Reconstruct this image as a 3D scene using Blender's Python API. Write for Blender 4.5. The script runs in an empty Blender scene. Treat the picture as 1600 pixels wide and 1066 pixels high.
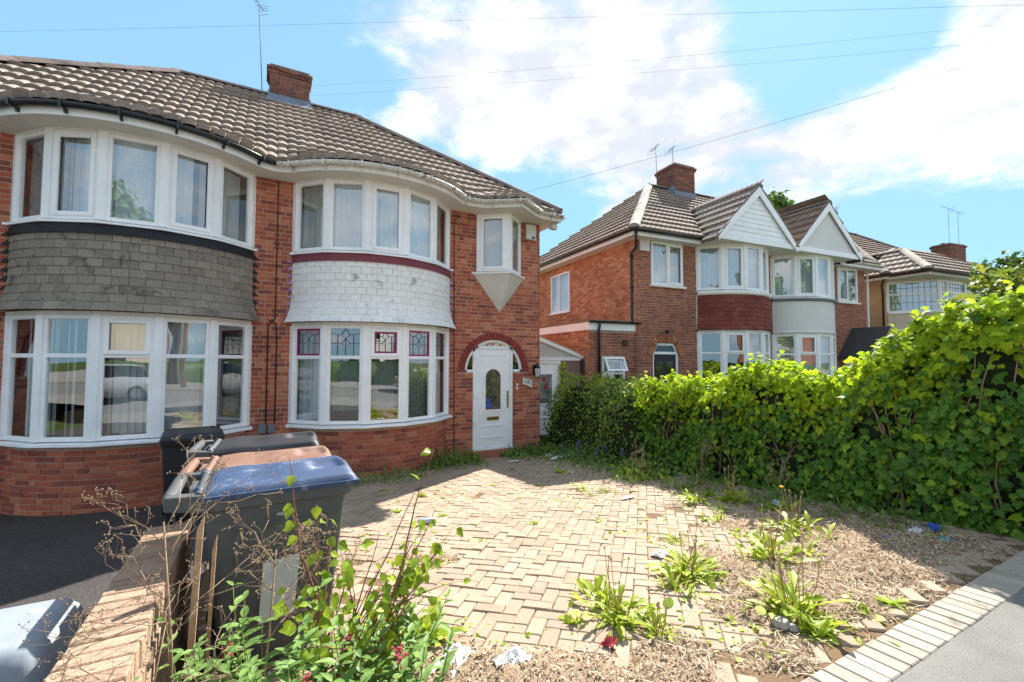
import bpy, math, random
import numpy as np
from mathutils import Matrix, Vector

random.seed(7)
RNG = np.random.default_rng(11)
SC = bpy.context.scene
COL = SC.collection
RAD = math.radians

# ------------------------------------------------------------------ camera
CAM_P = np.array([0.0, 0.0, 1.6])
def cam_axes(yaw, pitch, roll):
    f = np.array([math.sin(yaw)*math.cos(pitch), math.cos(yaw)*math.cos(pitch), math.sin(pitch)])
    r = np.array([math.cos(yaw), -math.sin(yaw), 0.0]); u = np.cross(r, f)
    r2 = math.cos(roll)*r+math.sin(roll)*u; u2 = -math.sin(roll)*r+math.cos(roll)*u
    return r2, u2, f
CR, CU, CF = cam_axes(RAD(28.85), RAD(2.557), RAD(0.132))
cam_d = bpy.data.cameras.new('camera'); cam = bpy.data.objects.new('camera', cam_d); COL.objects.link(cam)
cam_d.sensor_width = 36.0; cam_d.lens = 16.0; cam_d.clip_start = 0.05; cam_d.clip_end = 3000.0
cm = Matrix.Identity(4)
for i in range(3):
    cm[i][0] = CR[i]; cm[i][1] = CU[i]; cm[i][2] = -CF[i]; cm[i][3] = CAM_P[i]
cam.matrix_world = cm
SC.camera = cam

# ------------------------------------------------------------------ sky, sun, exposure
SUN_AZ, SUN_EL = RAD(57.5), RAD(43.0)
SUN_DIR = np.array([math.sin(SUN_AZ)*math.cos(SUN_EL), math.cos(SUN_AZ)*math.cos(SUN_EL), math.sin(SUN_EL)])
sun_d = bpy.data.lights.new('sun', 'SUN'); sun_d.energy = 3.15; sun_d.angle = RAD(0.5); sun_d.color = (1.0, 0.95, 0.87)
sun = bpy.data.objects.new('sun', sun_d); COL.objects.link(sun)
sun.rotation_euler = Vector(SUN_DIR).to_track_quat('Z', 'Y').to_euler(); sun.location = (30, 22, 36)
SC.view_settings.view_transform = 'Standard'; SC.view_settings.look = 'None'
SC.view_settings.gamma = 1.0; SC.view_settings.use_curve_mapping = False
SC.view_settings.exposure = 2.1

world = bpy.data.worlds.new('World'); SC.world = world; world.use_nodes = True
def build_world():
    nt = world.node_tree; N = nt.nodes; L = nt.links; N.clear()
    out = N.new('ShaderNodeOutputWorld'); bg = N.new('ShaderNodeBackground'); bg.inputs['Strength'].default_value = 0.15
    L.new(bg.outputs[0], out.inputs[0])
    sky = N.new('ShaderNodeTexSky'); sky.sky_type = 'NISHITA'; sky.sun_disc = False
    sky.sun_elevation = SUN_EL; sky.sun_rotation = SUN_AZ; sky.air_density = 1.0; sky.dust_density = 0.4; sky.ozone_density = 1.6; sky.altitude = 100
    tc = N.new('ShaderNodeTexCoord')
    def math_(op, a, b=None, c=None):
        m = N.new('ShaderNodeMath'); m.operation = op
        for k, v in enumerate((a, b, c)):
            if v is None: continue
            if isinstance(v, (int, float)): m.inputs[k].default_value = v
            else: L.new(v, m.inputs[k])
        return m.outputs[0]
    nrm = N.new('ShaderNodeVectorMath'); nrm.operation = 'NORMALIZE'; L.new(tc.outputs['Generated'], nrm.inputs[0])
    def noise(scale, detail, rough, stretch=(1, 1, 1), dist=0.0):
        mp = N.new('ShaderNodeMapping'); mp.inputs['Scale'].default_value = stretch; L.new(nrm.outputs[0], mp.inputs[0])
        n = N.new('ShaderNodeTexNoise'); n.inputs['Scale'].default_value = scale; n.inputs['Detail'].default_value = detail
        n.inputs['Roughness'].default_value = rough; n.inputs['Distortion'].default_value = dist; L.new(mp.outputs[0], n.inputs['Vector'])
        return n.outputs['Fac']
    n1 = noise(2.6, 9, 0.6, (1, 1, 1.9)); n2 = noise(9.0, 8, 0.62, (1, 1, 1.8)); n3 = noise(3.3, 7, 0.6, (1.1, 0.9, 2.2))
    # cloud bank: base cover everywhere plus denser and thinner regions of the bank
    dens = math_('ADD', math_('MULTIPLY', math_('SUBTRACT', n1, 0.5), 1.6), math_('MULTIPLY', math_('SUBTRACT', n2, 0.5), 1.25))
    dens = math_('ADD', dens, 0.24)
    for (cx, cy, cz, r, w) in CLOUDS:
        d = N.new('ShaderNodeVectorMath'); d.operation = 'DISTANCE'; L.new(nrm.outputs[0], d.inputs[0]); d.inputs[1].default_value = (cx, cy, cz)
        mr = N.new('ShaderNodeMapRange'); mr.interpolation_type = 'SMOOTHSTEP'
        mr.inputs['From Min'].default_value = r; mr.inputs['From Max'].default_value = 0.0
        mr.inputs['To Min'].default_value = 0.0; mr.inputs['To Max'].default_value = w
        L.new(d.outputs['Value'], mr.inputs['Value']); dens = math_('ADD', dens, mr.outputs[0])
    mask = N.new('ShaderNodeMapRange'); mask.interpolation_type = 'SMOOTHSTEP'; mask.clamp = True
    mask.inputs['From Min'].default_value = -0.03; mask.inputs['From Max'].default_value = 0.56; L.new(dens, mask.inputs['Value'])
    shade = N.new('ShaderNodeMapRange'); shade.interpolation_type = 'SMOOTHSTEP'
    shade.inputs['From Min'].default_value = 0.43; shade.inputs['From Max'].default_value = 0.72; L.new(math_('ADD', math_('MULTIPLY', n3, .62), math_('MULTIPLY', n2, .38)), shade.inputs['Value'])
    cc = N.new('ShaderNodeMix'); cc.data_type = 'RGBA'; L.new(shade.outputs[0], cc.inputs['Factor'])
    cc.inputs[6].default_value = CLOUD_DARK; cc.inputs[7].default_value = CLOUD_LIGHT
    tint = N.new('ShaderNodeMix'); tint.data_type = 'RGBA'; tint.blend_type = 'MULTIPLY'; tint.inputs['Factor'].default_value = 1.0
    gm = N.new('ShaderNodeGamma'); gm.inputs['Gamma'].default_value = SKY_GAMMA; L.new(sky.outputs[0], gm.inputs['Color']); L.new(gm.outputs[0], tint.inputs[6]); tint.inputs[7].default_value = SKY_TINT
    mix = N.new('ShaderNodeMix'); mix.data_type = 'RGBA'; L.new(mask.outputs[0], mix.inputs['Factor'])
    L.new(tint.outputs[2], mix.inputs[6]); L.new(cc.outputs[2], mix.inputs[7])
    L.new(mix.outputs[2], bg.inputs['Color'])
#CLOUDLIST  direction x, y, z, angular radius, density change
CLOUDS = [(0.22, 0.784, 0.58, 0.2, 0.12999999999999998), (0.349, 0.734, 0.582, 0.26, 0.17), (0.488, 0.647, 0.587, 0.26, 0.18999999999999997), (0.595, 0.565, 0.572, 0.24, 0.17), (0.684, 0.517, 0.515, 0.16, 0.07999999999999999), (0.601, 0.637, 0.482, 0.28, 0.23), (0.478, 0.74, 0.473, 0.26, 0.24999999999999997), (0.329, 0.806, 0.491, 0.2, 0.09), (0.691, 0.595, 0.411, 0.24, 0.24999999999999997), (0.55, 0.732, 0.402, 0.2, 0.17), (0.756, 0.494, 0.43, 0.14, 0.04999999999999999), (0.792, 0.482, 0.375, 0.2, 0.18999999999999997), (0.858, 0.371, 0.356, 0.22, 0.23), (0.868, 0.29, 0.404, 0.2, 0.18999999999999997), (0.905, 0.232, 0.356, 0.24, 0.18999999999999997), (0.934, 0.203, 0.294, 0.22, 0.12999999999999998), (0.901, 0.321, 0.293, 0.22, 0.21), (0.838, 0.454, 0.304, 0.2, 0.11000000000000001), (0.94, 0.231, 0.25, 0.14, 0.03), (0.873, 0.19, 0.449, 0.16, 0.06999999999999998), (0.207, 0.863, 0.461, 0.12, 0.12999999999999998), (0.104, 0.869, 0.484, 0.1, 0.03), (0.103, 0.799, 0.593, 0.1, -0.020000000000000018), (-0.22, 0.847, 0.483, 0.55, -1.05), (-0.038, 0.876, 0.48, 0.24, -0.68), (0.758, 0.385, 0.526, 0.2, -0.83), (0.711, 0.45, 0.54, 0.08, -0.23), (0.813, 0.314, 0.49, 0.14, -0.6), (0.787, 0.422, 0.449, 0.08, -0.38), (0.945, 0.277, 0.175, 0.26, -0.83), (0.898, 0.384, 0.214, 0.16, -0.53), (0.515, 0.797, 0.317, 0.16, -0.76), (0.319, 0.881, 0.349, 0.12, -0.38), (0.177, 0.839, 0.514, 0.09, -0.53), (0.856, 0.256, 0.449, 0.1, -0.3)]
CLOUD_DARK = (1.30, 1.37, 1.50, 1); CLOUD_LIGHT = (2.9, 2.9, 2.93, 1); SKY_GAMMA = 0.2; SKY_TINT = (0.53, 0.92, 1.25, 1)
build_world()

# ------------------------------------------------------------------ mesh helpers
def np4(m): return np.array([list(r) for r in m], float)
def adopt(o, p):
    if p is None: return
    o.parent = p
    if p.parent is None: o.matrix_parent_inverse = p.matrix_basis.inverted()
def tag(o, label=None, cat=None, group=None, kind=None):
    if label: o['label'] = label
    if cat: o['category'] = cat
    if group: o['group'] = group
    if kind: o['kind'] = kind
    return o
def thing(name, label, cat, loc=(0, 0, 0), rz=0.0, group=None):
    o = bpy.data.objects.new(name, None); COL.objects.link(o)
    o.empty_display_size = 0.2; o.matrix_basis = Matrix.Translation(loc) @ Matrix.Rotation(rz, 4, 'Z')
    return tag(o, label, cat, group)
def raw_mesh(name, V, F, smooth=None, var=None):
    V = np.asarray(V, np.float32).reshape(-1, 3)
    me = bpy.data.meshes.new(name)
    tot = np.fromiter((len(f) for f in F), np.int32, len(F)); loops = np.fromiter((i for f in F for i in f), np.int32, int(tot.sum()))
    return fast_mesh(me, V, loops, tot, smooth, var)
def fast_mesh(me, V, loops, tot, smooth=None, var=None):
    me.vertices.add(len(V)); me.vertices.foreach_set('co', np.ascontiguousarray(V, np.float32).ravel())
    me.loops.add(len(loops)); me.loops.foreach_set('vertex_index', np.ascontiguousarray(loops, np.int32))
    me.polygons.add(len(tot)); st = np.zeros(len(tot), np.int32); st[1:] = np.cumsum(tot)[:-1]
    me.polygons.foreach_set('loop_start', st)
    if smooth is not None:
        s = np.ascontiguousarray(np.broadcast_to(np.asarray(smooth, bool), (len(tot),)))
        me.polygons.foreach_set('use_smooth', s)
    if var is not None:
        a = me.attributes.new('var', 'FLOAT', 'POINT'); a.data.foreach_set('value', np.ascontiguousarray(var, np.float32))
    me.update(calc_edges=True); me.validate()
    return me
def mobj(name, me, mat, parent=None):
    if mat is not None and not me.materials: me.materials.append(mat)
    o = bpy.data.objects.new(name, me); COL.objects.link(o); adopt(o, parent)
    return o

class MB:
    def __init__(s, T=None): s.v = []; s.f = []; s.s = []; s.T = T
    def add(s, vs, fs, smooth=False):
        b = len(s.v); s.v += [tuple(map(float, p)) for p in vs]
        for f in fs: s.f.append([i+b for i in f]); s.s.append(smooth)
        return s
    def hexa(s, p): return s.add(p, [(0, 3, 2, 1), (4, 5, 6, 7), (0, 1, 5, 4), (1, 2, 6, 5), (2, 3, 7, 6), (3, 0, 4, 7)])
    def box(s, a, b):
        (x0, y0, z0), (x1, y1, z1) = a, b
        return s.hexa([(x0, y0, z0), (x1, y0, z0), (x1, y1, z0), (x0, y1, z0), (x0, y0, z1), (x1, y0, z1), (x1, y1, z1), (x0, y1, z1)])
    def obox(s, p0, p1, z0, z1, d0, d1):
        # box along plan segment p0-p1, from offset d0 to d1 to the outward (right-hand) side
        t = np.subtract(p1, p0); t = t/np.hypot(*t); n = np.array([t[1], -t[0]])
        q = [np.add(p0, n*d0), np.add(p1, n*d0), np.add(p1, n*d1), np.add(p0, n*d1)]
        return s.hexa([(*a, z0) for a in q]+[(*a, z1) for a in q])
    def prism(s, poly, z0, z1):
        n = len(poly)
        return s.add([(x, y, z0) for x, y in poly]+[(x, y, z1) for x, y in poly],
                     [tuple(range(n))[::-1], tuple(range(n, 2*n))]+[(i, (i+1) % n, n+(i+1) % n, n+i) for i in range(n)])
    def extr(s, pts, vec):
        n = len(pts); vec = np.array(vec)
        return s.add(list(pts)+[np.add(p, vec) for p in pts], [tuple(range(n))[::-1], tuple(range(n, 2*n))]+[(i, (i+1) % n, n+(i+1) % n, n+i) for i in range(n)])
    def tube(s, pts, r, n=6, smooth=True):
        pts = [np.array(p, float) for p in pts]; m = len(pts); rs = r if hasattr(r, '__len__') else [r]*m
        vs = []; up = None
        for i in range(m):
            t = pts[min(i+1, m-1)]-pts[max(i-1, 0)]; t = t/(np.linalg.norm(t)+1e-9)
            if up is None: up = np.array([0, 0, 1.]) if abs(t[2]) < .9 else np.array([1., 0, 0])
            a = np.cross(t, up); a = a/(np.linalg.norm(a)+1e-9); b = np.cross(a, t); up = b
            for k in range(n):
                w = 2*math.pi*k/n; vs.append(pts[i]+rs[i]*(a*math.cos(w)+b*math.sin(w)))
        fs = [(i*n+k, i*n+(k+1) % n, (i+1)*n+(k+1) % n, (i+1)*n+k) for i in range(m-1) for k in range(n)]
        fs += [tuple(range(n))[::-1], tuple(range((m-1)*n, m*n))]
        return s.add(vs, fs, smooth)
    def sweep(s, prof, path, smooth=False, closed_prof=True, caps=True):
        # prof: list of (outward offset, z); path: plan points, outward = right-hand side; mitred
        m = len(path); P = [np.array(p, float) for p in path]; vs = []; k = len(prof)
        for i in range(m):
            def nn(a, b):
                t = b-a; t = t/(np.hypot(*t)+1e-9); return np.array([t[1], -t[0]])
            if i == 0: n = nn(P[0], P[1]); sc = 1
            elif i == m-1: n = nn(P[-2], P[-1]); sc = 1
            else:
                n0, n1 = nn(P[i-1], P[i]), nn(P[i], P[i+1]); n = n0+n1; n = n/(np.hypot(*n)+1e-9); sc = 1/max(.35, n@n0)
            for (d, z) in prof: vs.append((*(P[i]+n*d*sc), z))
        fs = []
        for i in range(m-1):
            for j in range(k if closed_prof else k-1):
                j2 = (j+1) % k; fs.append((i*k+j, (i+1)*k+j, (i+1)*k+j2, i*k+j2))
        if closed_prof and caps: fs += [tuple(range(k)), tuple(range((m-1)*k, m*k))[::-1]]
        return s.add(vs, fs, smooth)
    def lathe(s, prof, c, n=16, smooth=True, cap=True):
        vs = [(c[0]+r*math.cos(2*math.pi*k/n), c[1]+r*math.sin(2*math.pi*k/n), c[2]+z) for (r, z) in prof for k in range(n)]
        m = len(prof); fs = [(i*n+k, i*n+(k+1) % n, (i+1)*n+(k+1) % n, (i+1)*n+k) for i in range(m-1) for k in range(n)]
        if cap: fs += [tuple(range(n))[::-1], tuple(range((m-1)*n, m*n))]
        return s.add(vs, fs, smooth)
    def grid(s, fn, nu, nv, smooth=True):
        vs = [fn(i/nu, j/nv) for j in range(nv+1) for i in range(nu+1)]
        return s.add(vs, [(j*(nu+1)+i, j*(nu+1)+i+1, (j+1)*(nu+1)+i+1, (j+1)*(nu+1)+i) for j in range(nv) for i in range(nu)], smooth)
    def build(s, name, mat, parent=None, bevel=0.0, seg=2, kind=None, autosmooth=False):
        V = np.array(s.v, float).reshape(-1, 3); F = s.f
        if s.T is not None:
            V = V @ s.T[:3, :3].T+s.T[:3, 3]
            if np.linalg.det(s.T[:3, :3]) < 0: F = [f[::-1] for f in F]
        o = mobj(name, raw_mesh(name, V, F, np.array(s.s, bool)), mat, parent)
        if bevel:
            b = o.modifiers.new('bevel', 'BEVEL'); b.width = bevel; b.segments = seg; b.limit_method = 'ANGLE'; b.angle_limit = RAD(40)
        if kind: o['kind'] = kind
        return o

class Proto:
    def __init__(s, V, F, smooth=False):
        s.V = np.asarray(V, float).reshape(-1, 3); s.F = F
        s.tot = np.array([len(f) for f in F], np.int32); s.loops = np.array([i for f in F for i in f], np.int32)
        s.smooth = np.broadcast_to(np.asarray(smooth, bool), (len(F),)); s.cache = {}
    def mesh(s, name, mat):
        if mat.name not in s.cache:
            me = fast_mesh(bpy.data.meshes.new(name), s.V, s.loops, s.tot, s.smooth); me.materials.append(mat); s.cache[mat.name] = me
        return s.cache[mat.name]
def from_mb(mb): return Proto(mb.v, mb.f, np.array(mb.s, bool))
def cbox(sx, sy, sz, c=0.004):
    # box with chamfered edges, centred
    V = []; hx, hy, hz = sx/2, sy/2, sz/2
    for ax in range(3):
        for sg in (-1, 1):
            h = [hx, hy, hz]; o = [i for i in range(3) if i != ax]
            for (a, b) in ((-1, -1), (1, -1), (1, 1), (-1, 1)):
                p = [0, 0, 0]; p[ax] = sg*h[ax]; p[o[0]] = a*(h[o[0]]-c); p[o[1]] = b*(h[o[1]]-c); V.append(p)
    P = np.array(V); F = []
    for i in range(6):
        q = [4*i, 4*i+1, 4*i+2, 4*i+3]; F.append(q)
    def key(p): return tuple(np.sign(np.round(p, 9)))
    # edge chamfers
    for ax in range(3):
        o = [i for i in range(3) if i != ax]
        for a in (-1, 1):
            for b in (-1, 1):
                f1 = [i for i in range(24) if i//8 == o[0] and np.sign(P[i][o[0]]) == a and np.sign(P[i][o[1]]) == b]
                f2 = [i for i in range(24) if i//8 == o[1] and np.sign(P[i][o[1]]) == b and np.sign(P[i][o[0]]) == a]
                f1.sort(key=lambda i: P[i][ax]); f2.sort(key=lambda i: P[i][ax]); F.append([f1[0], f1[1], f2[1], f2[0]])
    for a in (-1, 1):
        for b in (-1, 1):
            for c2 in (-1, 1):
                F.append([i for i in range(24) if tuple(np.sign(P[i])) == (a, b, c2)])
    out = []
    for f in F:
        p = P[f]; n = np.cross(p[1]-p[0], p[2]-p[0])
        out.append(list(f) if n @ p.mean(0) > 0 else list(f)[::-1])
    return Proto(P, out)
def frame(o, x, y, z):
    M = np.eye(4); M[:3, 0] = x; M[:3, 1] = y; M[:3, 2] = z; M[:3, 3] = o; return M
def rot_xyz(rx, ry, rz):
    return np4(Matrix.Rotation(rz, 4, 'Z') @ Matrix.Rotation(ry, 4, 'Y') @ Matrix.Rotation(rx, 4, 'X'))
def score(p):
    d = p-CAM_P; z = d @ CF
    if z < .2: return 1e6
    x, y = d @ CR/z, d @ CU/z
    out = max(0, abs(x)-1.14)+max(0, abs(y)-.76)
    return z+out*1000
def scatter(name, protos, items, mat, parent, limit=300, stuff=None, T=None, pick=None):
    """items: (proto index, 4x4). The pieces that show largest become objects, the others one part."""
    if not items: return
    ms = []
    for k, M in items:
        if T is not None:
            M = T @ M
            if np.linalg.det(M[:3, :3]) < 0: M = M.copy(); M[:3, 0] *= -1
        ms.append((k, M))
    order = sorted(range(len(ms)), key=lambda i: score(ms[i][1][:3, 3])+(pick(ms[i][1][:3, 3]) if pick else 0))
    one = [i for i in order[:limit] if score(ms[i][1][:3, 3]) < 900]; rest = sorted(set(range(len(ms)))-set(one))
    for i in one:
        k, M = ms[i]; o = bpy.data.objects.new(name, protos[k].mesh(name, mat)); COL.objects.link(o)
        adopt(o, parent); o.matrix_basis = Matrix(M.tolist())
    if rest:
        Vs, Ls, Ts, Ss, Vr = [], [], [], [], []; base = 0
        for i in rest:
            k, M = ms[i]; p = protos[k]; V = p.V @ M[:3, :3].T+M[:3, 3]
            Vs.append(V); Ls.append(p.loops+base); Ts.append(p.tot); Ss.append(p.smooth); Vr.append(np.full(len(V), random.random())); base += len(V)
        me = fast_mesh(bpy.data.meshes.new(stuff or name+'s'), np.concatenate(Vs), np.concatenate(Ls), np.concatenate(Ts), np.concatenate(Ss), np.concatenate(Vr))
        o = mobj(stuff or name+'s', me, mat, parent); o['kind'] = 'stuff'
        return o
def dup(root, basis, label=None, group=None):
    r = root.copy(); COL.objects.link(r); r.matrix_basis = basis
    if label: r['label'] = label
    if group: r['group'] = group
    for ch in list(root.children):
        c = ch.copy(); COL.objects.link(c); c.parent = r
        for g in ch.children:
            d = g.copy(); COL.objects.link(d); d.parent = c
    return r

# ------------------------------------------------------------------ materials
MATS = {}
def pm(name, cols, rough=.8, nscale=25., namt=.25, bump=.0, bscale=90., spec=.3, transl=0., metal=0., big=0., bigscale=1.2, stain=None, stainscale=3., stainthr=.55, coat=0., linear=True, objcoord=False):
    m = bpy.data.materials.new(name); m.use_nodes = True; nt = m.node_tree; N = nt.nodes; L = nt.links
    b = N['Principled BSDF']; b.inputs['Roughness'].default_value = rough; b.inputs['Specular IOR Level'].default_value = spec; b.inputs['Metallic'].default_value = metal
    if coat: b.inputs['Coat Weight'].default_value = coat
    g = N.new('ShaderNodeNewGeometry'); pos = g.outputs['Position']
    if len(cols) > 1:
        at = N.new('ShaderNodeAttribute'); at.attribute_name = 'var'; oi = N.new('ShaderNodeObjectInfo')
        ad = N.new('ShaderNodeMath'); ad.operation = 'ADD'; L.new(at.outputs['Fac'], ad.inputs[0]); L.new(oi.outputs['Random'], ad.inputs[1])
        fr = N.new('ShaderNodeMath'); fr.operation = 'FRACT'; L.new(ad.outputs[0], fr.inputs[0])
        cr = N.new('ShaderNodeValToRGB'); cr.color_ramp.interpolation = 'LINEAR' if linear else 'CONSTANT'
        while len(cr.color_ramp.elements) < len(cols): cr.color_ramp.elements.new(.5)
        for i, c in enumerate(cols):
            cr.color_ramp.elements[i].position = i/(len(cols)-1) if linear else i/len(cols); cr.color_ramp.elements[i].color = (*c, 1)
        L.new(fr.outputs[0], cr.inputs[0]); col = cr.outputs[0]
    else:
        rgb = N.new('ShaderNodeRGB'); rgb.outputs[0].default_value = (*cols[0], 1); col = rgb.outputs[0]
    def noise(sc, det=5, ro=.6):
        n = N.new('ShaderNodeTexNoise'); n.inputs['Scale'].default_value = sc; n.inputs['Detail'].default_value = det; n.inputs['Roughness'].default_value = ro
        L.new(pos, n.inputs['Vector']); return n.outputs['Fac']
    def mulnoise(col, fac, amt):
        mr = N.new('ShaderNodeMapRange'); mr.inputs['From Min'].default_value = .25; mr.inputs['From Max'].default_value = .75
        mr.inputs['To Min'].default_value = 1-amt; mr.inputs['To Max'].default_value = 1+amt; L.new(fac, mr.inputs['Value'])
        vm = N.new('ShaderNodeVectorMath'); vm.operation = 'SCALE'; L.new(col, vm.inputs[0]); L.new(mr.outputs[0], vm.inputs['Scale']); return vm.outputs[0]
    if namt: col = mulnoise(col, noise(nscale), namt)
    if big: col = mulnoise(col, noise(bigscale, 3), big)
    if stain:
        mr = N.new('ShaderNodeMapRange'); mr.interpolation_type = 'SMOOTHSTEP'; mr.inputs['From Min'].default_value = stainthr; mr.inputs['From Max'].default_value = stainthr+.14
        L.new(noise(stainscale, 8, .68), mr.inputs['Value'])
        mx = N.new('ShaderNodeMix'); mx.data_type = 'RGBA'; L.new(mr.outputs[0], mx.inputs['Factor']); L.new(col, mx.inputs[6]); mx.inputs[7].default_value = (*stain, 1); col = mx.outputs[2]
    L.new(col, b.inputs['Base Color'])
    if bump:
        bn = N.new('ShaderNodeBump'); bn.inputs['Strength'].default_value = bump; bn.inputs['Distance'].default_value = .02
        L.new(noise(bscale, 4, .65), bn.inputs['Height']); L.new(bn.outputs[0], b.inputs['Normal'])
    if transl:
        t = N.new('ShaderNodeBsdfTranslucent'); L.new(col, t.inputs['Color']); mx = N.new('ShaderNodeMixShader'); mx.inputs[0].default_value = transl
        L.new(b.outputs[0], mx.inputs[1]); L.new(t.outputs[0], mx.inputs[2]); L.new(mx.outputs[0], N['Material Output'].inputs['Surface'])
    MATS[name] = m
    return m
def glass_mat(name, tint=(.9, .95, .95), f0=.26):
    m = bpy.data.materials.new(name); m.use_nodes = True; nt = m.node_tree; N = nt.nodes; L = nt.links; N.remove(N['Principled BSDF'])
    tr = N.new('ShaderNodeBsdfTransparent'); tr.inputs[0].default_value = (*tint, 1)
    gl = N.new('ShaderNodeBsdfGlossy'); gl.inputs['Roughness'].default_value = .0; gl.inputs['Color'].default_value = (1, 1, 1, 1)
    g = N.new('ShaderNodeNewGeometry')
    def mt(op, a, b=None):
        q = N.new('ShaderNodeMath'); q.operation = op
        for k, v in enumerate((a, b)):
            if isinstance(v, (int, float)): q.inputs[k].default_value = v
            elif v is not None: L.new(v, q.inputs[k])
        return q.outputs[0]
    dt = N.new('ShaderNodeVectorMath'); dt.operation = 'DOT_PRODUCT'; L.new(g.outputs['Incoming'], dt.inputs[0]); L.new(g.outputs['Normal'], dt.inputs[1])
    fac = mt('ADD', mt('MULTIPLY', mt('POWER', mt('SUBTRACT', 1.0, mt('ABSOLUTE', dt.outputs['Value'])), 5.0), 1-f0), f0)
    ns = N.new('ShaderNodeTexNoise'); ns.inputs['Scale'].default_value = 1.6; ns.inputs['Detail'].default_value = 1
    L.new(g.outputs['Position'], ns.inputs['Vector']); bp = N.new('ShaderNodeBump'); bp.inputs['Strength'].default_value = .12; bp.inputs['Distance'].default_value = .02
    L.new(ns.outputs['Fac'], bp.inputs['Height']); L.new(bp.outputs[0], gl.inputs['Normal'])
    mx = N.new('ShaderNodeMixShader'); L.new(fac, mx.inputs[0]); L.new(tr.outputs[0], mx.inputs[1]); L.new(gl.outputs[0], mx.inputs[2])
    L.new(mx.outputs[0], N['Material Output'].inputs['Surface']); MATS[name] = m
    return m

M_BRICK = pm('brick_red', [(.38, .106, .066), (.46, .135, .076), (.31, .090, .062), (.50, .172, .095), (.41, .115, .068), (.25, .080, .062), (.52, .205, .118), (.44, .125, .072)], .88, 40, .28, .35, 160, .2, big=.18, linear=False, stain=(.20, .085, .06), stainscale=1.3, stainthr=.66)
M_CHIM = pm('sooty_brick', [(.17, .075, .058), (.22, .092, .066), (.14, .066, .055), (.26, .11, .075), (.19, .08, .06)], .9, 40, .3, .35, 160, .2, big=.3, linear=False, stain=(.07, .055, .05), stainscale=2.2, stainthr=.58)
M_BRICKO = pm('brick_orange', [(.47, .18, .085), (.53, .22, .105), (.42, .15, .075), (.50, .20, .09), (.37, .13, .07), (.57, .28, .15)], .88, 40, .28, .35, 160, .2, big=.18, linear=False)
M_BRICKB = pm('brick_brown', [(.29, .11, .075), (.36, .135, .085), (.25, .098, .072), (.40, .155, .095), (.32, .118, .078)], .88, 40, .28, .35, 160, .2, big=.15, linear=False)
M_MORTAR = pm('mortar', [(.46, .34, .255)], .95, 60, .25, .3, 200, .1, big=.2)
M_MORTARD = pm('mortar_dark', [(.30, .22, .18)], .95, 60, .25, .3, 200, .1, big=.2)
M_REDBRICK = pm('painted_red_brick', [(.24, .035, .03), (.29, .05, .04), (.2, .03, .03)], .7, 40, .2, .2, 160)
M_UPVC = pm('white_upvc', [(.90, .905, .91)], .35, 6, .05, 0, 1, .5, big=.05)
M_UPVCD = pm('aged_white_upvc', [(.80, .78, .74)], .45, 12, .12, 0, 1, .4, stain=(.42, .35, .26), stainscale=9, stainthr=.60)
M_GUTW = pm('dirty_white_gutter', [(.66, .64, .59)], .5, 14, .2, 0, 1, .4, stain=(.20, .16, .11), stainscale=11, stainthr=.52)
M_GUTB = pm('black_gutter', [(.016, .018, .022)], .32, 20, .2, 0, 1, .5)
M_SOFFIT = pm('soffit', [(.70, .66, .60)], .6, 10, .08)
M_GLASS = glass_mat('window_glass')
M_ROOF = pm('roof_tile', [(.30, .245, .205), (.34, .28, .235), (.25, .205, .175), (.375, .31, .26), (.31, .25, .21)], .92, 30, .35, .25, 120, .15, stain=(.28, .20, .07), stainscale=1.5, stainthr=.62, big=.12)
M_ROOFD = pm('dark_roof_tile', [(.28, .225, .185), (.32, .26, .215), (.235, .19, .16), (.35, .285, .235)], .92, 18, .25, .25, 120, .15, stain=(.22, .15, .06), stainscale=2.1, stainthr=.63, big=.12)
M_ROOFW = pm('worn_brown_roof_tile', [(.22, .165, .13), (.26, .195, .15), (.19, .14, .115), (.30, .225, .175)], .92, 18, .25, .25, 120, .15, stain=(.3, .22, .1), stainscale=2.5, stainthr=.6)
M_FELT = pm('roof_underlay', [(.06, .05, .045)], .95, 20, .2)
M_RIDGE = pm('ridge_tile', [(.20, .16, .145), (.24, .19, .17), (.17, .14, .13)], .9, 20, .25, .2, 120, .15, stain=(.36, .32, .26), stainscale=3.2, stainthr=.6)
M_MORTARW = pm('hip_mortar', [(.48, .44, .38)], .95, 30, .25, .3, 90)
M_HUNGG = pm('grey_hung_tile', [(.235, .205, .17), (.275, .24, .195), (.205, .178, .152), (.30, .262, .212), (.245, .215, .178)], .9, 30, .22, .2, 140, .2, stain=(.085, .075, .055), stainscale=3.4, stainthr=.56)
M_HUNGW = pm('white_painted_tile', [(.82, .81, .79), (.85, .84, .82), (.78, .77, .75)], .7, 22, .08, .1, 140, .25, stain=(.36, .36, .37), stainscale=3.2, stainthr=.585)
M_HUNGR = pm('red_hung_tile', [(.20, .052, .042), (.24, .065, .05), (.17, .045, .04), (.27, .08, .06)], .85, 30, .2, .2, 140, .2)
M_BLACK = pm('black_bitumen', [(.018, .019, .024)], .6, 30, .3, .2, 60)
M_PURPLE = pm('purple_paint', [(.42, .25, .42)], .7, 30, .15, .1, 60, stain=(.20, .07, .10), stainscale=6, stainthr=.55)
M_MAROON = pm('maroon_paint', [(.20, .05, .07)], .7, 30, .2, .1, 60, stain=(.5, .42, .42), stainscale=9, stainthr=.62)
M_LEAD = pm('lead_flashing', [(.17, .21, .27)], .55, 12, .2, .1, 40, .4)
M_PEBBLE = pm('pebbledash', [(.74, .71, .65)], .95, 60, .2, .8, 130, .1, big=.08)
M_WREND = pm('white_render', [(.74, .73, .71)], .95, 60, .08, .5, 130, .1, big=.05, stain=(.5, .48, .44), stainscale=2.2, stainthr=.66)
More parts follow.
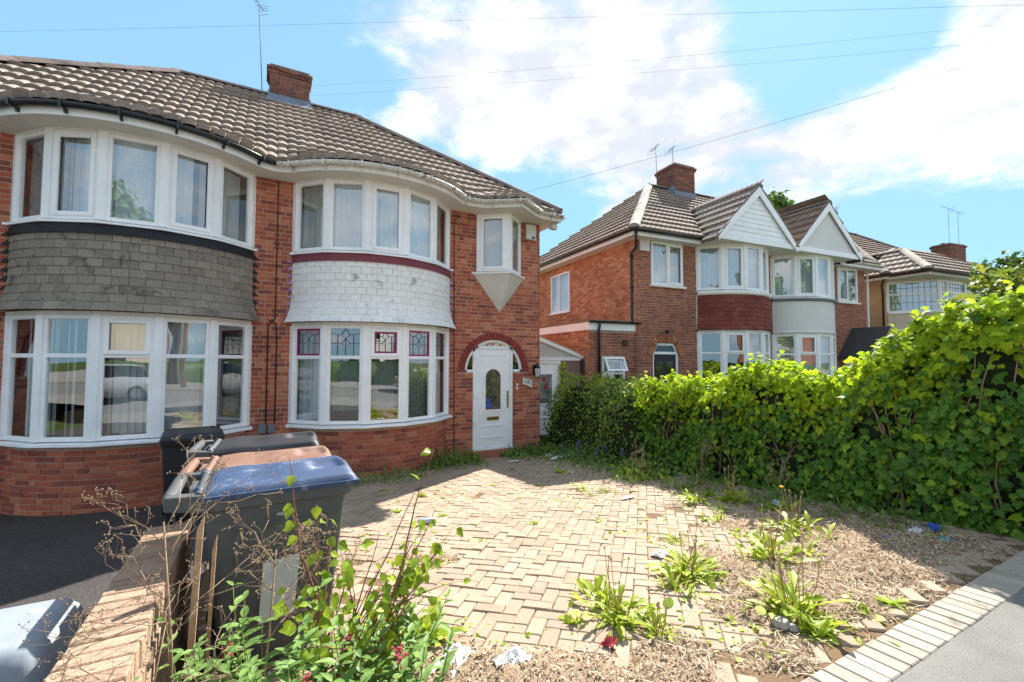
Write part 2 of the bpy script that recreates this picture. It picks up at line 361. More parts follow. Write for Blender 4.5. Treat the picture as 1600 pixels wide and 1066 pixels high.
M_BREND = pm('beige_render', [(.50, .335, .20)], .95, 40, .12, .4, 120, .1, big=.12, stain=(.24, .15, .09), stainscale=1.6, stainthr=.62)
M_CREAM = pm('cream_paint', [(.62, .55, .42)], .8, 20, .1)
M_NET = pm('net_curtain', [(.86, .89, .92), (.82, .86, .90), (.89, .91, .93)], .9, 22, .10, 0, 1, .1, transl=.35)
M_CURT = pm('heavy_curtain', [(.30, .33, .33)], .95, 14, .25, 0, 1, .1)
M_CURTD = pm('dark_curtain', [(.13, .14, .15)], .95, 14, .3, 0, 1, .1)
M_BLIND = pm('blind_slat', [(.60, .62, .62), (.54, .57, .58), (.66, .67, .66)], .8, 8, .06, 0, 1, .2, transl=.2)
M_ROOM = pm('room_wall', [(.22, .20, .18)], .9, 5, .1)
M_ROOMF = pm('room_floor', [(.14, .10, .07)], .8, 5, .1)
M_RED = pm('red_lead_glass', [(.34, .02, .13)], .35, 10, .1)
M_CAME = pm('lead_came', [(.06, .06, .07)], .5, 10, .1)
M_DGLASS = glass_mat('dark_glass', (.30, .34, .30), .08)
M_BRASS = pm('brass', [(.55, .38, .10)], .35, 10, .15, 0, 1, .5, metal=.9)
M_DOORD = pm('black_door_paint', [(.012, .013, .016)], .3, 10, .1)
M_WOOD = pm('weathered_wood', [(.36, .23, .13), (.42, .28, .17)], .85, 30, .3, .2, 60)
M_CABLE = pm('black_cable', [(.012, .012, .014)], .6, 10, .1)
M_WIRE = pm('overhead_wire_metal', [(.09, .09, .10)], .95, 10, .1, 0, 1, .0)
M_ALU = pm('aerial_metal', [(.14, .14, .15)], .7, 10, .1, metal=.2)
# ------------------------------------------------------------------ ground profile
def gz(y): return .072 if y < 1.29 else -.06*(y-2.5)

# ------------------------------------------------------------------ brickwork
B_FULL = cbox(.215, .05, .065, .004); B_HALF = cbox(.1025, .05, .065, .004)
B_PLAIN = Proto([(x, y, z) for z in (-.0325, .0325) for y in (-.025, .025) for x in (-.1075, .1075)],
                [(0, 2, 3, 1), (4, 5, 7, 6), (0, 1, 5, 4), (1, 3, 7, 5), (3, 2, 6, 7), (2, 0, 4, 6)])
BRICKS = [B_FULL, B_HALF, B_PLAIN]
class Path:
    def __init__(s, pts):
        s.p = [np.array(q, float) for q in pts]; s.c = [0.0]
        for a, b in zip(s.p, s.p[1:]): s.c.append(s.c[-1]+float(np.hypot(*(b-a))))
        s.len = s.c[-1]
    def at(s, t):
        t = min(max(t, 0.0), s.len); i = 0
        while i < len(s.c)-2 and s.c[i+1] < t: i += 1
        k = (t-s.c[i])/max(1e-9, s.c[i+1]-s.c[i]); return s.p[i]+(s.p[i+1]-s.p[i])*k
def lay_bricks(path, z0, z1, openings=(), plain=False, seed=0, jit=.0018):
    """openings: functions z -> (s0, s1) or None. Returns pieces."""
    rnd = random.Random(seed); items = []; H = .075
    n = int((z1-z0+.010)/H)
    for k in range(n):
        zc = z0+k*H+.0325
        holes = sorted(h for h in (f(zc) for f in openings) if h)
        free = []; a = 0.0
        for h in holes:
            if h[0] > a: free.append((a, h[0]))
            a = max(a, h[1])
        if a < path.len: free.append((a, path.len))
        # bond: stretchers with a header now and then
        s = -(.1125 if k % 2 else 0.0)-(.056 if k % 4 == 2 else 0); cells = []; q = k % 3
        while s < path.len:
            L = .1025 if (q % 4 == 3) else .215
            cells.append((s, s+L)); s += L+.010; q += 1
        segs = []
        for (f0, f1) in free:
            run = [[max(c0, f0), min(c1, f1)] for (c0, c1) in cells if min(c1, f1)-max(c0, f0) > .004]
            if not run: continue
            if len(run) > 1 and run[0][1]-run[0][0] < .05: run[1][0] = run[0][0]; run = run[1:]
            if len(run) > 1 and run[-1][1]-run[-1][0] < .05: run[-2][1] = run[-1][1]; run = run[:-1]
            run[0][0] = f0; run[-1][1] = f1; segs += run
        if True:
            for (u0, u1) in segs:
                A, Bp = path.at(u0), path.at(u1); d = Bp-A; L = float(np.hypot(*d))
                if L < .03: continue
                t = d/L; nrm = np.array([t[1], -t[0]]); c = (A+Bp)/2+nrm*(-.025+rnd.uniform(-jit, jit))
                pk = 2 if plain else (0 if L > .16 else 1); base = .215 if pk in (0, 2) else .1025
                w = rnd.uniform(-.004, .004)
                M = frame((c[0], c[1], zc+rnd.uniform(-.001, .001)), (t[0]*L/base, t[1]*L/base, w), (-nrm[0], -nrm[1], 0), (0, 0, 1))
                items.append((pk, M))
    return items
def wall_backing(mb, path, z0, z1, rects=(), d0=-.0045, th=.20):
    """rects: (s0, s1, za, zb) openings"""
    ss = sorted(set([0, path.len]+[c for c in path.c]+[v for r in rects for v in r[:2] if 0 < v < path.len]))
    zs = sorted(set([z0, z1]+[v for r in rects for v in r[2:] if z0 < v < z1]))
    for a, b in zip(ss, ss[1:]):
        if b-a < 1e-4: continue
        run = None
        for c, d in zip(zs, zs[1:]):
            hole = any(r[0] < (a+b)/2 < r[1] and r[2] < (c+d)/2 < r[3] for r in rects)
            if not hole: mb.obox(path.at(a+1e-6), path.at(b-1e-6), c, d, d0, d0-th)
    return mb
def rect_open(s0, s1, za, zb): return lambda z: (s0, s1) if za < z < zb else None

# ------------------------------------------------------------------ roof tiles
def tile_proto(w=.165, L=.44, h=.020):
    xs = [-.5, -.40, -.36, -.27, -.12, .07, .26, .38, .47, .5]
    def prof(t): return h*math.sqrt(max(0.0, math.cos((t-.07)*math.pi/.92))) if abs(t-.07) < .43 else 0.0
    V = []; n = len(xs)
    for (y, dz) in ((0.0, .070), (L, .002)):
        for t in xs: V.append((t*w, y, prof(t)+dz))
    for t in xs: V.append((t*w, .006, prof(t)*.85-.004))
    for t in xs: V.append((t*w, 0.0, prof(t)+.070))
    F = [(i, i+1, n+i+1, n+i) for i in range(n-1)]+[(2*n+i, 2*n+i+1, 3*n+i+1, 3*n+i) for i in range(n-1)]
    V += [V[0], V[n], V[2*n], V[n-1], V[3*n-1], V[2*n-1]]
    F += [(4*n, 4*n+1, 4*n+2), (4*n+3, 4*n+4, 4*n+5)]
    return Proto(V, F, np.array([True]*(n-1)+[False]*(n-1)+[False]*2))
TILE = tile_proto()
RIDGE_P = from_mb(MB().grid(lambda u, v: (.15*math.cos(math.pi*(1-u)), (v-.5)*.46, .10*math.sin(math.pi*u)-.02), 8, 1, True)
                  .add([(-.15, -.23, -.02), (-.08, -.23, .06), (.08, -.23, .06), (.15, -.23, -.02)], [(0, 1, 2, 3)]))
def ridge_line(a, b, items, step=.44, lift=0.0):
    a, b = np.array(a, float), np.array(b, float); d = b-a; L = np.linalg.norm(d); t = d/L; x = np.cross(t, (0, 0, 1)); x /= np.linalg.norm(x); z = np.cross(x, t)
    n = max(1, round(L/step))
    for i in range(n):
        c = a+d*(i+.5)/n+z*lift; k = L/n/.44
        items.append((0, frame(c+z*random.uniform(-.004, .004), x, t*k, z)))
def tile_field(x0, x1, eave, surf, top, inside, w=.165, exp_=.375, over=.05, lim=None, row0=None):
    """columns along x; eave(x)->y, surf(x,y)->z, top(x)->y. Returns pieces"""
    items = []; n = int(round((x1-x0)/w)); w = (x1-x0)/n
    for i in range(n):
        x = x0+(i+.5)*w; y = eave(x)-over; yt = top(x); first = None
        if row0 is not None:
            step, k0 = row0; nx = k0+math.ceil((y-k0)/step+.15)*step; first = (nx-y)/step
        while y < yt:
            e = .02; zx = (surf(x+e, y+.15)-surf(x-e, y+.15))/(2*e); zy = (surf(x, y+.2)-surf(x, y))/.2
            if inside(x, y):
                X = np.array([1, 0, zx]); Y = np.array([0, 1, zy]); Y /= np.linalg.norm(Y); Zn = np.cross(X, Y); Zn /= np.linalg.norm(Zn)
                j = random.uniform(-.006, .006); k = 1.0
                if lim:
                    room = lim(x, w)-y; k = min(1.0, room/(.44*Y[1]))
                    if k < .2: y += step if row0 is not None else exp_/math.sqrt(1+zy*zy); continue
                items.append((0, frame((x+random.uniform(-.003, .003), y, surf(x, y)+.012), X*(w/.165)*1.0, (Y+X*j)*k, Zn)))
            if first is not None: y += step*first; first = 1.0
            else: y += exp_/math.sqrt(1+zy*zy)
    return items

# ------------------------------------------------------------------ windows
def win_panel(fr, gl, p0, p1, z0, z1, transom=None, sash=None, inset0=.0, inset1=.0, w=.055, mull=(), out=.03):
    """Flat window between plan points. fr: frame MB, gl: list of panes (corner lists). sash: list of (cell col, cell row) with an opening sash"""
    p0, p1 = np.array(p0, float), np.array(p1, float); L = np.hypot(*(p1-p0)); t = (p1-p0)/L; n = np.array([t[1], -t[0]])
    def pt(s): return p0+t*s
    def bar(sa, sb, za, zb, d0=-out, d1=out): fr.obox(pt(sa), pt(sb), za, zb, d0, d1)
    a, b = inset0, L-inset1
    bar(a, a+w, z0, z1); bar(b-w, b, z0, z1); bar(a+w, b-w, z0, z0+w); bar(a+w, b-w, z1-w, z1)
    xs = [a+w]+[v for m in mull for v in (a+(b-a)*m-w/2, a+(b-a)*m+w/2)]+[b-w]
    for m in mull: bar(a+(b-a)*m-w/2, a+(b-a)*m+w/2, z0+w, z1-w)
    zs = [z0+w]+([transom-w/2, transom+w/2] if transom else [])+[z1-w]
    cells = []
    for ci in range(0, len(xs), 2):
        if transom: bar(xs[ci], xs[ci+1], transom-w/2, transom+w/2)
        for ri in range(0, len(zs), 2):
            sa, sb, za, zb = xs[ci], xs[ci+1], zs[ri], zs[ri+1]
            if sash and (ci//2, ri//2) in sash:
                q = .045
                bar(sa-.012, sa+q, za-.012, zb+.012, out-.012, out+.022); bar(sb-q, sb+.012, za-.012, zb+.012, out-.012, out+.022)
                bar(sa+q, sb-q, za-.012, za+q, out-.012, out+.022); bar(sa+q, sb-q, zb-q, zb+.012, out-.012, out+.022)
                sa += q; sb -= q; za += q; zb -= q
            gl.append((pt(sa-.004), pt(sb+.004), za-.004, zb+.004, ci//2, ri//2)); cells.append((sa, sb, za, zb))
    return cells
def panes(gl, parent, mat, T, d=(-.006, .006)):
    for (a, b, za, zb, c, r) in gl:
        m = MB(T); q0, q1 = np.asarray(a), np.asarray(b); m.add([(*q0, za), (*q1, za), (*q1, zb), (*q0, zb)], [(0, 1, 2, 3)]); m.build('pane', mat, parent)

# ------------------------------------------------------------------ bow bay
R0, HA, CYB = 1.638, RAD(56.8), .898
def arc(cx, r, a): return np.array([cx+r*math.sin(a), CYB-r*math.cos(a)])
def arc_path(cx, r, n=24, a0=-HA, a1=HA): return [arc(cx, r, a0+(a1-a0)*i/n) for i in range(n+1)]
def facets(cx, r, n=5): return [arc(cx, r, -HA+2*HA*i/n) for i in range(n+1)]
def bow_window(house, T, cx, z0, z1, transom, sash, mat_frame, label=None, nf=5, name='bay_window', leads=None):
    fr = MB(T); gl = []; F = facets(cx, R0, nf); pc = []
    for i in range(nf):
        win = win_panel(fr, gl, F[i], F[i+1], z0, z1, transom, sash.get(i), .035, .035)
        for g in win: pc.append((i, g))
    for i, p in enumerate(F):
        a = -HA+2*HA*i/nf; o = np.array([math.sin(a), -math.cos(a)]); tt = np.array([o[1], -o[0]])*-1
        tt = np.array([math.cos(a), math.sin(a)])
        fr.obox(p-tt*.052, p+tt*.052, z0, z1, -.045, .045)
    w = fr.build(name, mat_frame, house, bevel=.006, seg=1)
    if label: w['label'] = label
    panes(gl, w, M_GLASS, T)
    sl = MB(T); A = facets(cx, R0+.0, nf)
    e0, e1 = A[0]+np.array([-.09, 0]), A[-1]+np.array([.09, 0])
    sl.sweep([(-.09, z0-.05), (.105, z0-.058), (.105, z0-.028), (-.09, z0-.001)], [e0]+A+[e1]); sl.build('sill', mat_frame, w)
    hd = MB(T); hd.sweep([(-.06, z1), (.05, z1), (.055, z1+.05), (-.06, z1+.05)], A); hd.build('head_trim', M_UPVCD, w)
    if leads:
        cm_ = MB(T)
        for (i, (sa, sb, za, zb)) in pc:
            if (za+zb)/2 < transom: continue
            p0, p1 = F[i], F[i+1]; t = (p1-p0)/np.hypot(*(p1-p0)); n = np.array([t[1], -t[0]])
            def P(s, z, d=.012): q = p0+t*s+n*d; return (q[0], q[1], z)
            sm, zm = (sa+sb)/2, (za+zb)/2; hw, hh = (sb-sa)/2, (zb-za)/2
            pat = [[(-1, .62), (-.3, .55), (0, .25), (0, -1)], [(1, .62), (.3, .55), (0, .25)], [(0, .25), (-.28, -.1), (0, -.42), (.28, -.1), (0, .25)], [(-1, -.1), (-.28, -.1)], [(1, -.1), (.28, -.1)],
                   [(-.3, .55), (0, 1)], [(.3, .55), (0, 1)], [(-.55, .6), (-.55, -1)], [(.55, .6), (.55, -1)]]
            for pl in pat: cm_.tube([P(sm+x*hw, zm+y*hh) for x, y in pl], .004, 4)
            if i in leads:
                b = .030; rd = MB(T)
                for (s0, s1, c0, c1) in ((sa, sa+b, za, zb), (sb-b, sb, za, zb), (sa+b, sb-b, za, za+b), (sa+b, sb-b, zb-b, zb)):
                    rd.obox(p0+t*s0, p0+t*s1, c0, c1, .008, .013)
                rd.build('red_glass_border', M_RED, w)
        cm_.build('lead_came', M_CAME, w, kind='stuff')
    return w
def curtain_arc(parent, T, cx, r, a0, a1, z0, z1, mat, amp=.02, waves=60, name='curtain', drop=0.0):
    m = MB(T); n = max(8, int(abs(a1-a0)*waves))
    def fn(u, v):
        a = a0+(a1-a0)*u; rr = r+amp*math.sin(u*n*1.55+1.3*math.sin(u*9))*(.5+.5*(1-v)); p = arc(cx, rr, a); return (p[0], p[1], z0+(z1-z0)*v-drop*math.sin(u*math.pi*5)**2*(1-v))
    m.grid(fn, n*3, 2); return m.build(name, mat, parent)
def blinds_arc(parent, T, cx, r, z0, z1, gaps, seed=3, name='vertical_blind'):
    rnd = random.Random(seed); m = MB(T); n = 34
    for i in range(n):
        u = (i+.5)/n; a = -HA*.94+2*HA*.94*u
        if any(g0 < u < g1 for g0, g1 in gaps) and rnd.random() < .55: continue
        c = arc(cx, r, a); th = a+rnd.uniform(-.25, .25)+(.85 if any(g0 < u < g1 for g0, g1 in gaps) else .35); t = np.array([math.cos(th), math.sin(th)])
        m.obox(c-t*.043, c+t*.043, z0+rnd.uniform(0, .03), z1, -.002, .002)
    return m.build(name, M_BLIND, parent)
def hung_tiles(house, T, cx, z0, z1, mat, rows, tw, part_label, seed=1, flare=.13, cut=0):
    rnd = random.Random(seed); H = (z1-z0)/rows; items = []
    def rad(z):
        k = max(0.0, 1-(z-z0)/(.5)); return R0+.035+flare*k*k
    back = MB(T); back.grid(lambda u, v: (*arc(cx, rad(z0+(z1-z0)*v)-.012, -HA+2*HA*u), z0+(z1-z0)*v), 30, 8)
    back.prism(arc_path(cx, R0-.05, 20), z0+.01, z0+.03)
    b = back.build('tile_hanging', M_FELT, house); b['label'] = part_label
    th = H+.045; P = [cbox(tw-.004, .013, th, .002)]
    for r in range(rows):
        zb = z0+r*H; da = tw/rad(zb); n = int(2*HA/da); off = (.5 if r % 2 else 0)*da
        da = 2*HA/n
        for i in range(n+(1 if r % 2 else 0)):
            a = -HA+da*(i+.5)-(da/2 if r % 2 else 0)
            sc = 1.0
            if a < -HA+da*.3: a = -HA+da*.25; sc = .5
            if a > HA-da*.3: a = HA-da*.25; sc = .5
            sc *= 1.0
            p0 = arc(cx, rad(zb)+.010+rnd.uniform(0, .006), a); p1 = arc(cx, rad(zb+th)-.004, a)
            up = np.array([p1[0]-p0[0], p1[1]-p0[1], th]); up /= np.linalg.norm(up); t = np.array([math.cos(a), math.sin(a), 0]); nn = np.cross(t, up)
            w = rnd.uniform(-.02, .02); t2 = t+up*w
            c = np.array([p0[0], p0[1], zb])+up*th/2
            items.append((0, frame(c, t2*sc*(da*rad(zb)/tw), -nn, up)))
    scatter('hung_tile', P, items, mat, b, 300, 'hung_tiles', T)
    return b
def serrated_flashing(house, T, x, z0, z1, side, mat, n=9):
    # saw-tooth edged strip on the wall beside the hung tiles; side=-1 points to -x
    m = MB(T); H = (z1-z0)/n
    for i in range(n):
        z = z0+i*H
        m.extr([(x, -.006, z), (x, -.006, z+H), (x+side*.09, -.006, z+H), (x+side*.20, -.006, z+H*.12)], (0, -.012, 0))
    return m.build('stepped_flashing', mat, house)

# ------------------------------------------------------------------ gutters
def gutter_prof(z, r=.058):
    return [(r+r*math.cos(t)-.0, z+r*math.sin(t)) for t in np.linspace(math.pi, 2*math.pi, 9)]+[(r+(r-.008)*math.cos(t), z+(r-.008)*math.sin(t)) for t in np.linspace(2*math.pi, math.pi, 9)]
def eaves(house, T, path, z, mat_g, wall_path, fascia_h=.15, mat_f=None, brackets=True):
    f = MB(T); f.sweep([(-.02, z-fascia_h), (0, z-fascia_h), (0, z), (-.02, z)], path); fb = f.build('fascia', mat_f or M_UPVC, house)
    g = MB(T); g.sweep(gutter_prof(z-.015), path, smooth=True, caps=True); gt = g.build('gutter', mat_g, house)
    if brackets:
        b = MB(T); pp = Path(path); n = int(pp.len/.75)
        for i in range(n):
            s = (i+.5)*pp.len/n; a, c = pp.at(s-.014), pp.at(s+.014)
            b.obox(a, c, z-.085, z-.075, 0, .10); b.obox(a, c, z-.085, z+.0, .118, .126); b.obox(a, c, z-.12, z-.085, 0, .03)
        b.build('gutter_bracket', mat_g, gt)
    if wall_path:
        s = MB(T); A = Path(path); n = 60; Bp = Path(wall_path)
        vs = []
        for i in range(n+1): vs += [(*A.at(A.len*i/n), z-fascia_h+.004), (*Bp.at(Bp.len*i/n), z-fascia_h+.004)]
        s.add(vs, [(2*i, 2*i+2, 2*i+3, 2*i+1) for i in range(n)]); s.build('soffit', M_SOFFIT, house)
    return gt

# ------------------------------------------------------------------ chimney
def chimney(house, T, x0, x1, y0, y1, z0, z1, flash_z=None, pots=3, brick=None, stagger=True):
    c = MB(T); c.box((x0+.008, y0+.008, z0), (x1-.008, y1-.008, z1-.02)); ch = c.build('chimney', M_MORTARD, house)
    items = []
    hi = z1-.24
    for (a, b) in (((x0, y0), (x1, y0)), ((x1, y0), (x1, y1)), ((x0, y1), (x0, y0)), ((x1, y1), (x0, y1))):
        items += lay_bricks(Path([a, b]), z0, hi, seed=int(x0*100)+3)
    for k, e in enumerate((.035, .06)):
        q = [(x0-e, y0-e), (x1+e, y0-e), (x1+e, y1+e), (x0-e, y1+e)]
        for i in range(4): items += lay_bricks(Path([q[i], q[(i+1) % 4]]), hi+.075*k, hi+.075*(k+1), seed=k*7+i)
    scatter('brick', BRICKS, items, brick or M_BRICKB, ch, 60, 'brickwork', T)
    m = MB(T); e = .03
    def fn(u, v):
        b = 1 if 0 < u < 1 and 0 < v < 1 else 0
        return (x0-e+(x1-x0+2*e)*u, y0-e+(y1-y0+2*e)*v, z1-.09+b*(.07+.03*math.sin(u*23)*math.cos(v*17)))
    m.grid(fn, 10, 10, False); m.box((x0-e, y0-e, z1-.10), (x1+e, y1+e, z1-.088)); m.build('mortar_flaunching', MATS['flaunch'], ch)
    for i in range(pots):
        p = MB(T); p.lathe([(.10, 0), (.095, .08), (.115, .085), (.115, .12), (.08, .13)], (x0+(x1-x0)*(i+.5)/pots, (y0+y1)/2, z1-.05), 12); p.build('chimney_pot', M_BRICKO if i % 2 else M_MORTARD, ch)
    return ch
pm('flaunch', [(.10, .095, .09)], .95, 20, .3, .4, 60, stain=(.3, .29, .27), stainscale=7, stainthr=.58)
# ------------------------------------------------------------------ semi-detached pair (the house with the white door and its neighbour)
ZE, XH, YB = 4.80, 5.52, 6.95            # eaves height, hip foot, back eaves
SL = .784
def semi_eave_path():
    p = [(-.002, -.40), (.10, -.43)]
    for i in range(21):
        a = RAD(-47+94*i/20); p.append((1.70+2.02*math.sin(a), CYB-2.02*math.cos(a)))
    return p+[(3.30, -.46), (3.45, -.45), (3.66, -.47), (4.28, -.90), (4.92, -.47), (5.10, -.45), (XH, -.45)]
EP = semi_eave_path(); EPX = [q[0] for q in EP]; EPY = [q[1] for q in EP]
def semi_eave(x): return float(np.interp(x, EPX, EPY))
def semi_surf(x, y):
    pl = ZE+SL*(y+.45); e = semi_eave(x); yj = .45
    if y < yj:
        q = (y-e)/(yj-e); zj = SL*(yj+.45); m0 = zj/(yj-e)*(yj-e); m1 = SL*(yj-e)
        return ZE+zj*(3*q*q-2*q**3)+(q**3-2*q*q+q)*(2*zj-m1)+(q**3-q*q)*m1
    return pl
YR = 3.25; ZR = ZE+SL*(YR+.45)
def door_hole(z):
    if z < 1.38: return (3.64, 4.58)
    q = .815**2-(z-1.38)**2
    if q <= 0: return None
    return (4.125-math.sqrt(q), 4.125+math.sqrt(q))
def text_mesh(txt, size, ext, M, mat, name, parent):
    cu = bpy.data.curves.new(name, 'FONT'); cu.body = txt; cu.size = size; cu.extrude = ext; cu.align_x = 'CENTER'; cu.align_y = 'CENTER'; cu.resolution_u = 2
    o = bpy.data.objects.new(name, cu); COL.objects.link(o); dg = bpy.context.evaluated_depsgraph_get()
    me = bpy.data.meshes.new_from_object(o.evaluated_get(dg)); bpy.data.objects.remove(o); bpy.data.curves.remove(cu)
    me.transform(M); r = mobj(name, me, mat, parent); return r

def build_semi(T, root, look):
    # walls
    front = Path([(0, 0), (5.24, 0)])
    bayw = Path(arc_path(1.70, R0, 28)); side = Path([(5.24, 0), (5.24, 6.5)])
    bk = MB(T)
    wall_backing(bk, front, -.6, 4.70, [(.34, 3.06, -1, 5), (3.70, 4.75, 3.36, 5), (3.45, 4.80, -1, 2.06)])
    for (a, b) in ((3.45, 3.64), (4.58, 4.80)): bk.box((a, .008, -.6), (b, .208, 1.38))
    for sg in (-1, 1):
        pts = [(4.125+sg*.68*math.cos(t), .008, 1.38+.68*math.sin(t)) for t in np.linspace(0, math.pi/2, 9)]+[(4.125, .008, 2.062), (4.125+sg*.676, .008, 2.062)]
        bk.extr(pts, (0, .2, 0))
    wall_backing(bk, bayw, -.62, .515, d0=-.011, th=.2)
    wall_backing(bk, Path([(5.24, .03), (5.24, 6.5)]), -.6, 4.70, d0=-.0045, th=.2)
    bk.box((0, 6.3, -.6), (5.23, 6.5, 4.7))
    w = bk.build('wall', M_MORTAR, root)
    it = lay_bricks(front, -.60, 4.70, [rect_open(.335, 3.065, -1, 5), rect_open(3.70, 4.75, 3.36, 4.71), door_hole], seed=look['seed'])
    it += lay_bricks(bayw, -.60, .50, seed=look['seed']+1)
    it2 = lay_bricks(side, -.60, 4.70, plain=True, seed=5)
    scatter('brick', BRICKS, it+it2, M_BRICK, w, 300, 'brickwork', T)
    ar = []
    for i in range(31):
        a = math.pi*(i+.5)/31; r = .745; c = (4.125+r*math.cos(a), -.006, 1.38+r*math.sin(a))
        ar.append((0, frame(c, np.array([math.cos(a), 0, math.sin(a)]), (0, 1, 0), np.array([-math.sin(a), 0, math.cos(a)]))))
    ab = MB(T); ab.grid(lambda u, v: (4.125+(.685+.125*v)*math.cos(math.pi*u), -.001, 1.38+(.685+.125*v)*math.sin(math.pi*u)), 24, 1); ao = ab.build('door_arch', M_MORTAR, root)
    scatter('arch_brick', [cbox(.135, .05, .066, .004)], ar, M_REDBRICK, ao, 60, None, T)
    # inside
    rm = MB(T); rm.box((.02, 3.9, -.4), (5.2, 3.95, 4.65)); rm.box((.01, .22, -.4), (.03, 3.9, 4.65)); rm.box((3.2, .22, -.4), (3.25, 3.9, 4.65)); rm.build('room_partition', M_ROOM, root)
    fl = MB(T); fl.prism([(0.03, 3.9)]+[tuple(p) for p in arc_path(1.70, R0-.06, 16)]+[(3.6, .25), (5.0, .25), (5.0, 3.9)], -.3, -.25)
    fl.prism([(0.03, 3.9)]+[tuple(p) for p in arc_path(1.70, R0-.06, 16)]+[(5.0, .22), (5.0, 3.9)], 2.40, 2.62)
    fl.prism([(0.03, 3.9)]+[tuple(p) for p in arc_path(1.70, R0-.06, 16)]+[(5.0, .22), (5.0, 3.9)], 4.66, 4.69); fl.build('floor_slab', M_ROOMF, root)
    # bay
    lw = bow_window(root, T, 1.70, .56, 2.19, 1.66, look['sash_low'], M_UPVC, leads=look.get('leads'), name='ground_floor_bay_window')
    uw = bow_window(root, T, 1.70, 3.44, 4.62, None, look['sash_up'], M_UPVC, name='first_floor_bay_window')
    look['curtains'](lw, uw, T)
    hung_tiles(root, T, 1.70, 2.24, 3.28, look['hung'], 9, look['tw'], look['hung_label'], look['seed'])
    b = MB(T); b.sweep([(-.08, 3.26), (.075, 3.25), (.05, 3.40), (-.08, 3.40)], arc_path(1.70, R0, 24)); b.build('apron_band', look['apron'], root)
    serrated_flashing(root, T, .40, 2.28, 3.36, -1, look['flash']); serrated_flashing(root, T, 3.00, 2.28, 3.36, 1, look['flash'])
    # triangular oriel over the door
    o0, o1, o2 = (3.70, 0), (4.26, -.40), (4.75, 0); fr = MB(T); gl = []
    win_panel(fr, gl, o0, o1, 3.44, 4.62, None, [(0, 0)], .06, .045); win_panel(fr, gl, o1, o2, 3.44, 4.62, None, None, .04, .06, w=.06)
    fr.obox((3.705, 0), (3.76, -.04), 3.44, 4.62, -.035, .03); fr.prism([(4.20, -.36), (4.26, -.43), (4.32, -.36), (4.26, -.32)], 3.44, 4.62)
    ow = fr.build('oriel_window', M_UPVC, root, bevel=.006, seg=1); panes(gl, ow, M_GLASS, T)
    s = MB(T); s.prism([(3.60, .0), (4.26, -.50), (4.86, .0)], 3.385, 3.425); s.build('sill', M_UPVCD, ow)
    s = MB(T); s.prism([(3.68, .0), (4.26, -.43), (4.78, .0)], 4.62, 4.665); s.build('head_trim', M_UPVCD, ow)
    c = MB(T); c.grid(lambda u, v: (3.80+.9*u, .04-.30*(1-abs(2*u-1))*.9+.012*math.sin(u*60), 3.45+1.15*v), 60, 1); c.build('curtain', MATS['oriel_net'], ow)
    s = MB(T); s.add([(3.64, -.002, 3.385), (4.26, -.46, 3.385), (4.82, -.002, 3.385), (4.24, -.03, 2.66), (4.24, .0, 2.62)], [(0, 1, 3), (1, 2, 3), (0, 3, 4), (3, 2, 4), (0, 2, 1)]); s.build('rendered_corbel', M_PEBBLE, root)
    # eaves
    f = MB(T); f.sweep([(-.02, ZE-.17), (0, ZE-.17), (0, ZE-.03), (-.02, ZE-.03)], EP); f.build('fascia', look['fascia'], root)
    g = MB(T); g.sweep(gutter_prof(ZE-.045), EP, smooth=True); gt = g.build('gutter', look['gutter'], root)
    pp = Path(EP)
    for i in range(11):
        b = MB(T); q = (i+.5)*pp.len/11; a, c = pp.at(q-.014), pp.at(q+.014)
        b.obox(a, c, ZE-.115, ZE-.104, 0, .10); b.obox(a, c, ZE-.115, ZE-.03, .117, .127); b.obox(a, c, ZE-.155, ZE-.115, 0, .035)
        if look['gutter'] is M_GUTW:
            for dq in (.25, .31): a, c = pp.at(q+dq-.008), pp.at(q+dq+.008); b.sweep([(d+.003*(1 if k < 9 else 0), z-.004) for k, (d, z) in enumerate(gutter_prof(ZE-.045, .061))], [a, c])
        b.build('gutter_bracket', look['gutter'], gt)
    wp = [(0, 0), (.33, 0)]+[tuple(p) for p in arc_path(1.70, R0, 20)]+[(3.07, 0), (3.70, 0), (4.26, -.4), (4.75, 0), (5.24, 0), (XH, 0)]
    wx = [q[0] for q in wp]; wy = [q[1] for q in wp]
    s = MB(T); vs = []; n = 90
    for i in range(n+1):
        x = XH*i/n; vs += [(x, semi_eave(x), ZE-.165), (x, float(np.interp(x, wx, wy))+.02, ZE-.165)]
    s.add(vs, [(2*i, 2*i+2, 2*i+3, 2*i+1) for i in range(n)]); s.box((5.23, .0, ZE-.166), (XH, YB, ZE-.16)); s.build('soffit', M_SOFFIT, root)
    f = MB(T); f.box((XH-.02, -.44, ZE-.17), (XH, YB, ZE-.03)); f.build('fascia', look['fascia'], root)
    g = MB(T); g.sweep(gutter_prof(ZE-.045), [(XH, -.45), (XH, YB)], smooth=True); g.build('gutter', look['gutter'], root)
    # roof
    d = MB(T)
    xs = np.linspace(0, XH, 45)
    for a, c in zip(xs, xs[1:]):
        for y0, y1 in ((None, -.3), (-.3, -.05), (-.05, .2), (.2, .45), (.45, 3.25)):
            q = []
            for (x, y) in ((a, y0), (c, y0), (c, y1), (a, y1)):
                yy = semi_eave(x)-.02 if y is None else max(y, semi_eave(x)-.02)
                yy = min(yy, XH-x-.45); q.append((x, yy, semi_surf(x, yy)-.012))
            if abs(q[2][1]-q[1][1]) > 1e-4 or abs(q[3][1]-q[0][1]) > 1e-4: d.add(q, [(0, 1, 2, 3)], True)
    hx = XH-(YR+.45)
    d.add([(XH, -.45, ZE-.012), (XH, YB, ZE-.012), (hx, YR, ZR-.012)], [(0, 1, 2)])
    d.add([(0, YB, ZE-.012), (XH, YB, ZE-.012), (hx, YR, ZR-.012), (0, YR, ZR-.012)], [(0, 1, 2, 3)])
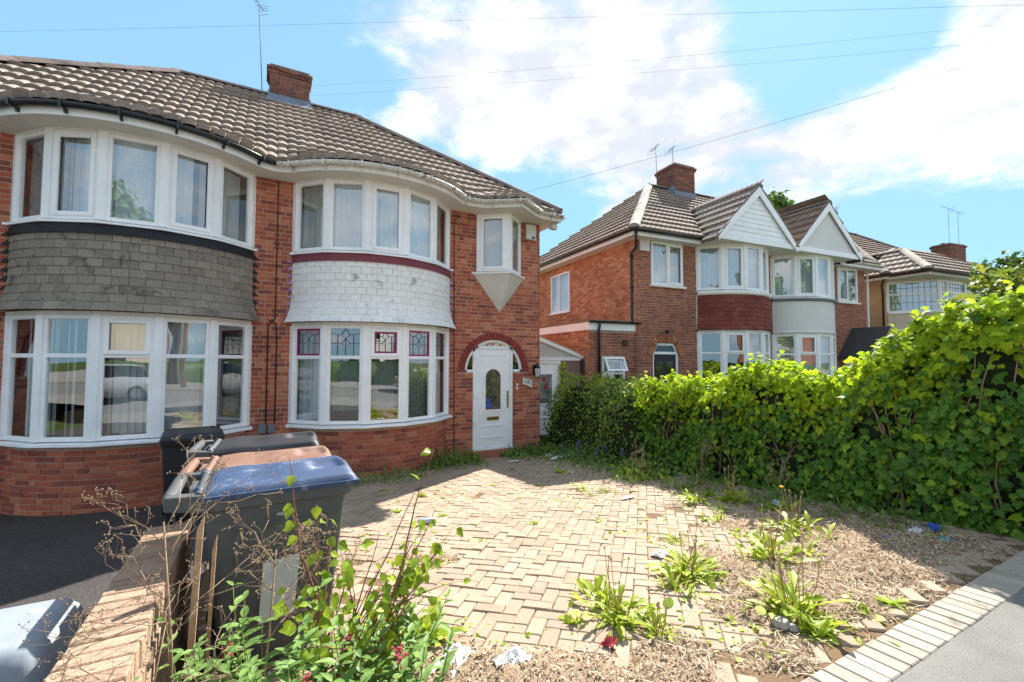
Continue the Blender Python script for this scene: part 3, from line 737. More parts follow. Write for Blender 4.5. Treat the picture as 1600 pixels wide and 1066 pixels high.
    roof = d.build('roof', M_FELT, root)
    it = tile_field(.0, XH, semi_eave, semi_surf, lambda x: min(YR-.1, XH-x-.45), lambda x, y: y < XH-x-.45+.05, lim=lambda x, w: XH-.45-(x+w*.4), row0=(.375/math.sqrt(1+SL*SL), -.50))
    scatter('roof_tile', [TILE], it, look['roof'], roof, 300, 'roof_tiles', T)
    T2 = T @ frame((XH-.45, 0, 0), (0, 1, 0), (-1, 0, 0), (0, 0, 1))
    it = tile_field(-.45, YB, lambda x: -.45, lambda x, y: ZE+SL*(y+.45), lambda x: YR, lambda x, y: y < x+.1 and y < (YB-.45-x)+.1, lim=lambda x, w: min(x-w*.4, YB-.45-x-w*.4))
    scatter('roof_tile', [TILE], it, look['roof'], roof, 0, 'hip_roof_tiles', T2)
    it = []; ridge_line((0, YR, ZR+.03), (hx+.1, YR, ZR+.03), it); scatter('ridge_tile', [RIDGE_P], it, M_RIDGE, roof, 100, None, T)
    it = []; ridge_line((XH-.02, -.43, ZE+.06), (hx, YR, ZR+.05), it); scatter('hip_tile', [RIDGE_P], it, M_RIDGE, roof, 100, None, T)
    return w

pm('oriel_net', [(.52, .56, .54)], .9, 30, .25, 0, 1, .1, transl=.3)
pm('fan_glass', [(.62, .66, .52)], .25, 14, .25, 0, 1, .5)
pm('pink_glass', [(.62, .16, .18)], .25, 14, .2, 0, 1, .5); pm('yellow_glass', [(.75, .55, .10)], .25, 14, .2, 0, 1, .5)
pm('green_glass', [(.12, .30, .10)], .25, 14, .2, 0, 1, .5); pm('blue_glass', [(.08, .12, .45)], .2, 14, .2, 0, 1, .5)

def arched_door(T, root, leaf_mat, style='main'):
    y = .05; cx = 4.11
    fr = MB(T)
    for x in (3.645, 4.52): fr.box((x, y-.03, -.19), (x+.055, y+.04, 1.97))
    fr.box((3.70, y-.03, 1.855), (4.52, y+.04, 1.91)); fr.box((3.645, y-.05, -.22), (4.575, y+.04, -.185))
    for sg in (-1, 1):
        ts = np.linspace(0, math.pi/2, 13)
        fr.add([(4.125+sg*r*math.cos(t), yy, 1.38+r*math.sin(t)) for t in ts for (r, yy) in ((.672, y-.03), (.615, y-.03), (.615, y+.03), (.672, y+.03))],
               [(4*i+a, 4*i+4+a, 4*i+4+(a+1) % 4, 4*i+(a+1) % 4) for i in range(12) for a in range(4)])
        x0, x1 = sorted((4.125+sg*.672, 4.125+sg*.47)); fr.box((x0, y-.03, 1.375), (x1, y+.03, 1.43))
    leaf = MB(T); leaf.box((3.703, y-.012, -.18), (4.517, y+.03, 1.852))
    d = fr.build('front_door', M_UPVC, root, bevel=.004, seg=1)
    lf = leaf.build('door_leaf', leaf_mat, d, bevel=.004, seg=1)
    # mouldings
    mo = MB(T)
    def ring(x0, x1, z0, z1, w=.022, d0=.024):
        for (a, b, c, e) in ((x0, x1, z0, z0+w), (x0, x1, z1-w, z1), (x0, x0+w, z0+w, z1-w), (x1-w, x1, z0+w, z1-w)): mo.box((a, y-d0, c), (b, y-.012, e))
    ring(3.80, 4.42, .02, .28); ring(3.80, 4.42, 1.72, 1.735, .007); mo.box((3.79, y-.02, .50), (4.43, y-.012, .525))
    ts = np.linspace(0, math.pi, 17)
    def oval(w, h0, h1, r): return [(cx+w, h0), ]+[(cx+w*math.cos(t), h1+r*math.sin(t)) for t in ts]+[(cx-w, h0)]
    A, B_ = oval(.215, .56, 1.27, .20), oval(.175, .60, 1.27, .165); n = len(A)
    mo.add([(x, y-.03, z) for x, z in A]+[(x, y-.03, z) for x, z in B_]+[(x, y-.012, z) for x, z in A]+[(x, y-.012, z) for x, z in B_],
           [(i, (i+1) % n, n+(i+1) % n, n+i) for i in range(n)]+[(i, (i+1) % n, 2*n+(i+1) % n, 2*n+i) for i in range(n)]+[(n+i, n+(i+1) % n, 3*n+(i+1) % n, 3*n+i) for i in range(n)])
    mo.build('moulding', leaf_mat, d)
    g = MB(T); g.extr([(x, y-.016, z) for x, z in B_], (0, .003, 0)); g.build('pane', MATS['door_glass'], d)
    ld = MB(T)
    for pl in ([(0, .62), (.03, .8), (-.04, .98), (.02, 1.12), (0, 1.4)], [(-.17, .72), (-.06, .78), (-.02, .9)], [(.17, .72), (.07, .8), (.03, .9)], [(-.17, 1.1), (-.05, 1.12), (-.1, 1.25), (-.04, 1.4)], [(.17, 1.1), (.06, 1.12), (.1, 1.25), (.04, 1.4)]):
        ld.tube([(cx+a, y-.019, z) for a, z in pl], .0035, 4)
    ld.build('lead_came', M_CAME, d)
    bl = MB(T); bl.extr([(cx-.15, y-.018, .64), (cx-.03, y-.018, .63), (cx-.06, y-.018, .80), (cx-.14, y-.018, .86)], (0, .001, 0)); bl.build('blue_glass', MATS['blue_glass'], d)
    rd = MB(T); e0, e1 = oval(.175, .60, 1.27, .165), oval(.160, .615, 1.27, .150)
    rd.add([(x, y-.0185, z) for x, z in e0]+[(x, y-.0185, z) for x, z in e1], [(i, (i+1) % n, n+(i+1) % n, n+i) for i in range(n)]); rd.build('red_glass_border', MATS['door_red'], d)
    h = MB(T); h.box((4.44, y-.03, .62), (4.475, y-.012, .98)); h.tube([(4.457, y-.03, .80), (4.457, y-.06, .80), (4.39, y-.062, .80)], .009, 6); h.build('handle', M_BRASS, d)
    l = MB(T); l.box((cx-.14, y-.026, .38), (cx+.14, y-.012, .455)); l.build('letter_box', M_BRASS, d, bevel=.004); l = MB(T); l.box((cx-.11, y-.029, .40), (cx+.11, y-.0265, .438)); l.build('letter_flap', MATS['brass_dark'], d)
    hn = MB(T)
    for z in (.30, .85, 1.62): hn.box((3.66, y-.05, z), (3.69, y-.03, z+.09)); hn.box((3.69, y-.045, z+.02), (3.74, y-.012, z+.07))
    hn.build('hinge', M_UPVC, d)
    # fanlight and quarter lights
    fg = MB(T); pts = [(4.125+.62*math.cos(t), y, 1.38+.62*math.sin(t)) for t in np.linspace(RAD(58), RAD(122), 9)]
    top = [(x, yy, z) for x, yy, z in pts]; ts2 = np.linspace(RAD(56.5), RAD(123.5), 13)
    th = math.asin(.53/.62); ts2 = np.linspace(th, math.pi-th, 13)
    fg.extr([(4.125+.62*math.cos(t), y, 1.38+.62*math.sin(t)) for t in ts2], (0, .006, 0)); fg.build('fanlight_pane', MATS['fan_glass'], d)
    for k, (dx, dz, rr, mt) in enumerate(((-.20, .07, .035, 'yellow_glass'), (-.10, .055, .03, 'pink_glass'), (-.02, .045, .042, 'pink_glass'), (.08, .06, .035, 'yellow_glass'), (.16, .035, .035, 'pink_glass'), (.26, .03, .03, 'yellow_glass'), (-.26, .035, .03, 'green_glass'), (.03, .085, .03, 'green_glass'), (.21, .07, .026, 'green_glass'), (-.15, .03, .026, 'green_glass'))):
        f = MB(T); f.add([(4.125+dx+rr*(1+.25*math.cos(5*t))*math.cos(t), y-.002, 1.91+dz+rr*(1+.25*math.cos(5*t))*.7*math.sin(t)) for t in np.linspace(0, 2*math.pi, 20)[:-1]], [tuple(range(19))]); f.build('flower_glass', MATS[mt], d)
    for sg in (-1, 1):
        q = MB(T); b0 = math.asin(.05/.62); t1 = math.acos(.45/.62)
        q.extr([(4.125+sg*.47, y, 1.42)]+[(4.125+sg*.62*math.cos(t), y, 1.38+.62*math.sin(t)) for t in np.linspace(b0, t1, 7)], (0, .006, 0)); q.build('quarter_light', M_DGLASS, d)
    st = MB(T); st.box((3.60, -.12, -.5), (4.62, .2, -.222)); st.build('door_step', M_BRICKB, d)
    return d
pm('door_glass', [(.10, .10, .07)], .12, 9, .8, .2, 30, .6, stain=(.22, .17, .05), stainscale=6, stainthr=.5); pm('door_red', [(.18, .02, .03)], .4, 10, .1); pm('brass_dark', [(.22, .15, .05)], .5, 10, .1, metal=.7)

# --- left neighbour
TL = frame((.14, 8.5, 0), (-1, 0, 0), (0, 1, 0), (0, 0, 1)); TR = frame((.14, 8.5, 0), (1, 0, 0), (0, 1, 0), (0, 0, 1))
def curt_left(lw, uw, T):
    blinds_arc(lw, T, 1.70, R0-.16, .60, 2.14, [(.0, .22), (.55, .78)], 4)
    b = MB(T); b.box((1.0, .5, -.2), (2.5, 1.1, .75)); b.box((2.1, .0, -.2), (2.5, .4, .9)); b.build('room_furniture', M_WOOD, lw)
    curtain_arc(uw, T, 1.70, R0-.075, -HA*.42, HA*.35, 3.46, 4.58, M_NET, .012, 70)
    curtain_arc(uw, T, 1.70, R0-.13, HA*.55, HA*.98, 3.46, 4.58, M_CURT, .02, 40, 'heavy_curtain')
    blinds_arc(uw, T, 1.70, R0-.17, 3.48, 4.58, [(.15, .4)], 9)
def curt_main(lw, uw, T):
    curtain_arc(lw, T, 1.70, R0-.12, -HA*.99, -HA*.62, .60, 2.12, M_NET, .012, 60, drop=.03)
    curtain_arc(lw, T, 1.70, R0-.12, -HA*.55, HA*.25, .78, 1.60, MATS['sheer'], .010, 50)
    curtain_arc(lw, T, 1.70, R0-.12, HA*.24, HA*.62, .62, 2.12, MATS['lace_dark'], .012, 60, drop=.05)
    curtain_arc(lw, T, 1.70, R0-.12, HA*.6, HA*.99, .60, 2.12, M_NET, .012, 60, drop=.03)
    b = MB(T); b.box((.6, .2, -.2), (1.6, .7, .95)); b.box((1.1, -.2, -.2), (1.35, 0, 1.0)); b.build('room_furniture', M_CURTD, lw)
    curtain_arc(uw, T, 1.70, R0-.075, -HA*.60, HA*.62, 3.46, 4.58, M_NET, .016, 64, 'net_curtain')
    curtain_arc(uw, T, 1.70, R0-.13, -HA*.99, -HA*.62, 3.46, 4.58, MATS['oriel_net'], .03, 34, 'heavy_curtain')
    curtain_arc(uw, T, 1.70, R0-.13, HA*.64, HA*.99, 3.46, 4.58, MATS['oriel_net'], .03, 34, 'heavy_curtain')
pm('sheer', [(.40, .42, .42)], .9, 22, .15, 0, 1, .1, transl=.5); pm('lace_dark', [(.26, .28, .27)], .9, 26, .5, 0, 1, .1, transl=.3)

h_left = thing('semi_detached_house', 'brick semi with grey hung tiles on its bow bay and a black gutter', 'house', (.14-2.6, 8.5, -.36))
build_semi(TL, h_left, dict(seed=21, sash_low={2: [(0, 1)]}, sash_up={1: [(0, 0)], 3: [(0, 0)]}, curtains=curt_left, hung=M_HUNGG, tw=.175, hung_label='weathered grey-brown hung tiles',
           apron=M_BLACK, flash=M_BLACK, gutter=M_GUTB, fascia=M_UPVC, roof=M_ROOF))
h_main = thing('semi_detached_house', 'brick semi with white painted bay tiles and an arched white front door', 'house', (.14+2.6, 8.5, -.36))
build_semi(TR, h_main, dict(seed=5, sash_low={2: [(0, 1)]}, sash_up={2: [(0, 0)]}, leads=(0, 2, 3), curtains=curt_main, hung=M_HUNGW, tw=.165, hung_label='white painted hung tiles with grey weathering',
           apron=M_MAROON, flash=M_PURPLE, gutter=M_GUTW, fascia=M_UPVCD, roof=M_ROOF))
arched_door(TR, h_main, M_UPVC)
arched_door(TL, h_left, M_UPVC)
# chimney over the party wall, with its flashing
chimney(h_main, TR, -.12, .72, 3.08, 3.62, 7.15, 8.46, pots=2, brick=M_CHIM)
fm = MB(TR); fm.add([(-.20, 2.86, ZE+SL*(2.86+.45)+.055), (.80, 2.86, ZE+SL*(2.86+.45)+.055), (.74, 3.06, ZE+SL*3.51+.14), (-.14, 3.06, ZE+SL*3.51+.14)], [(0, 1, 2, 3)])
fm.box((-.15, 3.045, 7.5), (.75, 3.075, 7.73)); fm.box((-.15, 3.06, 7.5), (-.125, 3.65, 7.8)); fm.box((.725, 3.06, 7.5), (.75, 3.65, 7.8)); fm.build('lead_flashing', M_LEAD, h_main)
# small fittings on the front of the house
m = MB(TR); m.box((4.86, -.075, 4.26), (5.11, -.003, 4.60)); al = m.build('alarm_box', MATS['box_white'] if 'box_white' in MATS else pm('box_white', [(.66, .63, .58)], .4, 8, .08), h_main, bevel=.02)
m = MB(TR); m.lathe([(.0, 0), (.045, .0), (.04, .015), (.0, .022)], (0, 0, 0), 12)
m = MB(TR); m.box((5.0, -.085, 4.28), (5.06, -.0755, 4.33)); m.build('blue_light', pm('blue_plastic', [(.01, .03, .35)], .3), al)
# number plate
pl = MB(TR); q = [(4.80, 1.255), (5.03, 1.185), (5.03, 1.035), (4.80, 1.115)]
pl.extr([(x, -.03, z) for x, z in q], (0, .025, 0)); npz = pl.build('number_plate', pm('plate_white', [(.72, .70, .66)], .5, 10, .08), h_main)
Mt = Matrix.Translation((.14+4.915, 8.5-.032, 1.147)) @ Matrix.Rotation(math.atan2(-.07, .23), 4, 'Y').inverted() @ Matrix.Rotation(math.pi/2, 4, 'X')
text_mesh('141', .135, .002, Mt, M_DOORD, 'house_number', npz)
db = MB(TR); db.box((4.645, -.03, 1.0), (4.685, -.003, 1.13)); dbo = db.build('door_bell', M_UPVC, h_main, bevel=.004); db = MB(TR); db.box((4.655, -.036, 1.04), (4.675, -.031, 1.09)); db.build('bell_button', M_DOORD, dbo)
# lantern
ln = MB(TR); ln.box((5.06, -.02, 1.30), (5.14, -.002, 1.52)); ln.tube([(5.10, -.01, 1.46), (5.10, -.10, 1.56), (5.10, -.13, 1.54)], .009, 6); ln.lathe([(.02, .26), (.075, .20), (.07, .185), (.015, .25)], (5.10, -.13, 1.27), 6); ln.lathe([(.05, 0), (.055, .02), (.03, .0)], (5.10, -.13, 1.25), 6)
for k in range(6): ln.tube([(5.10+.05*math.cos(k*math.pi/3), -.13+.05*math.sin(k*math.pi/3), 1.26), (5.10+.068*math.cos(k*math.pi/3), -.13+.068*math.sin(k*math.pi/3), 1.46)], .005, 4)
lo = ln.build('wall_lantern', M_DOORD, h_main); lg = MB(TR); lg.lathe([(.044, .01), (.06, .19)], (5.10, -.13, 1.26), 6, False); lg.build('lantern_glass', pm('frosted', [(.6, .6, .58)], .5), lo)
# cables and meter boxes on the party pier
cb = MB(TR)
cb.tube([(.05, -.012, 4.60), (.05, -.012, 3.4), (.05, -.012, 2.3)], .007, 5); cb.tube([(.05, -.012, 2.3), (-.05, -.015, 2.2), (-.05, -.015, .55)], .010, 5); cb.tube([(-.06, -.02, 2.28), (.06, -.02, 2.22), (.08, -.02, 2.0), (.08, -.02, .5)], .009, 5)
cb.tube([(3.22, -.012, 4.62), (3.30, -.02, 4.52), (3.20, -.012, 4.40), (3.22, -.012, 2.2), (3.24, -.012, -.3)], .007, 5); cb.build('wall_cable', M_CABLE, h_main)
mb_ = MB(TR)
for (x, z) in ((-.16, .42), (-.02, .42), (-.30, .26), (-.16, .24), (-.02, .22)): mb_.box((x, -.07, z), (x+.115, -.003, z+.15))
mb_.build('meter_box', pm('grey_plastic', [(.17, .18, .20)], .5, 8, .1), h_main, bevel=.012)
vb = MB(TR)
for x in (-.27, .12):
    for i in range(9):
        for j in range(4): vb.box((x-.0+i*.024, -.012, 4.585+j*.025), (x+.014+i*.024, -.001, 4.60+j*.025))
vb.build('air_brick', M_BRICKO, h_main)
# wooden-coloured gas vent by the bay
gv = MB(TR); gv.box((2.93, -.06, -.25), (3.0, -.02, -.02)); gv.build('gas_box', MATS['grey_plastic'], h_main, bevel=.01)
sp = MB(TR); sp.box((XH-.18, -.32, 4.50), (XH-.02, -.22, 4.60)); sp.tube([(XH-.1, -.27, 4.64), (XH-.1, -.27, 4.5)], .035, 8); sp.build('gutter_outlet', M_GUTW, h_main)
# ------------------------------------------------------------------ second pair of semis, with gabled bays
A2 = RAD(-4.6)
T2A = np4(Matrix.Translation((8.65, 8.9, 0)) @ Matrix.Rotation(A2, 4, 'Z'))
G_BASE = -.5
Z2, S2, V2R = 5.02, .79, 3.5            # eaves, slope, ridge offset
PARTY2 = 5.12
def build_gabled(T, root, look):
    """local: corner at x=0, front wall y=0, bay centre 3.56, party wall 5.12"""
    front = Path([(0, 0), (PARTY2, 0)]); bayc = 3.56; side = Path([(0, 6.6), (0, 0)])
    # bay built with the shared bow, about bay centre
    bk = MB(T); dr = look['door']
    rects = [(2.21, 4.91, -1, 6), (.50, 1.62, 3.66, 4.86)]+([(dr[0], dr[1], -1, 2.1)] if dr else [])
    wall_backing(bk, front, G_BASE, 4.92, rects)
    sr = [(6.6-4.62, 6.6-3.35, 3.28, 4.62)] if look['side'] else []
    wall_backing(bk, Path([(0, 6.6), (0, .03)]), G_BASE, 4.92, sr)
    if dr:
        for sg in (0, 1):
            x = dr[sg]; xi = x+(.16 if sg == 0 else -.16)
            bk.extr([(x, .008, 1.82), (x, .008, 2.102), (xi, .008, 2.102)], (0, .2, 0))
    bayw = Path(arc_path(bayc, R0, 24)); wall_backing(bk, bayw, G_BASE, .60, d0=-.011)
    bk.box((0, 6.4, G_BASE), (PARTY2, 6.6, 4.9))
    w = bk.build('wall', M_MORTAR, root)
    def dh(z):
        if not dr: return None
        if z < 1.80: return (dr[0]-.0, dr[1]+.0)
        if z < 2.24:
            k = max(0, (z-1.80))/.44*.30; return (dr[0]-.09+k, dr[1]+.09-k)
        return None
    it = lay_bricks(front, G_BASE, 4.92, [rect_open(2.205, 4.915, -1, 6), rect_open(.50, 1.62, 3.66, 4.86), dh], seed=31)
    it += lay_bricks(bayw, G_BASE, .58, seed=33)
    scatter('brick', BRICKS, it, look['brick'], w, 180, 'brickwork', T)
    if look['side']:
        it = lay_bricks(side, 2.3, 4.92, [rect_open(*sr[0])], seed=37); scatter('brick', BRICKS, it, M_BRICKO, w, 120, 'side_brickwork', T)  # side bricks coloured orange to carry the glow bounced off the facing wall
        fr = MB(T); gl = []; win_panel(fr, gl, (0.03, 4.62), (0.03, 3.35), 3.28, 4.62, mull=(.45,), sash=None); sw = fr.build('side_window', M_UPVC, root); panes(gl, sw, M_GLASS, T)
        s = MB(T); s.box((-.05, 3.30, 3.23), (.05, 4.67, 3.28)); s.build('sill', M_UPVC, sw); c = MB(T); c.box((.16, 3.4, 3.3), (.165, 4.6, 4.6)); c.build('blind', M_NET, sw)
    # rooms
    rm = MB(T); rm.box((.1, 3.4, G_BASE), (5.0, 3.45, 4.85)); rm.box((PARTY2-.03, .2, G_BASE), (PARTY2-.01, 3.4, 4.85)); rm.build('room_partition', M_ROOM, root)
    fl = MB(T); fl.prism([(.2, 3.4), (.2, .22)]+[tuple(p) for p in arc_path(bayc, R0-.06, 16)]+[(5.05, .22), (5.05, 3.4)], 2.52, 2.72); fl.build('floor_slab', M_ROOMF, root)
    # flat first-floor window
    fr = MB(T); gl = []; win_panel(fr, gl, (.50, -.005), (1.62, -.005), 3.68, 4.86, mull=(.5,), sash=[(1, 0)]); fw = fr.build('first_floor_window', M_UPVC, root, bevel=.005, seg=1); panes(gl, fw, M_GLASS, T)
    s = MB(T); s.box((.43, -.09, 3.62), (1.69, .05, 3.68)); s.build('sill', M_UPVCD, fw); c = MB(T); c.grid(lambda u, v: (.52+1.08*u, .12+.012*math.sin(u*70), 3.70+1.14*v), 60, 1); c.build('curtain', M_NET, fw)
    # bay windows
    lw = bow_window(root, T, bayc, .62, 2.44, 1.84, look['sash_low'], M_UPVC, name='ground_floor_bay_window', nf=5)
    uw = bow_window(root, T, bayc, 3.62, 4.86, None, look['sash_up'], M_UPVC, name='first_floor_bay_window', nf=5)
    curtain_arc(uw, T, bayc, R0-.11, -HA*.98, HA*.98, 3.64, 4.82, M_NET, .015, 60)
    if look['blinds']: blinds_arc(lw, T, bayc, R0-.14, .66, 2.40, [], 12)
    else: curtain_arc(lw, T, bayc, R0-.11, -HA*.1, HA*.5, .66, 2.38, M_CURTD, .015, 60)
    b = MB(T); b.sweep([(-.08, 3.48), (.07, 3.47), (.10, 3.50), (.10, 3.56), (-.08, 3.575)], arc_path(bayc, R0, 20)); b.build('apron_band', look['apron'], root)
    if look['hung']:
        hung_tiles(root, T, bayc, 2.50, 3.49, M_HUNGR, 8, .185, 'dark red hung tiles', 41, .06)
        sf = MB(T)
        for i in range(13): sf.box((2.10+.01*(i % 2), -.02, 2.52+i*.076), (2.20, -.004, 2.57+i*.076))
        sf.box((2.17, -.02, 2.5), (2.21, -.004, 3.5)); sf.build('stepped_flashing', M_UPVCD, root)
    else:
        b = MB(T); b.sweep([(-.06, 2.50), (.07, 2.50), (.04, 2.56), (.035, 3.49), (-.06, 3.49)], arc_path(bayc, R0, 24), smooth=False); b.build('rendered_apron', M_WREND, root)
    # gable over the bay
    gx, gv, hw, za = bayc, -.95, PARTY2-bayc, 6.48; zb = 4.92
    fr = MB(T); fr.prism([(gx-hw+.1, gv+.03), (gx+hw, gv+.03), (gx+hw, .1), (gx-hw+.1, .1)], 4.90, 4.925); fr.build('soffit', M_SOFFIT, root)
    g = MB(T); g.extr([(gx-hw+.12, gv+.06, zb+.12), (gx+hw-.02, gv+.06, zb+.12), (gx, gv+.06, za-.12)], (0, .05, 0)); gp = g.build('gable_panel', look['gable'], root)
    if look['boards']:
        n = 9; H = (za-.2-zb-.13)/n
        for i in range(n):
            z = zb+.13+i*H; x = (hw-.12)*(1-(z-zb-.1)/(za-zb))+.02
            x2 = (hw-.12)*(1-(z+H-zb-.1)/(za-zb))+.02
            if x2 < .03: break
            bmb = MB(T); y = gv+.06; bmb.add([(gx-x, y-.018, z+.004), (gx+x, y-.018, z+.004), (gx+x2, y-.003, z+H), (gx-x2, y-.003, z+H), (gx-x, y, z+.004), (gx+x, y, z+.004)], [(0, 1, 2, 3), (4, 5, 1, 0)]); bmb.build('board', M_UPVC, gp)
    b = MB(T); b.box((gx-hw+.05, gv+.02, zb-.03), (gx+hw, gv+.06, zb+.12)); b.build('fascia', M_UPVC, root)
    for sg in (-1, 1):
        e = hw+(.05 if sg < 0 else -.005); q = MB(T); x0 = gx+sg*e
        q.extr([(x0, gv, zb-.10), (x0, gv, zb+.10), (gx, gv, za+.03), (gx, gv, za-.22)], (0, -.03, 0)); q.build('barge_board', M_UPVC, root)
    # roof
    d = MB(T); L0 = -.35
    def pl(y): return Z2+S2*(y+.35)
    XR = V2R
    d.add([(L0, -.35, Z2), (2.1, -.35, Z2), (2.1, .0, pl(.0)), (PARTY2, .0, pl(.0)), (PARTY2, V2R, pl(V2R)), (XR, V2R, pl(V2R))], [(0, 1, 2, 3, 4, 5)])
    d.add([(L0, -.35, Z2), (L0, 2*V2R+.35, Z2), (XR, V2R, pl(V2R))], [(0, 1, 2)]); d.add([(L0, 2*V2R+.35, Z2), (PARTY2, 2*V2R+.35, Z2), (PARTY2, V2R, pl(V2R)), (XR, V2R, pl(V2R))], [(0, 1, 2, 3)])
    gl_, yb = za+.03, (za-Z2)/S2-.35
    sg_ = (za-zb)/hw
    for sg in (-1, 1):
        e = hw+(.10 if sg < 0 else 0.0); d.add([(gx+sg*e, gv-.02, za-sg_*e+.05), (gx, gv-.02, za+.05), (gx, yb, za+.05), (gx+sg*e, -.35+(za-sg_*e-Z2)/S2+.1, za-sg_*e+.05)], [(0, 1, 2, 3)])
    roof = d.build('roof', M_FELT, root)
    def gsurf(x): return za-sg_*abs(x-gx)
    it = tile_field(L0, PARTY2, lambda x: -.35, lambda x, y: pl(y)+.01, lambda x: V2R-.1, lambda x, y: x > y-.08 and (x < 1.95 or pl(y) > gsurf(x)-.02), lim=lambda x, w: x-w*.4)
    scatter('roof_tile', [TILE], it, look['roof'], roof, 150, 'roof_tiles', T)
    Th = T @ frame((0, 0, 0), (0, -1, 0), (1, 0, 0), (0, 0, 1))
    it = tile_field(-(2*V2R+.35), .35, lambda x: -.35, lambda x, y: pl(y)+.01, lambda x: V2R-.1, lambda x, y: -x > y-.08 and (2*V2R+x) > y-.08, lim=lambda x, w: min(-x-w*.4, 2*V2R+x-w*.4))
    scatter('roof_tile', [TILE], it, look['roof'], roof, 150 if look['side'] else 0, 'hip_roof_tiles', Th)
    # gable roof tiles: left slope runs to the gable ridge, columns along y
    for sg in (-1, 1):
        e = hw+(.10 if sg < 0 else .0)
        if sg < 0: Tg = T @ frame((gx, 0, 0), (0, -1, 0), (1, 0, 0), (0, 0, 1)); xa, xb = -yb, -gv+.03
        else: Tg = T @ frame((gx, 0, 0), (0, 1, 0), (-1, 0, 0), (0, 0, 1)); xa, xb = gv-.03, yb
        f = (lambda x: -x) if sg < 0 else (lambda x: x)
        it = tile_field(xa, xb, lambda x: -e, lambda x, y: za+.055+sg_*y, lambda x: -.02, lambda x, y, f=f: f(x) < -.35+(za+sg_*y-Z2)/S2+.15)
        scatter('roof_tile', [TILE], it, look['groof'], roof, 75, 'gable_roof_tiles', Tg)
    it = []; ridge_line((gx, gv-.02, za+.05), (gx, yb, za+.05), it); ridge_line((XR, V2R, pl(V2R)+.05), (PARTY2, V2R, pl(V2R)+.05), it); scatter('ridge_tile', [RIDGE_P], it, M_RIDGE, roof, 100, None, T)
    it = []; ridge_line((L0+.05, -.30, Z2+.07), (XR, V2R, pl(V2R)+.04), it); scatter('hip_tile', [RIDGE_P], it, MATS['hip_pale'], roof, 100, None, T)
    v = MB(T); v.add([(gx-hw-.14, gv+.55, zb+.02), (gx-hw-.02, gv+.5, zb+.02), (gx-.75, yb-.55+.02, za-.75+.1), (gx-.9, yb-.55, za-.75+.1)], [(0, 1, 2, 3)])
    # eaves
    path = [(L0, -.35), (gx-hw-.02, -.35)]
    f = MB(T); f.sweep([(-.02, Z2-.17), (0, Z2-.17), (0, Z2-.02), (-.02, Z2-.02)], path); f.sweep([(-.02, Z2-.17), (0, Z2-.17), (0, Z2-.02), (-.02, Z2-.02)], [(L0, 2*V2R), (L0, -.35)]); f.build('fascia', look['fascia'], root)
    s = MB(T); s.box((L0, -.34, Z2-.17), (gx-hw+.1, .02, Z2-.165)); s.box((L0+.01, .02, Z2-.17), (.0, 2*V2R, Z2-.165)); s.build('soffit', M_SOFFIT, root)
    g = MB(T); g.sweep(gutter_prof(Z2-.03), [(L0, 2*V2R), (L0, -.35), (gx-hw+.0, -.35)], smooth=True); g.build('gutter', look['gutter'], root)
    return w
pm('hip_pale', [(.40, .36, .30), (.34, .30, .25), (.44, .40, .34)], .95, 20, .25, .2, 90)
h3 = thing('semi_detached_house', 'brick semi with dark red hung tiles on its bay and a white boarded gable', 'house', (11.2, 8.7, -.45))
build_gabled(T2A, h3, dict(seed=1, side=True, door=(.54, 1.45), sash_low={1: [(0, 1)]}, sash_up={1: [(0, 0)]}, blinds=False, apron=M_UPVCD, hung=True, boards=True, gable=M_UPVC, roof=M_ROOFD, groof=M_ROOF, fascia=M_UPVC, gutter=M_GUTB, brick=M_BRICKB))
T2B = T2A @ frame((2*PARTY2, 0, 0), (-1, 0, 0), (0, 1, 0), (0, 0, 1))
h4 = thing('semi_detached_house', 'semi with a smooth white rendered bay apron, white gable and black tiled porch', 'house', (16.3, 8.3, -.45))
build_gabled(T2B, h4, dict(seed=2, side=False, door=None, sash_low={1: [(0, 1)], 3: [(0, 1)]}, sash_up={3: [(0, 0)]}, blinds=True, apron=MATS['grey_plastic'], hung=False, boards=False, gable=M_WREND, roof=M_ROOFD, groof=M_ROOFW, fascia=M_UPVC, gutter=M_GUTW, brick=M_BRICKB))
def ridge2(v): return Z2+S2*(v+.35)
chimney(h3, T2A, 4.35, 5.35, 3.05, 4.0, 7.3, 9.0, pots=2, brick=M_CHIM)
fm = MB(T2A); fm.box((4.32, 3.02, 7.3), (5.38, 3.045, 7.92)); fm.box((4.32, 3.04, 7.3), (4.345, 4.0, 8.1)); fm.build('lead_flashing', M_LEAD, h3)
# door of the red-tiled house
T = T2A; fr = MB(T)
fr.box((.54, .03, -.3), (.60, .12, 1.86)); fr.box((1.39, .03, -.3), (1.45, .12, 1.86)); fr.box((.60, .03, 1.80), (1.39, .12, 1.87))
o_ = [(.54, 1.82), (.70, 2.10), (1.29, 2.10), (1.45, 1.82)]; i_ = [(.62, 1.87), (.73, 2.04), (1.26, 2.04), (1.37, 1.87)]
fr.add([(x, .03, z) for x, z in o_]+[(x, .03, z) for x, z in i_]+[(x, .1, z) for x, z in o_]+[(x, .1, z) for x, z in i_], [(0, 1, 5, 4), (1, 2, 6, 5), (2, 3, 7, 6), (4, 5, 13, 12), (5, 6, 14, 13), (6, 7, 15, 14)])
dd = fr.build('front_door', M_UPVC, h3); m = MB(T); m.box((.60, .07, -.3), (1.39, .11, 1.80)); dl = m.build('door_leaf', M_DOORD, dd)
m = MB(T); m.extr([(x, .075, z) for x, z in i_], (0, .006, 0)); m.build('fanlight_pane', M_DGLASS, dd)
m = MB(T)
for x in (.70, 1.06): m.box((x, .062, .9), (x+.22, .0695, 1.6))
m.build('pane', M_DGLASS, dd); m = MB(T); m.box((1.30, .03, .6), (1.33, .069, .95)); m.build('handle', M_ALU, dd)
ab = []
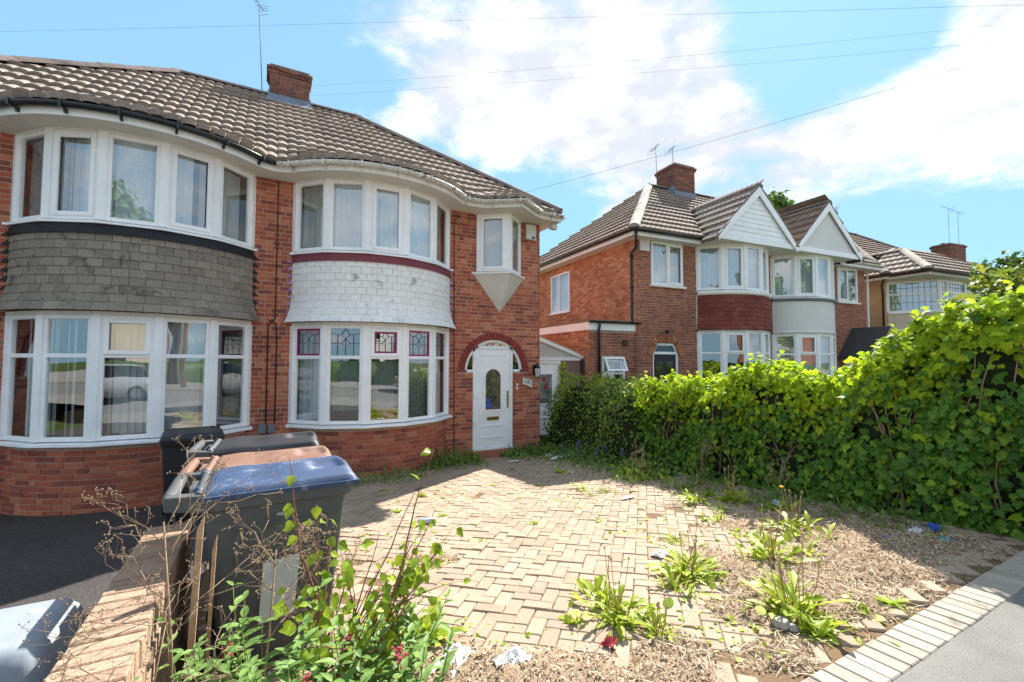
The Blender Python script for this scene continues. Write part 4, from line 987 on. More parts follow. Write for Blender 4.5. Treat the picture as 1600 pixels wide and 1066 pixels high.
for (a, b) in (((.42, 1.78), (.66, 2.20)), ((.66, 2.20), (1.33, 2.20)), ((1.33, 2.20), (1.57, 1.78))):
    a, b = np.array(a), np.array(b); L = np.hypot(*(b-a)); n = int(L/.075); t = (b-a)/L
    for i in range(n): c = a+t*(i+.5)*L/n; ab.append((0, frame((c[0], -.004, c[1]), (t[1], 0, -t[0]), (0, 1, 0), (t[0], 0, t[1]))))
bm_ = MB(T); bm_.extr([(.40, -.002, 1.74), (.62, -.002, 2.27), (1.37, -.002, 2.27), (1.59, -.002, 1.74), (1.45, -.002, 1.78), (1.29, -.002, 2.12), (.70, -.002, 2.12), (.54, -.002, 1.78)], (0, .03, 0)); bo = bm_.build('door_arch', M_MORTARD, h3)
scatter('arch_brick', [cbox(.17, .05, .066, .004)], ab, M_BRICKO, bo, 60, None, T)
m = MB(T); m.box((.10, -.08, 4.55), (.42, -.004, 4.88)); m.build('alarm_box', MATS['box_white'], h3, bevel=.02)
m = MB(T); m.lathe([(.0, 0), (.05, .0), (.05, .06), (.0, .09)], (1.0, -.06, 2.38), 10); m.build('porch_light', M_DOORD, h3)
# downpipe on the corner
m = MB(T); m.tube([(-.30, -.40, 4.93), (-.30, -.38, 4.80), (-.06, -.07, 4.62), (-.055, .12, 4.50), (-.055, .12, 2.75), (-.10, .05, 2.66), (-.22, -.1, 2.62)], .034, 8)
for z in (4.4, 3.55): m.box((-.11, .08, z), (-.0, .16, z+.035))
m.build('downpipe', M_GUTB, h3)
# side extension with a flat roof
X0 = -1.44
ex = MB(T); fp = Path([(X0, .06), (0, .06)]); sp_ = Path([(X0, 5.2), (X0, .06)])
wall_backing(ex, fp, G_BASE, 2.40, [(.36, 1.06, .75, 1.72)]); wall_backing(ex, Path([(X0, 5.2), (X0, .09)]), G_BASE, 2.40); exw = ex.build('extension_wall', M_MORTAR, h3)
scatter('brick', BRICKS, lay_bricks(fp, G_BASE, 2.41, [rect_open(.36, 1.06, .75, 1.72)], seed=51), M_BRICKB, exw, 40, 'brickwork', T)
scatter('brick', BRICKS, lay_bricks(sp_, .3, 2.41, seed=52), M_BRICKO, exw, 60, 'side_brickwork', T)  # orange again: bounced glow put into the side brick colour, front stays brown
ex = MB(T); ex.sweep([(-.02, 2.40), (.03, 2.40), (.03, 2.60), (-.02, 2.60)], [(X0, 5.2), (X0, .06), (.04, .06)]); ex.build('extension_fascia', M_UPVC, h3)
ex = MB(T); ex.prism([(X0-.05, 5.2), (X0-.05, .0), (.0, .0), (-.004, 5.2)], 2.605, 2.66); ex.sweep(gutter_prof(2.62, .05), [(X0-.05, .03), (.08, .03)]); ex.build('flat_roof', M_ROOFW, h3)
gm = MB(T); gm.sweep(gutter_prof(2.63, .055), [(X0-.06, .02), (.10, .02)], smooth=True); gm.tube([(X0+.25, -.06, 2.6), (X0+.25, .0, 2.4), (X0+.25, .0, G_BASE)], .034, 8); gm.build('gutter', M_GUTB, h3)
fr = MB(T); gl = []; win_panel(fr, gl, (X0+.36, .05), (X0+1.06, .05), .75, 1.72, transom=1.30)
ow = fr.build('small_window', M_UPVC, h3); panes(gl, ow, M_GLASS, T)
m = MB(T); a = .42
def op(x, d, z): return (x, .02-d*math.sin(a)-.01, 1.70-d*math.cos(a))
for (xa, xb, da, db) in ((X0+.40, X0+1.02, 0, .05), (X0+.40, X0+1.02, .33, .38), (X0+.40, X0+.45, .05, .33), (X0+.97, X0+1.02, .05, .33)):
    m.hexa([op(xa, da, 0), op(xb, da, 0), op(xb, db, 0), op(xa, db, 0)]+[tuple(np.add(op(x, d, 0), (0, -.035, .012))) for x, d in ((xa, da), (xb, da), (xb, db), (xa, db))])
m.build('open_sash', M_UPVC, ow); m = MB(T); m.add([op(X0+.45, .05, 0), op(X0+.97, .05, 0), op(X0+.97, .33, 0), op(X0+.45, .33, 0)], [(0, 1, 2, 3)]); m.build('pane', M_GLASS, ow)
rm = MB(T); rm.box((X0+.2, 1.4, G_BASE), (-.02, 1.45, 2.4)); rm.build('room_partition', M_ROOM, h3)
m = MB(T); m.box((-.42, -.03, 2.02), (-.28, .05, 2.16)); m.build('vent_cover', MATS['vent_brown'] if 'vent_brown' in MATS else pm('vent_brown', [(.09, .05, .04)], .7), h3)
# porch of the white-apron house: x measured from its own corner towards the party wall in T2B
T = T2B; pr = MB(T)
zt, zs, hwp, pc, dp = 2.72, 1.82, .75, .85, -1.15
for sg in (-1, 1): pr.extr([(pc, dp, zt), (pc+sg*(hwp+.12), dp, zs-.12), (pc+sg*(hwp+.12), dp, zs-.07), (pc, dp, zt+.06)], (0, 1.15, 0))
po = pr.build('porch_roof', MATS['black_slate'] if 'black_slate' in MATS else pm('black_slate', [(.05, .05, .053), (.065, .063, .064)], .85, 20, .3, .3, 60), h4)
it = []
for sg in (-1, 1):
    n = 8; sl = np.hypot(hwp+.12, zt-zs+.12)
    for r in range(n):
        for c in range(6):
            f = r/n; x = pc+sg*(hwp+.12)*(1-f); z = (zs-.07)+(zt+.06-zs+.07)*f; up = np.array([-sg*(hwp+.12), 0, zt+.13-zs]); up /= np.linalg.norm(up); t = np.array([0, -sg*1.0, 0]); nn = np.cross(t, up)
            it.append((0, frame(np.array([x, dp+.1+c*.19+(.0 if r % 2 else .03), z])+up*.08+nn*.02, t, up, nn)))
scatter('slate', [cbox(.185, .18, .01, .002)], it, MATS['black_slate'], po, 96, None, T)
for sg in (-1, 1): q = MB(T); q.extr([(pc, dp-.03, zt+.03), (pc+sg*(hwp+.16), dp-.03, zs-.15), (pc+sg*(hwp+.04), dp-.03, zs-.15), (pc, dp-.03, zt-.12)], (0, .04, 0)); q.build('barge_board', M_WOOD, po)
q = MB(T); q.extr([(pc-.55, dp+.05, zs-.08), (pc+.55, dp+.05, zs-.08), (pc, dp+.05, zt-.25)], (0, .03, 0)); q.build('gable_panel', M_CREAM, po)
q = MB(T)
for x in (pc-.6, pc+.6): q.box((x-.05, dp+.05, G_BASE), (x+.05, dp+.15, zs-.1)); q.tube([(x, dp+.12, 1.1), (x, -.05, 1.1)], .04, 4)
q.build('porch_post', M_WOOD, po); q = MB(T); q.box((pc-.45, -.02, G_BASE), (pc+.45, .0, 1.7)); q.box((pc-.40, -.04, .6), (pc-.05, -.021, 1.5)); q.build('porch_door', M_UPVC, h4)
q = MB(T); q.tube([(-.04, -.06, 4.9), (-.04, -.05, G_BASE)], .034, 8); q.build('downpipe', M_UPVCD, h4)

# ------------------------------------------------------------------ lean-to side porch between the two brick houses
lt = thing('lean_to_porch', 'white lean-to side porch with a glazed door between the two brick houses', 'porch', (6.2, 9.35, -.40))
LY = 9.35
m = MB(); m.box((5.52, LY, -.45), (5.60, LY+.08, 1.66)); m.box((6.46, LY, -.45), (6.54, LY+.08, 1.66)); m.box((5.40, LY-.01, 1.62), (7.16, LY+.09, 1.70)); m.box((5.60, LY, 1.54), (6.46, LY+.08, 1.62))
m.extr([(5.40, LY-.02, 2.36), (7.24, LY-.02, 1.74), (7.24, LY-.02, 1.66), (5.40, LY-.02, 2.26)], (0, .1, 0)); lf = m.build('frame', M_UPVCD, lt, bevel=.004, seg=1)
m = MB(); m.box((5.605, LY+.02, -.42), (6.455, LY+.06, 1.535)); dl = m.build('door', M_UPVC, lt, bevel=.003, seg=1)
m = MB()
for (a, b, c, d) in ((5.73, 6.31, .55, .585), (5.73, 6.31, 1.285, 1.32), (5.73, 5.765, .585, 1.285), (6.275, 6.31, .585, 1.285), (5.73, 6.31, .40, .42), (5.75, 6.29, .22, .24), (5.75, 6.29, -.30, -.28), (5.75, 5.77, -.28, .22), (6.27, 6.29, -.28, .22)): m.box((a, LY, c), (b, LY+.02, d))
m.build('moulding', M_UPVC, dl); m = MB(); m.box((5.765, LY+.008, .585), (6.275, LY+.018, 1.285)); m.build('pane', MATS['lean_glass'] if 'lean_glass' in MATS else pm('lean_glass', [(.26, .27, .25)], .12, 9, .3, 0, 1, .6, stain=(.05, .06, .07), stainscale=1.5, stainthr=.45), dl)
for (x, z) in ((6.05, 1.17), (6.09, .97)):
    f = MB(); f.add([(x+.05*(1+.12*math.cos(5*t))*math.cos(t), LY+.006, z+.055*(1+.12*math.cos(5*t))*math.sin(t)) for t in np.linspace(0, 2*math.pi, 22)[:-1]], [tuple(range(21))]); f.build('rose_motif', MATS['rose_red'] if 'rose_red' in MATS else pm('rose_red', [(.36, .01, .02)], .4), dl)
f = MB(); f.tube([(6.04, LY+.005, 1.12), (5.98, LY+.005, 1.02), (6.02, LY+.005, .92)], .006, 4)
for (x, z) in ((5.95, 1.10), (6.0, 1.02), (5.93, 1.0)): f.add([(x-.03, LY+.005, z), (x, LY+.005, z+.018), (x+.03, LY+.005, z), (x, LY+.005, z-.018)], [(0, 1, 2, 3)])
f.build('leaf_motif', MATS['green_glass'], dl)
m = MB(); m.box((6.37, LY-.02, .35), (6.41, LY+.018, .62)); m.build('handle', M_BRASS, dl)
m = MB(); m.extr([(5.42, LY+.03, 1.70), (7.14, LY+.03, 1.70), (5.42, LY+.03, 2.28)], (0, .01, 0)); m.build('gable_pane', pm('polycarbonate', [(.62, .62, .58)], .35, 6, .1, 0, 1, .5, transl=.3), lt)
m = MB(); m.extr([(5.40, LY, 2.37), (7.24, LY, 1.755), (7.24, LY, 1.77), (5.40, LY, 2.385)], (0, 3.0, 0)); m.build('roof_sheet', MATS['polycarbonate'], lt)
m = MB(); m.box((6.545, LY+.02, -.45), (7.15, LY+.14, 1.62)); m.build('pier', pm('brown_pebbledash', [(.26, .17, .14)], .95, 60, .3, .6, 120), lt)
m = MB(); m.tube([(7.20, LY-.03, 1.66), (7.20, LY-.03, -.4)], .035, 8); m.build('downpipe', M_GUTB, lt)

# ------------------------------------------------------------------ third house, beige side wall and leaded bay
A3 = RAD(-7); T3 = np4(Matrix.Translation((20.3, 8.15, 0)) @ Matrix.Rotation(A3, 4, 'Z'))
h5 = thing('bay_fronted_house', 'house with beige rendered side wall and leaded white bay under brown roof', 'house', (23.0, 8.3, -.5))
m = MB(T3); m.box((0, 0, -.6), (9.0, 8.0, 4.72)); m.build('wall', M_BREND, h5)
F3 = [(.30, 0), (1.2, -1.15), (4.4, -1.15), (5.3, 0)]
m = MB(T3); m.prism(F3, -.6, 3.40); m.build('bay_apron', M_CREAM, h5)
fr = MB(T3); gl = []
win_panel(fr, gl, F3[0], F3[1], 3.45, 4.58, 4.12); win_panel(fr, gl, F3[1], F3[2], 3.45, 4.58, 4.12, [(1, 1)], mull=(.14, .52, .86)); win_panel(fr, gl, F3[2], F3[3], 3.45, 4.58, 4.12)
for p in F3: fr.lathe([(.07, 0), (.07, 1.13)], (p[0], p[1], 3.45), 6, False)
bw = fr.build('bay_window', M_UPVC, h5); panes(gl, bw, M_GLASS, T3)
m = MB(T3); m.sweep([(-.1, 3.40), (.06, 3.40), (.06, 3.45), (-.1, 3.45)], F3); m.build('sill', M_UPVC, bw); m = MB(T3); m.sweep([(-.1, 4.58), (.04, 4.58), (.04, 4.74), (-.1, 4.74)], F3); m.build('head_trim', M_CREAM, bw)
ld = MB(T3)
for (a, b, za, zb, c, r) in gl:
    t = b-a; L = np.hypot(*t); n = np.array([t[1], -t[0]])/L*.012
    for k in range(1, max(2, int(L/.16))): q = a+t*k/max(2, int(L/.16))+n; ld.tube([(*q, za), (*q, zb)], .006, 4)
    for k in range(1, max(2, int((zb-za)/.2))): z = za+(zb-za)*k/max(2, int((zb-za)/.2)); ld.tube([(*(a+n), z), (*(b+n), z)], .006, 4)
ld.build('lead_came', M_CAME, bw)
c = MB(T3); c.sweep([(-.2, 3.46), (-.195, 3.46), (-.195, 4.56), (-.2, 4.56)], F3); c.build('blind', M_NET, bw)
# roofs
ez, s3 = 4.80, .72
m = MB(T3); R3 = 3.9; e = .35
d = [(-e, -e, ez), (9+e, -e, ez), (9+e, 8.35, ez), (-e, 8.35, ez), (3.9, 4.0, ez+s3*4.35), (5.1, 4.0, ez+s3*4.35)]
m.add(d, [(0, 1, 5, 4), (1, 2, 5), (2, 3, 4, 5), (3, 0, 4)]); rf3 = m.build('roof', M_FELT, h5)
it = tile_field(-e, 9+e, lambda x: -e, lambda x, y: ez+s3*(y+e), lambda x: 3.9, lambda x, y: y < x+.1 and y < 9.0-x+.1, w=.2, lim=lambda x, w: min(x, 9-x)-w*.4); scatter('roof_tile', [TILE], it, M_ROOFW, rf3, 120, 'roof_tiles', T3)
it = tile_field(-8.35, e, lambda x: -e, lambda x, y: ez+s3*(y+e), lambda x: 3.9, lambda x, y: -x > y-.1 and 8+x > y-.1, w=.2, lim=lambda x, w: min(-x, 8+x)-w*.4); scatter('roof_tile', [TILE], it, M_ROOFW, rf3, 0, 'hip_roof_tiles', T3 @ frame((0, 0, 0), (0, -1, 0), (1, 0, 0), (0, 0, 1)))
# hipped roof over the bay
by0, bx0, bx1 = -1.5, -.1, 5.75; zt3 = ez+s3*1.5
m = MB(T3); m.add([(bx0, by0, ez), (bx1, by0, ez), (bx1-1.5, by0+1.5+1.2, zt3+.0), (bx0+1.5, by0+1.5, zt3), (bx0, .4, ez), (bx1, .4, ez), (bx0+1.5, 2.0, zt3), (bx1-1.5, 2.0, zt3)], [(0, 1, 7, 6, 3), (0, 3, 6, 4), (1, 5, 7)]); br3 = m.build('bay_roof', M_FELT, h5)
it = tile_field(bx0, bx1, lambda x: by0, lambda x, y: ez+s3*(y-by0)+.01, lambda x: by0+1.5, lambda x, y: y-by0 < x-bx0+.1 and y-by0 < bx1-x+.1, w=.2, lim=lambda x, w: by0+min(x-bx0, bx1-x)-w*.4); scatter('roof_tile', [TILE], it, M_ROOFD, br3, 60, 'bay_roof_tiles', T3)
it = tile_field(-.6, -by0, lambda x: 0, lambda x, y: ez+s3*y+.02, lambda x: 1.5, lambda x, y: y < -by0-x+.1, w=.2, lim=lambda x, w: -by0-x-w*.4); scatter('roof_tile', [TILE], it, M_ROOF, br3, 60, 'bay_side_tiles', T3 @ frame((bx0, 0, 0), (0, -1, 0), (1, 0, 0), (0, 0, 1)))
it = []; ridge_line((bx0, by0, ez+.06), (bx0+1.5, by0+1.5, zt3+.06), it); ridge_line((bx0+1.5, by0+1.5, zt3+.06), (bx0+1.5, 2.0, zt3+.06), it); scatter('hip_tile', [RIDGE_P], it, MATS['hip_pale'], br3, 60, None, T3)
it = []; ridge_line((3.8, 4.0, ez+s3*4.35+.05), (5.2, 4.0, ez+s3*4.35+.05), it); ridge_line((9+e, -e, ez+.06), (5.1, 4.0, ez+s3*4.35+.05), it); ridge_line((-e, -e, ez+.06), (3.9, 4.0, ez+s3*4.35+.05), it); scatter('ridge_tile', [RIDGE_P], it, M_RIDGE, rf3, 60, None, T3)
m = MB(T3); m.sweep([(-.02, ez-.16), (0, ez-.16), (0, ez-.01), (-.02, ez-.01)], [(-e, 8), (-e, -e), (bx0, -e), (bx0, by0), (bx1, by0), (bx1, -e), (9.3, -e)]); m.build('fascia', M_UPVCD, h5)
m = MB(T3); m.sweep(gutter_prof(ez-.03), [(-e, 8), (-e, -e), (bx0, -e), (bx0, by0), (bx1, by0), (bx1, -e), (9.3, -e)]); m.tube([(bx0-.1, -.2, ez-.05), (bx0-.1, -.1, ez-.4), (-.05, -.05, ez-.6), (-.05, -.05, -.5)], .04, 6); m.build('gutter', pm('brown_gutter', [(.06, .025, .02)], .5), h5)
m = MB(T3); m.prism([(bx0, by0), (bx1, by0), (bx1, 0), (bx0, 0)], ez-.15, ez-.145); m.build('soffit', M_SOFFIT, h5)
chimney(h5, T3, 2.1, 3.0, 4.3, 5.0, 7.4, 8.65, pots=3, brick=M_CHIM)
fm = MB(T3); fm.box((2.06, 3.9, ez+s3*4.25-.1), (3.04, 4.3, ez+s3*4.25+.22)); fm.build('lead_flashing', M_LEAD, h5)
# a farther house: roof and chimney above the hedge
T4 = np4(Matrix.Translation((33.5, 8.2, 0)) @ Matrix.Rotation(RAD(-9), 4, 'Z'))
h6 = thing('hipped_house', 'farthest brick house with dark hipped roof behind the yellow conifer', 'house', (38, 8, -.5))
m = MB(T4); m.box((0, 0, -.6), (10, 8, 4.8)); m.build('wall', M_BRICKB, h6)
m = MB(T4); m.add([(-.4, -.4, 4.8), (10.4, -.4, 4.8), (10.4, 8.4, 4.8), (-.4, 8.4, 4.8), (4.0, 4, 8.0), (6.0, 4, 8.0)], [(0, 1, 5, 4), (1, 2, 5), (2, 3, 4, 5), (3, 0, 4)]); r6 = m.build('roof', M_FELT, h6)
it = tile_field(-8.4, .4, lambda x: -.4, lambda x, y: 4.82+.727*(y+.4), lambda x: 3.9, lambda x, y: -x > y-.1 and 8+x > y-.1, w=.2); scatter('roof_tile', [TILE], it, M_ROOFD, r6, 0, 'roof_tiles', T4 @ frame((0, 0, 0), (0, -1, 0), (1, 0, 0), (0, 0, 1)))
it = tile_field(-.4, 10.4, lambda x: -.4, lambda x, y: 4.82+.727*(y+.4), lambda x: 3.9, lambda x, y: y < x+.1 and y < 10.0-x+.1, w=.2); scatter('roof_tile', [TILE], it, M_ROOFD, r6, 0, 'front_roof_tiles', T4)
chimney(h6, T4, 3.0, 4.6, 3.6, 4.6, 7.0, 9.0, pots=3, brick=M_CHIM)
for x0 in (1.0, 5.6): fr = MB(T4); gl = []; win_panel(fr, gl, (x0, -.03), (x0+2.6, -.03), 3.3, 4.5, mull=(.33, .66)); fw = fr.build('window', M_UPVC, h6); panes(gl, fw, M_GLASS, T4)
# ------------------------------------------------------------------ ground, pavement, drives
M_BLOCK = pm('paving_block', [(.34, .256, .187), (.37, .28, .206), (.305, .23, .170), (.36, .266, .192), (.40, .308, .226), (.31, .234, .178)], .92, 60, .16, .3, 220, .15, big=.12, bigscale=1.5, stain=(.19, .145, .10), stainscale=1.7, stainthr=.60)
M_JOINT = pm('joint_sand', [(.17, .115, .07)], .98, 80, .4, .5, 150, .05, stain=(.10, .12, .035), stainscale=2.5, stainthr=.55)
M_EDGE = pm('edging_block', [(.35, .305, .25), (.39, .34, .28), (.31, .27, .225), (.41, .36, .30)], .93, 70, .14, .3, 220, .15, big=.1, stain=(.19, .165, .13), stainscale=4, stainthr=.57)
M_PAVE = pm('asphalt_pavement', [(.25, .238, .22)], .95, 160, .45, .7, 260, .15, big=.15, bigscale=2.2, stain=(.40, .36, .30), stainscale=1.6, stainthr=.58)
M_TARM = pm('dark_tarmac', [(.08, .072, .07)], .95, 48, .55, .7, 260, .15, big=.15, stain=(.26, .23, .19), stainscale=30, stainthr=.64)
M_ROAD = pm('road_asphalt', [(.18, .174, .165)], .95, 120, .4, .4, 200, .15, big=.15)
M_CONC = pm('concrete', [(.34, .32, .29)], .95, 60, .25, .4, 160, .1, big=.2)
M_GRASSG = pm('lawn_ground', [(.06, .085, .025)], .98, 20, .4, .4, 40, .05, big=.3)
M_SOIL = pm('leaf_litter_soil', [(.36, .265, .18)], .98, 70, .5, 1.0, 90, .05, big=.25, bigscale=4, stain=(.20, .14, .09), stainscale=14, stainthr=.57)

def sheet(name, x0, x1, ys, z_of, mat, kind='structure', off=0.0):
    m = MB(); n = len(ys)
    for a, b in zip(ys, ys[1:]): m.add([(x0, a, z_of(a)+off), (x1, a, z_of(a)+off), (x1, b, z_of(b)+off), (x0, b, z_of(b)+off)], [(0, 1, 2, 3)])
    return tag(m.build(name, mat), kind=kind)
g_ = MB(); g_.add([(-900, -900, -.62), (900, -900, -.62), (900, 900, -.62), (-900, 900, -.62)], [(0, 1, 2, 3)]); tag(g_.build('ground', M_GRASSG), kind='structure')
pv = MB(); pv.add([(-60, -1.6, .081), (80, -1.6, .081), (80, 1.083, .081), (-60, 1.083, .081)], [(0, 1, 2, 3)]); pv.box((-60, -1.75, -.3), (80, -1.6, .081)); pave = tag(pv.build('pavement', M_PAVE), kind='structure')
rd = MB(); rd.add([(-80, -9.0, -.05), (100, -9.0, -.05), (100, -1.75, -.05), (-80, -1.75, -.05)], [(0, 1, 2, 3)]); tag(rd.build('road', M_ROAD), kind='structure')
rd = MB(); rd.box((-80, -9.15, -.3), (100, -9.0, .07)); rd.add([(-80, -60, .068), (100, -60, .068), (100, -9.15, .068), (-80, -9.15, .068)], [(0, 1, 2, 3)]); tag(rd.build('far_pavement', M_PAVE), kind='structure')
YS = [1.07, 1.295, 2.5, 9.8]
def zdr(y): return -.06*(y-2.5)
drive = sheet('driveway', -.36, 5.9, [1.084, 1.3, 2.5, 9.4], zdr, M_JOINT, off=-.006)
ndr = sheet('neighbour_driveway', -9.0, -.36, [1.06, 1.3, 4, 9.4], lambda y: -.06*(y-2.5)-.02-.02*max(0, y-2.5)/6, M_TARM)
sheet('neighbour_garden_ground', 5.9, 40, [1.06, 2.5, 20], lambda y: -.06*(min(y, 9)-2.5)-.02, M_GRASSG)
# edging course: 200 x 100 blocks laid across, along the pavement
it = []; rnd = random.Random(4); P_E = cbox(.098, .21, .06, .006)
x = -.36
while x < 5.95:
    it.append((0, frame((x+.051, 1.187+rnd.uniform(-.003, .003), zdr(1.187)-.030+.008+rnd.uniform(-.003, .003)), (1, rnd.uniform(-.012, .012), 0), (0, 1, -.06), (0, 0, 1)))); x += .1045
scatter('edging_block', [P_E], it, M_EDGE, drive, 300, None)
# herringbone at 45 degrees
P_B = cbox(.196, .096, .06, .006); it = []
c45 = math.sqrt(.5)
def blk(a, b):  # local herringbone axes -> plan
    return (c45*(a-b)+2.3, c45*(a+b)+4.4)
def add_block(ca, cb, ang):
    X, Y = blk(ca, cb)
    if not (-.32 < X < 5.85 and 1.36 < Y < 8.9): return
    if math.hypot(X-1.84, Y-9.398) < 1.72: return
    if Y > 8.42: return
    th = ang+math.pi/4+rnd.gauss(0, .010); z = zdr(Y)-.030+.006+rnd.gauss(0, .0032)+.010*math.sin(X*1.7+1)*math.sin(Y*1.3)
    t = np.array([math.cos(th), math.sin(th), 0]); s = np.array([-math.sin(th), math.cos(th), 0]); t[2] = -.06*t[1]+rnd.gauss(0, .012); s[2] = -.06*s[1]+rnd.gauss(0, .015)
    it.append((0, frame((X+rnd.gauss(0, .0015), Y+rnd.gauss(0, .0015), z), t, s, np.cross(t, s))))
U = .1
for i in range(-75, 76):
    for j in range(-75, 76):
        k = (i-j) % 4
        if k == 0: add_block((i+1)*U, (j+.5)*U, 0.0)
        elif k == 3: add_block((i+.5)*U, (j+1)*U, math.pi/2)
scatter('paving_block', [P_B], it, M_BLOCK, drive, 300, 'paving_blocks')
# leaf litter and soil lying over the blocks
MULCH = [(2.61, 1.86, .32, 1), (2.45, 1.55, .25, 1), (3.27, 1.64, .38, 1.1), (4.07, 1.61, .34, 1.1), (4.08, 2.04, .40, 1), (3.5, 1.97, .40, 1.1), (4.42, 1.75, .3, 1), (4.79, 2.12, .35, 1), (4.9, 1.75, .25, .9), (2.06, 1.87, .28, .9), (1.46, 1.90, .26, .9), (1.21, 2.10, .2, .8), (1.0, 2.36, .2, .7),
         (3.24, 2.59, .30, .9), (2.24, 2.29, .18, .5), (3.23, 2.14, .32, 1), (1.3, 3.67, .18, .75), (1.21, 3.9, .22, .85), (1.5, 3.66, .15, .6), (4.05, 3.08, .3, .8), (4.31, 3.78, .3, .7), (3.58, 3.66, .16, .5), (3.15, 3.68, .16, .55), (4.66, 2.93, .4, 1), (4.61, 2.46, .4, 1), (.5, 2.2, .6, 1), (.2, 3.0, .4, 1),
         (5.4, 2.5, .5, 1.2), (5.5, 3.5, .5, 1.2), (5.5, 4.6, .5, 1.2), (5.3, 5.6, .4, 1), (5.5, 6.8, .5, 1.1), (5.4, 7.8, .5, 1.1), (.9, 1.6, .4, .8), (1.7, 1.5, .3, .8), (5.3, 1.6, .4, .9), (4.2, 8.2, .5, .9), (3.4, 8.1, .4, .9), (2.39, 1.76, .15, -1.3), (2.55, 1.62, .10, -.7), (2.30, 2.02, .12, -.8)]
def hsh(x, y): return math.sin(x*12.9+y*4.1)*math.sin(y*15.7-x*3.3)
def mul(x, y):
    s = -.60
    for (a, b, r, w) in MULCH:
        d2 = ((x-a)**2+(y-b)**2)/(r*r)
        if d2 < 6: s += w*math.exp(-d2)
    return s+.16*hsh(x*.55, y*.55)+.16*hsh(x*1.3+5, y*1.2)+.12*hsh(x*3.1, y*2.7+2)
m = MB(); NX, NY = 210, 250; X0, X1, Y0, Y1 = -.3, 5.88, 1.30, 8.6; H = {}
def mz(u, v):
    x, y = X0+(X1-X0)*u, Y0+(Y1-Y0)*v; k = mul(x, y); return (x, y, zdr(y)-.012+max(-.025, min(.05, .055*k))+.006*hsh(x*7, y*7.7)+.003*random.random())
m.grid(mz, NX, NY, True); so = m.build('soil_litter', M_SOIL); tag(so, 'brown leaf litter and soil spread over the block paving', 'soil', kind='stuff')
M_CHIP = pm('litter_chip', [(.50, .38, .26), (.40, .28, .18), (.58, .45, .32), (.24, .16, .10), (.66, .54, .40), (.45, .33, .22)], .95, 60, .2, linear=True)
chip = Proto([(-.5, -.16, 0), (.1, -.28, .10), (.5, 0, -.05), (.05, .26, .12)], [(0, 1, 2), (0, 2, 3)]); twig = from_mb(MB().tube([(-.5, 0, 0), (0, .05, .03), (.5, 0, .02)], .02, 3))
it = []; rnd = random.Random(9); tries = 0
while len(it) < 24000 and tries < 200000:
    tries += 1; y = 1.3+7.2*rnd.random()**2.0; x = rnd.uniform(-.3, 5.8); k = mul(x, y)
    if k < rnd.uniform(-.12, .25): continue
    if y > 4.5 and rnd.random() < .6: continue
    s = rnd.choice((.012, .016, .022, .03)); M = rot_xyz(rnd.uniform(-.7, .7), rnd.uniform(-.7, .7), rnd.uniform(0, 6.28)); M[:3, :3] *= s
    tw = rnd.random() < .16
    if tw: M[:3, :3] *= 2.6
    M[:3, 3] = (x, y, zdr(y)-.008+max(0.0, min(.05, .055*k))+rnd.uniform(.0, .012)); it.append((1 if tw else 0, M))
scatter('litter_chip', [chip, twig], it, M_CHIP, so, 0, 'litter_chips')
straw = Proto([(-.5, -.018, 0), (0, -.02, .03), (.5, 0, .01), (0, .02, .03)], [(0, 1, 3), (1, 2, 3)]); it = []
while len(it) < 1500:
    y = 1.3+5.0*rnd.random()**1.8; x = rnd.uniform(.3, 5.7); k = mul(x, y)
    if k < rnd.uniform(-.25, .15): continue
    M = rot_xyz(rnd.gauss(0, .15), rnd.gauss(0, .15), rnd.uniform(0, 6.28)); M[:3, :3] *= rnd.uniform(.04, .13); M[:3, 3] = (x, y, zdr(y)+.004+max(0.0, min(.05, .055*k))+rnd.uniform(.0, .010)); it.append((0, M))
scatter('straw', [straw], it, pm('dry_straw', [(.58, .46, .30), (.66, .55, .38), (.46, .35, .22)], .9, 40, .2), so, 0, 'dry_straw')

# ------------------------------------------------------------------ low boundary wall with brick-on-edge coping
bw = thing('boundary_wall', 'low brick boundary wall with brick-on-edge coping beside the bins', 'wall', (-.455, 2.4, 0))
WX0, WX1, WY0, WY1, WZ = -.562, -.348, .95, 3.42, .615
m = MB(); m.box((WX0+.008, WY0+.008, -.2), (WX1-.008, WY1-.008, WZ-.01)); wb = m.build('wall_core', pm('coping_mortar', [(.40, .31, .24)], .95, 60, .3, .4, 160), bw)
M_COPE = pm('coping_brick', [(.37, .25, .17), (.42, .29, .20), (.33, .22, .155), (.39, .265, .18)], .9, 50, .25, .5, 150, .15, big=.2, stain=(.12, .10, .07), stainscale=9, stainthr=.62)
it = []; y = WY0
while y < WY1-.03:
    it.append((0, frame(((WX0+WX1)/2+random.uniform(-.003, .003), y+.0335, WZ-.051+random.uniform(-.003, .003)), (1, random.uniform(-.01, .01), 0), (0, 1, 0), (0, 0, 1)))); y += .0755
scatter('coping_brick', [cbox(.216, .066, .102, .005)], it, M_COPE, wb, 100)
it = lay_bricks(Path([(WX1, WY0), (WX1, WY1)]), -.2, WZ-.11, seed=61)
it = [i for i in it]; it2 = lay_bricks(Path([(WX0, WY1), (WX0, WY0)]), -.2, WZ-.11, seed=62)+lay_bricks(Path([(WX1, WY1), (WX0, WY1)]), -.2, WZ-.11, seed=63)+lay_bricks(Path([(WX0, WY0), (WX1, WY0)]), -.2, WZ-.11, seed=64)
# outward side of the first path is -x when walking +y reversed: use explicit normals
scatter('brick', BRICKS, it+it2, M_COPE, wb, 300, 'brickwork')
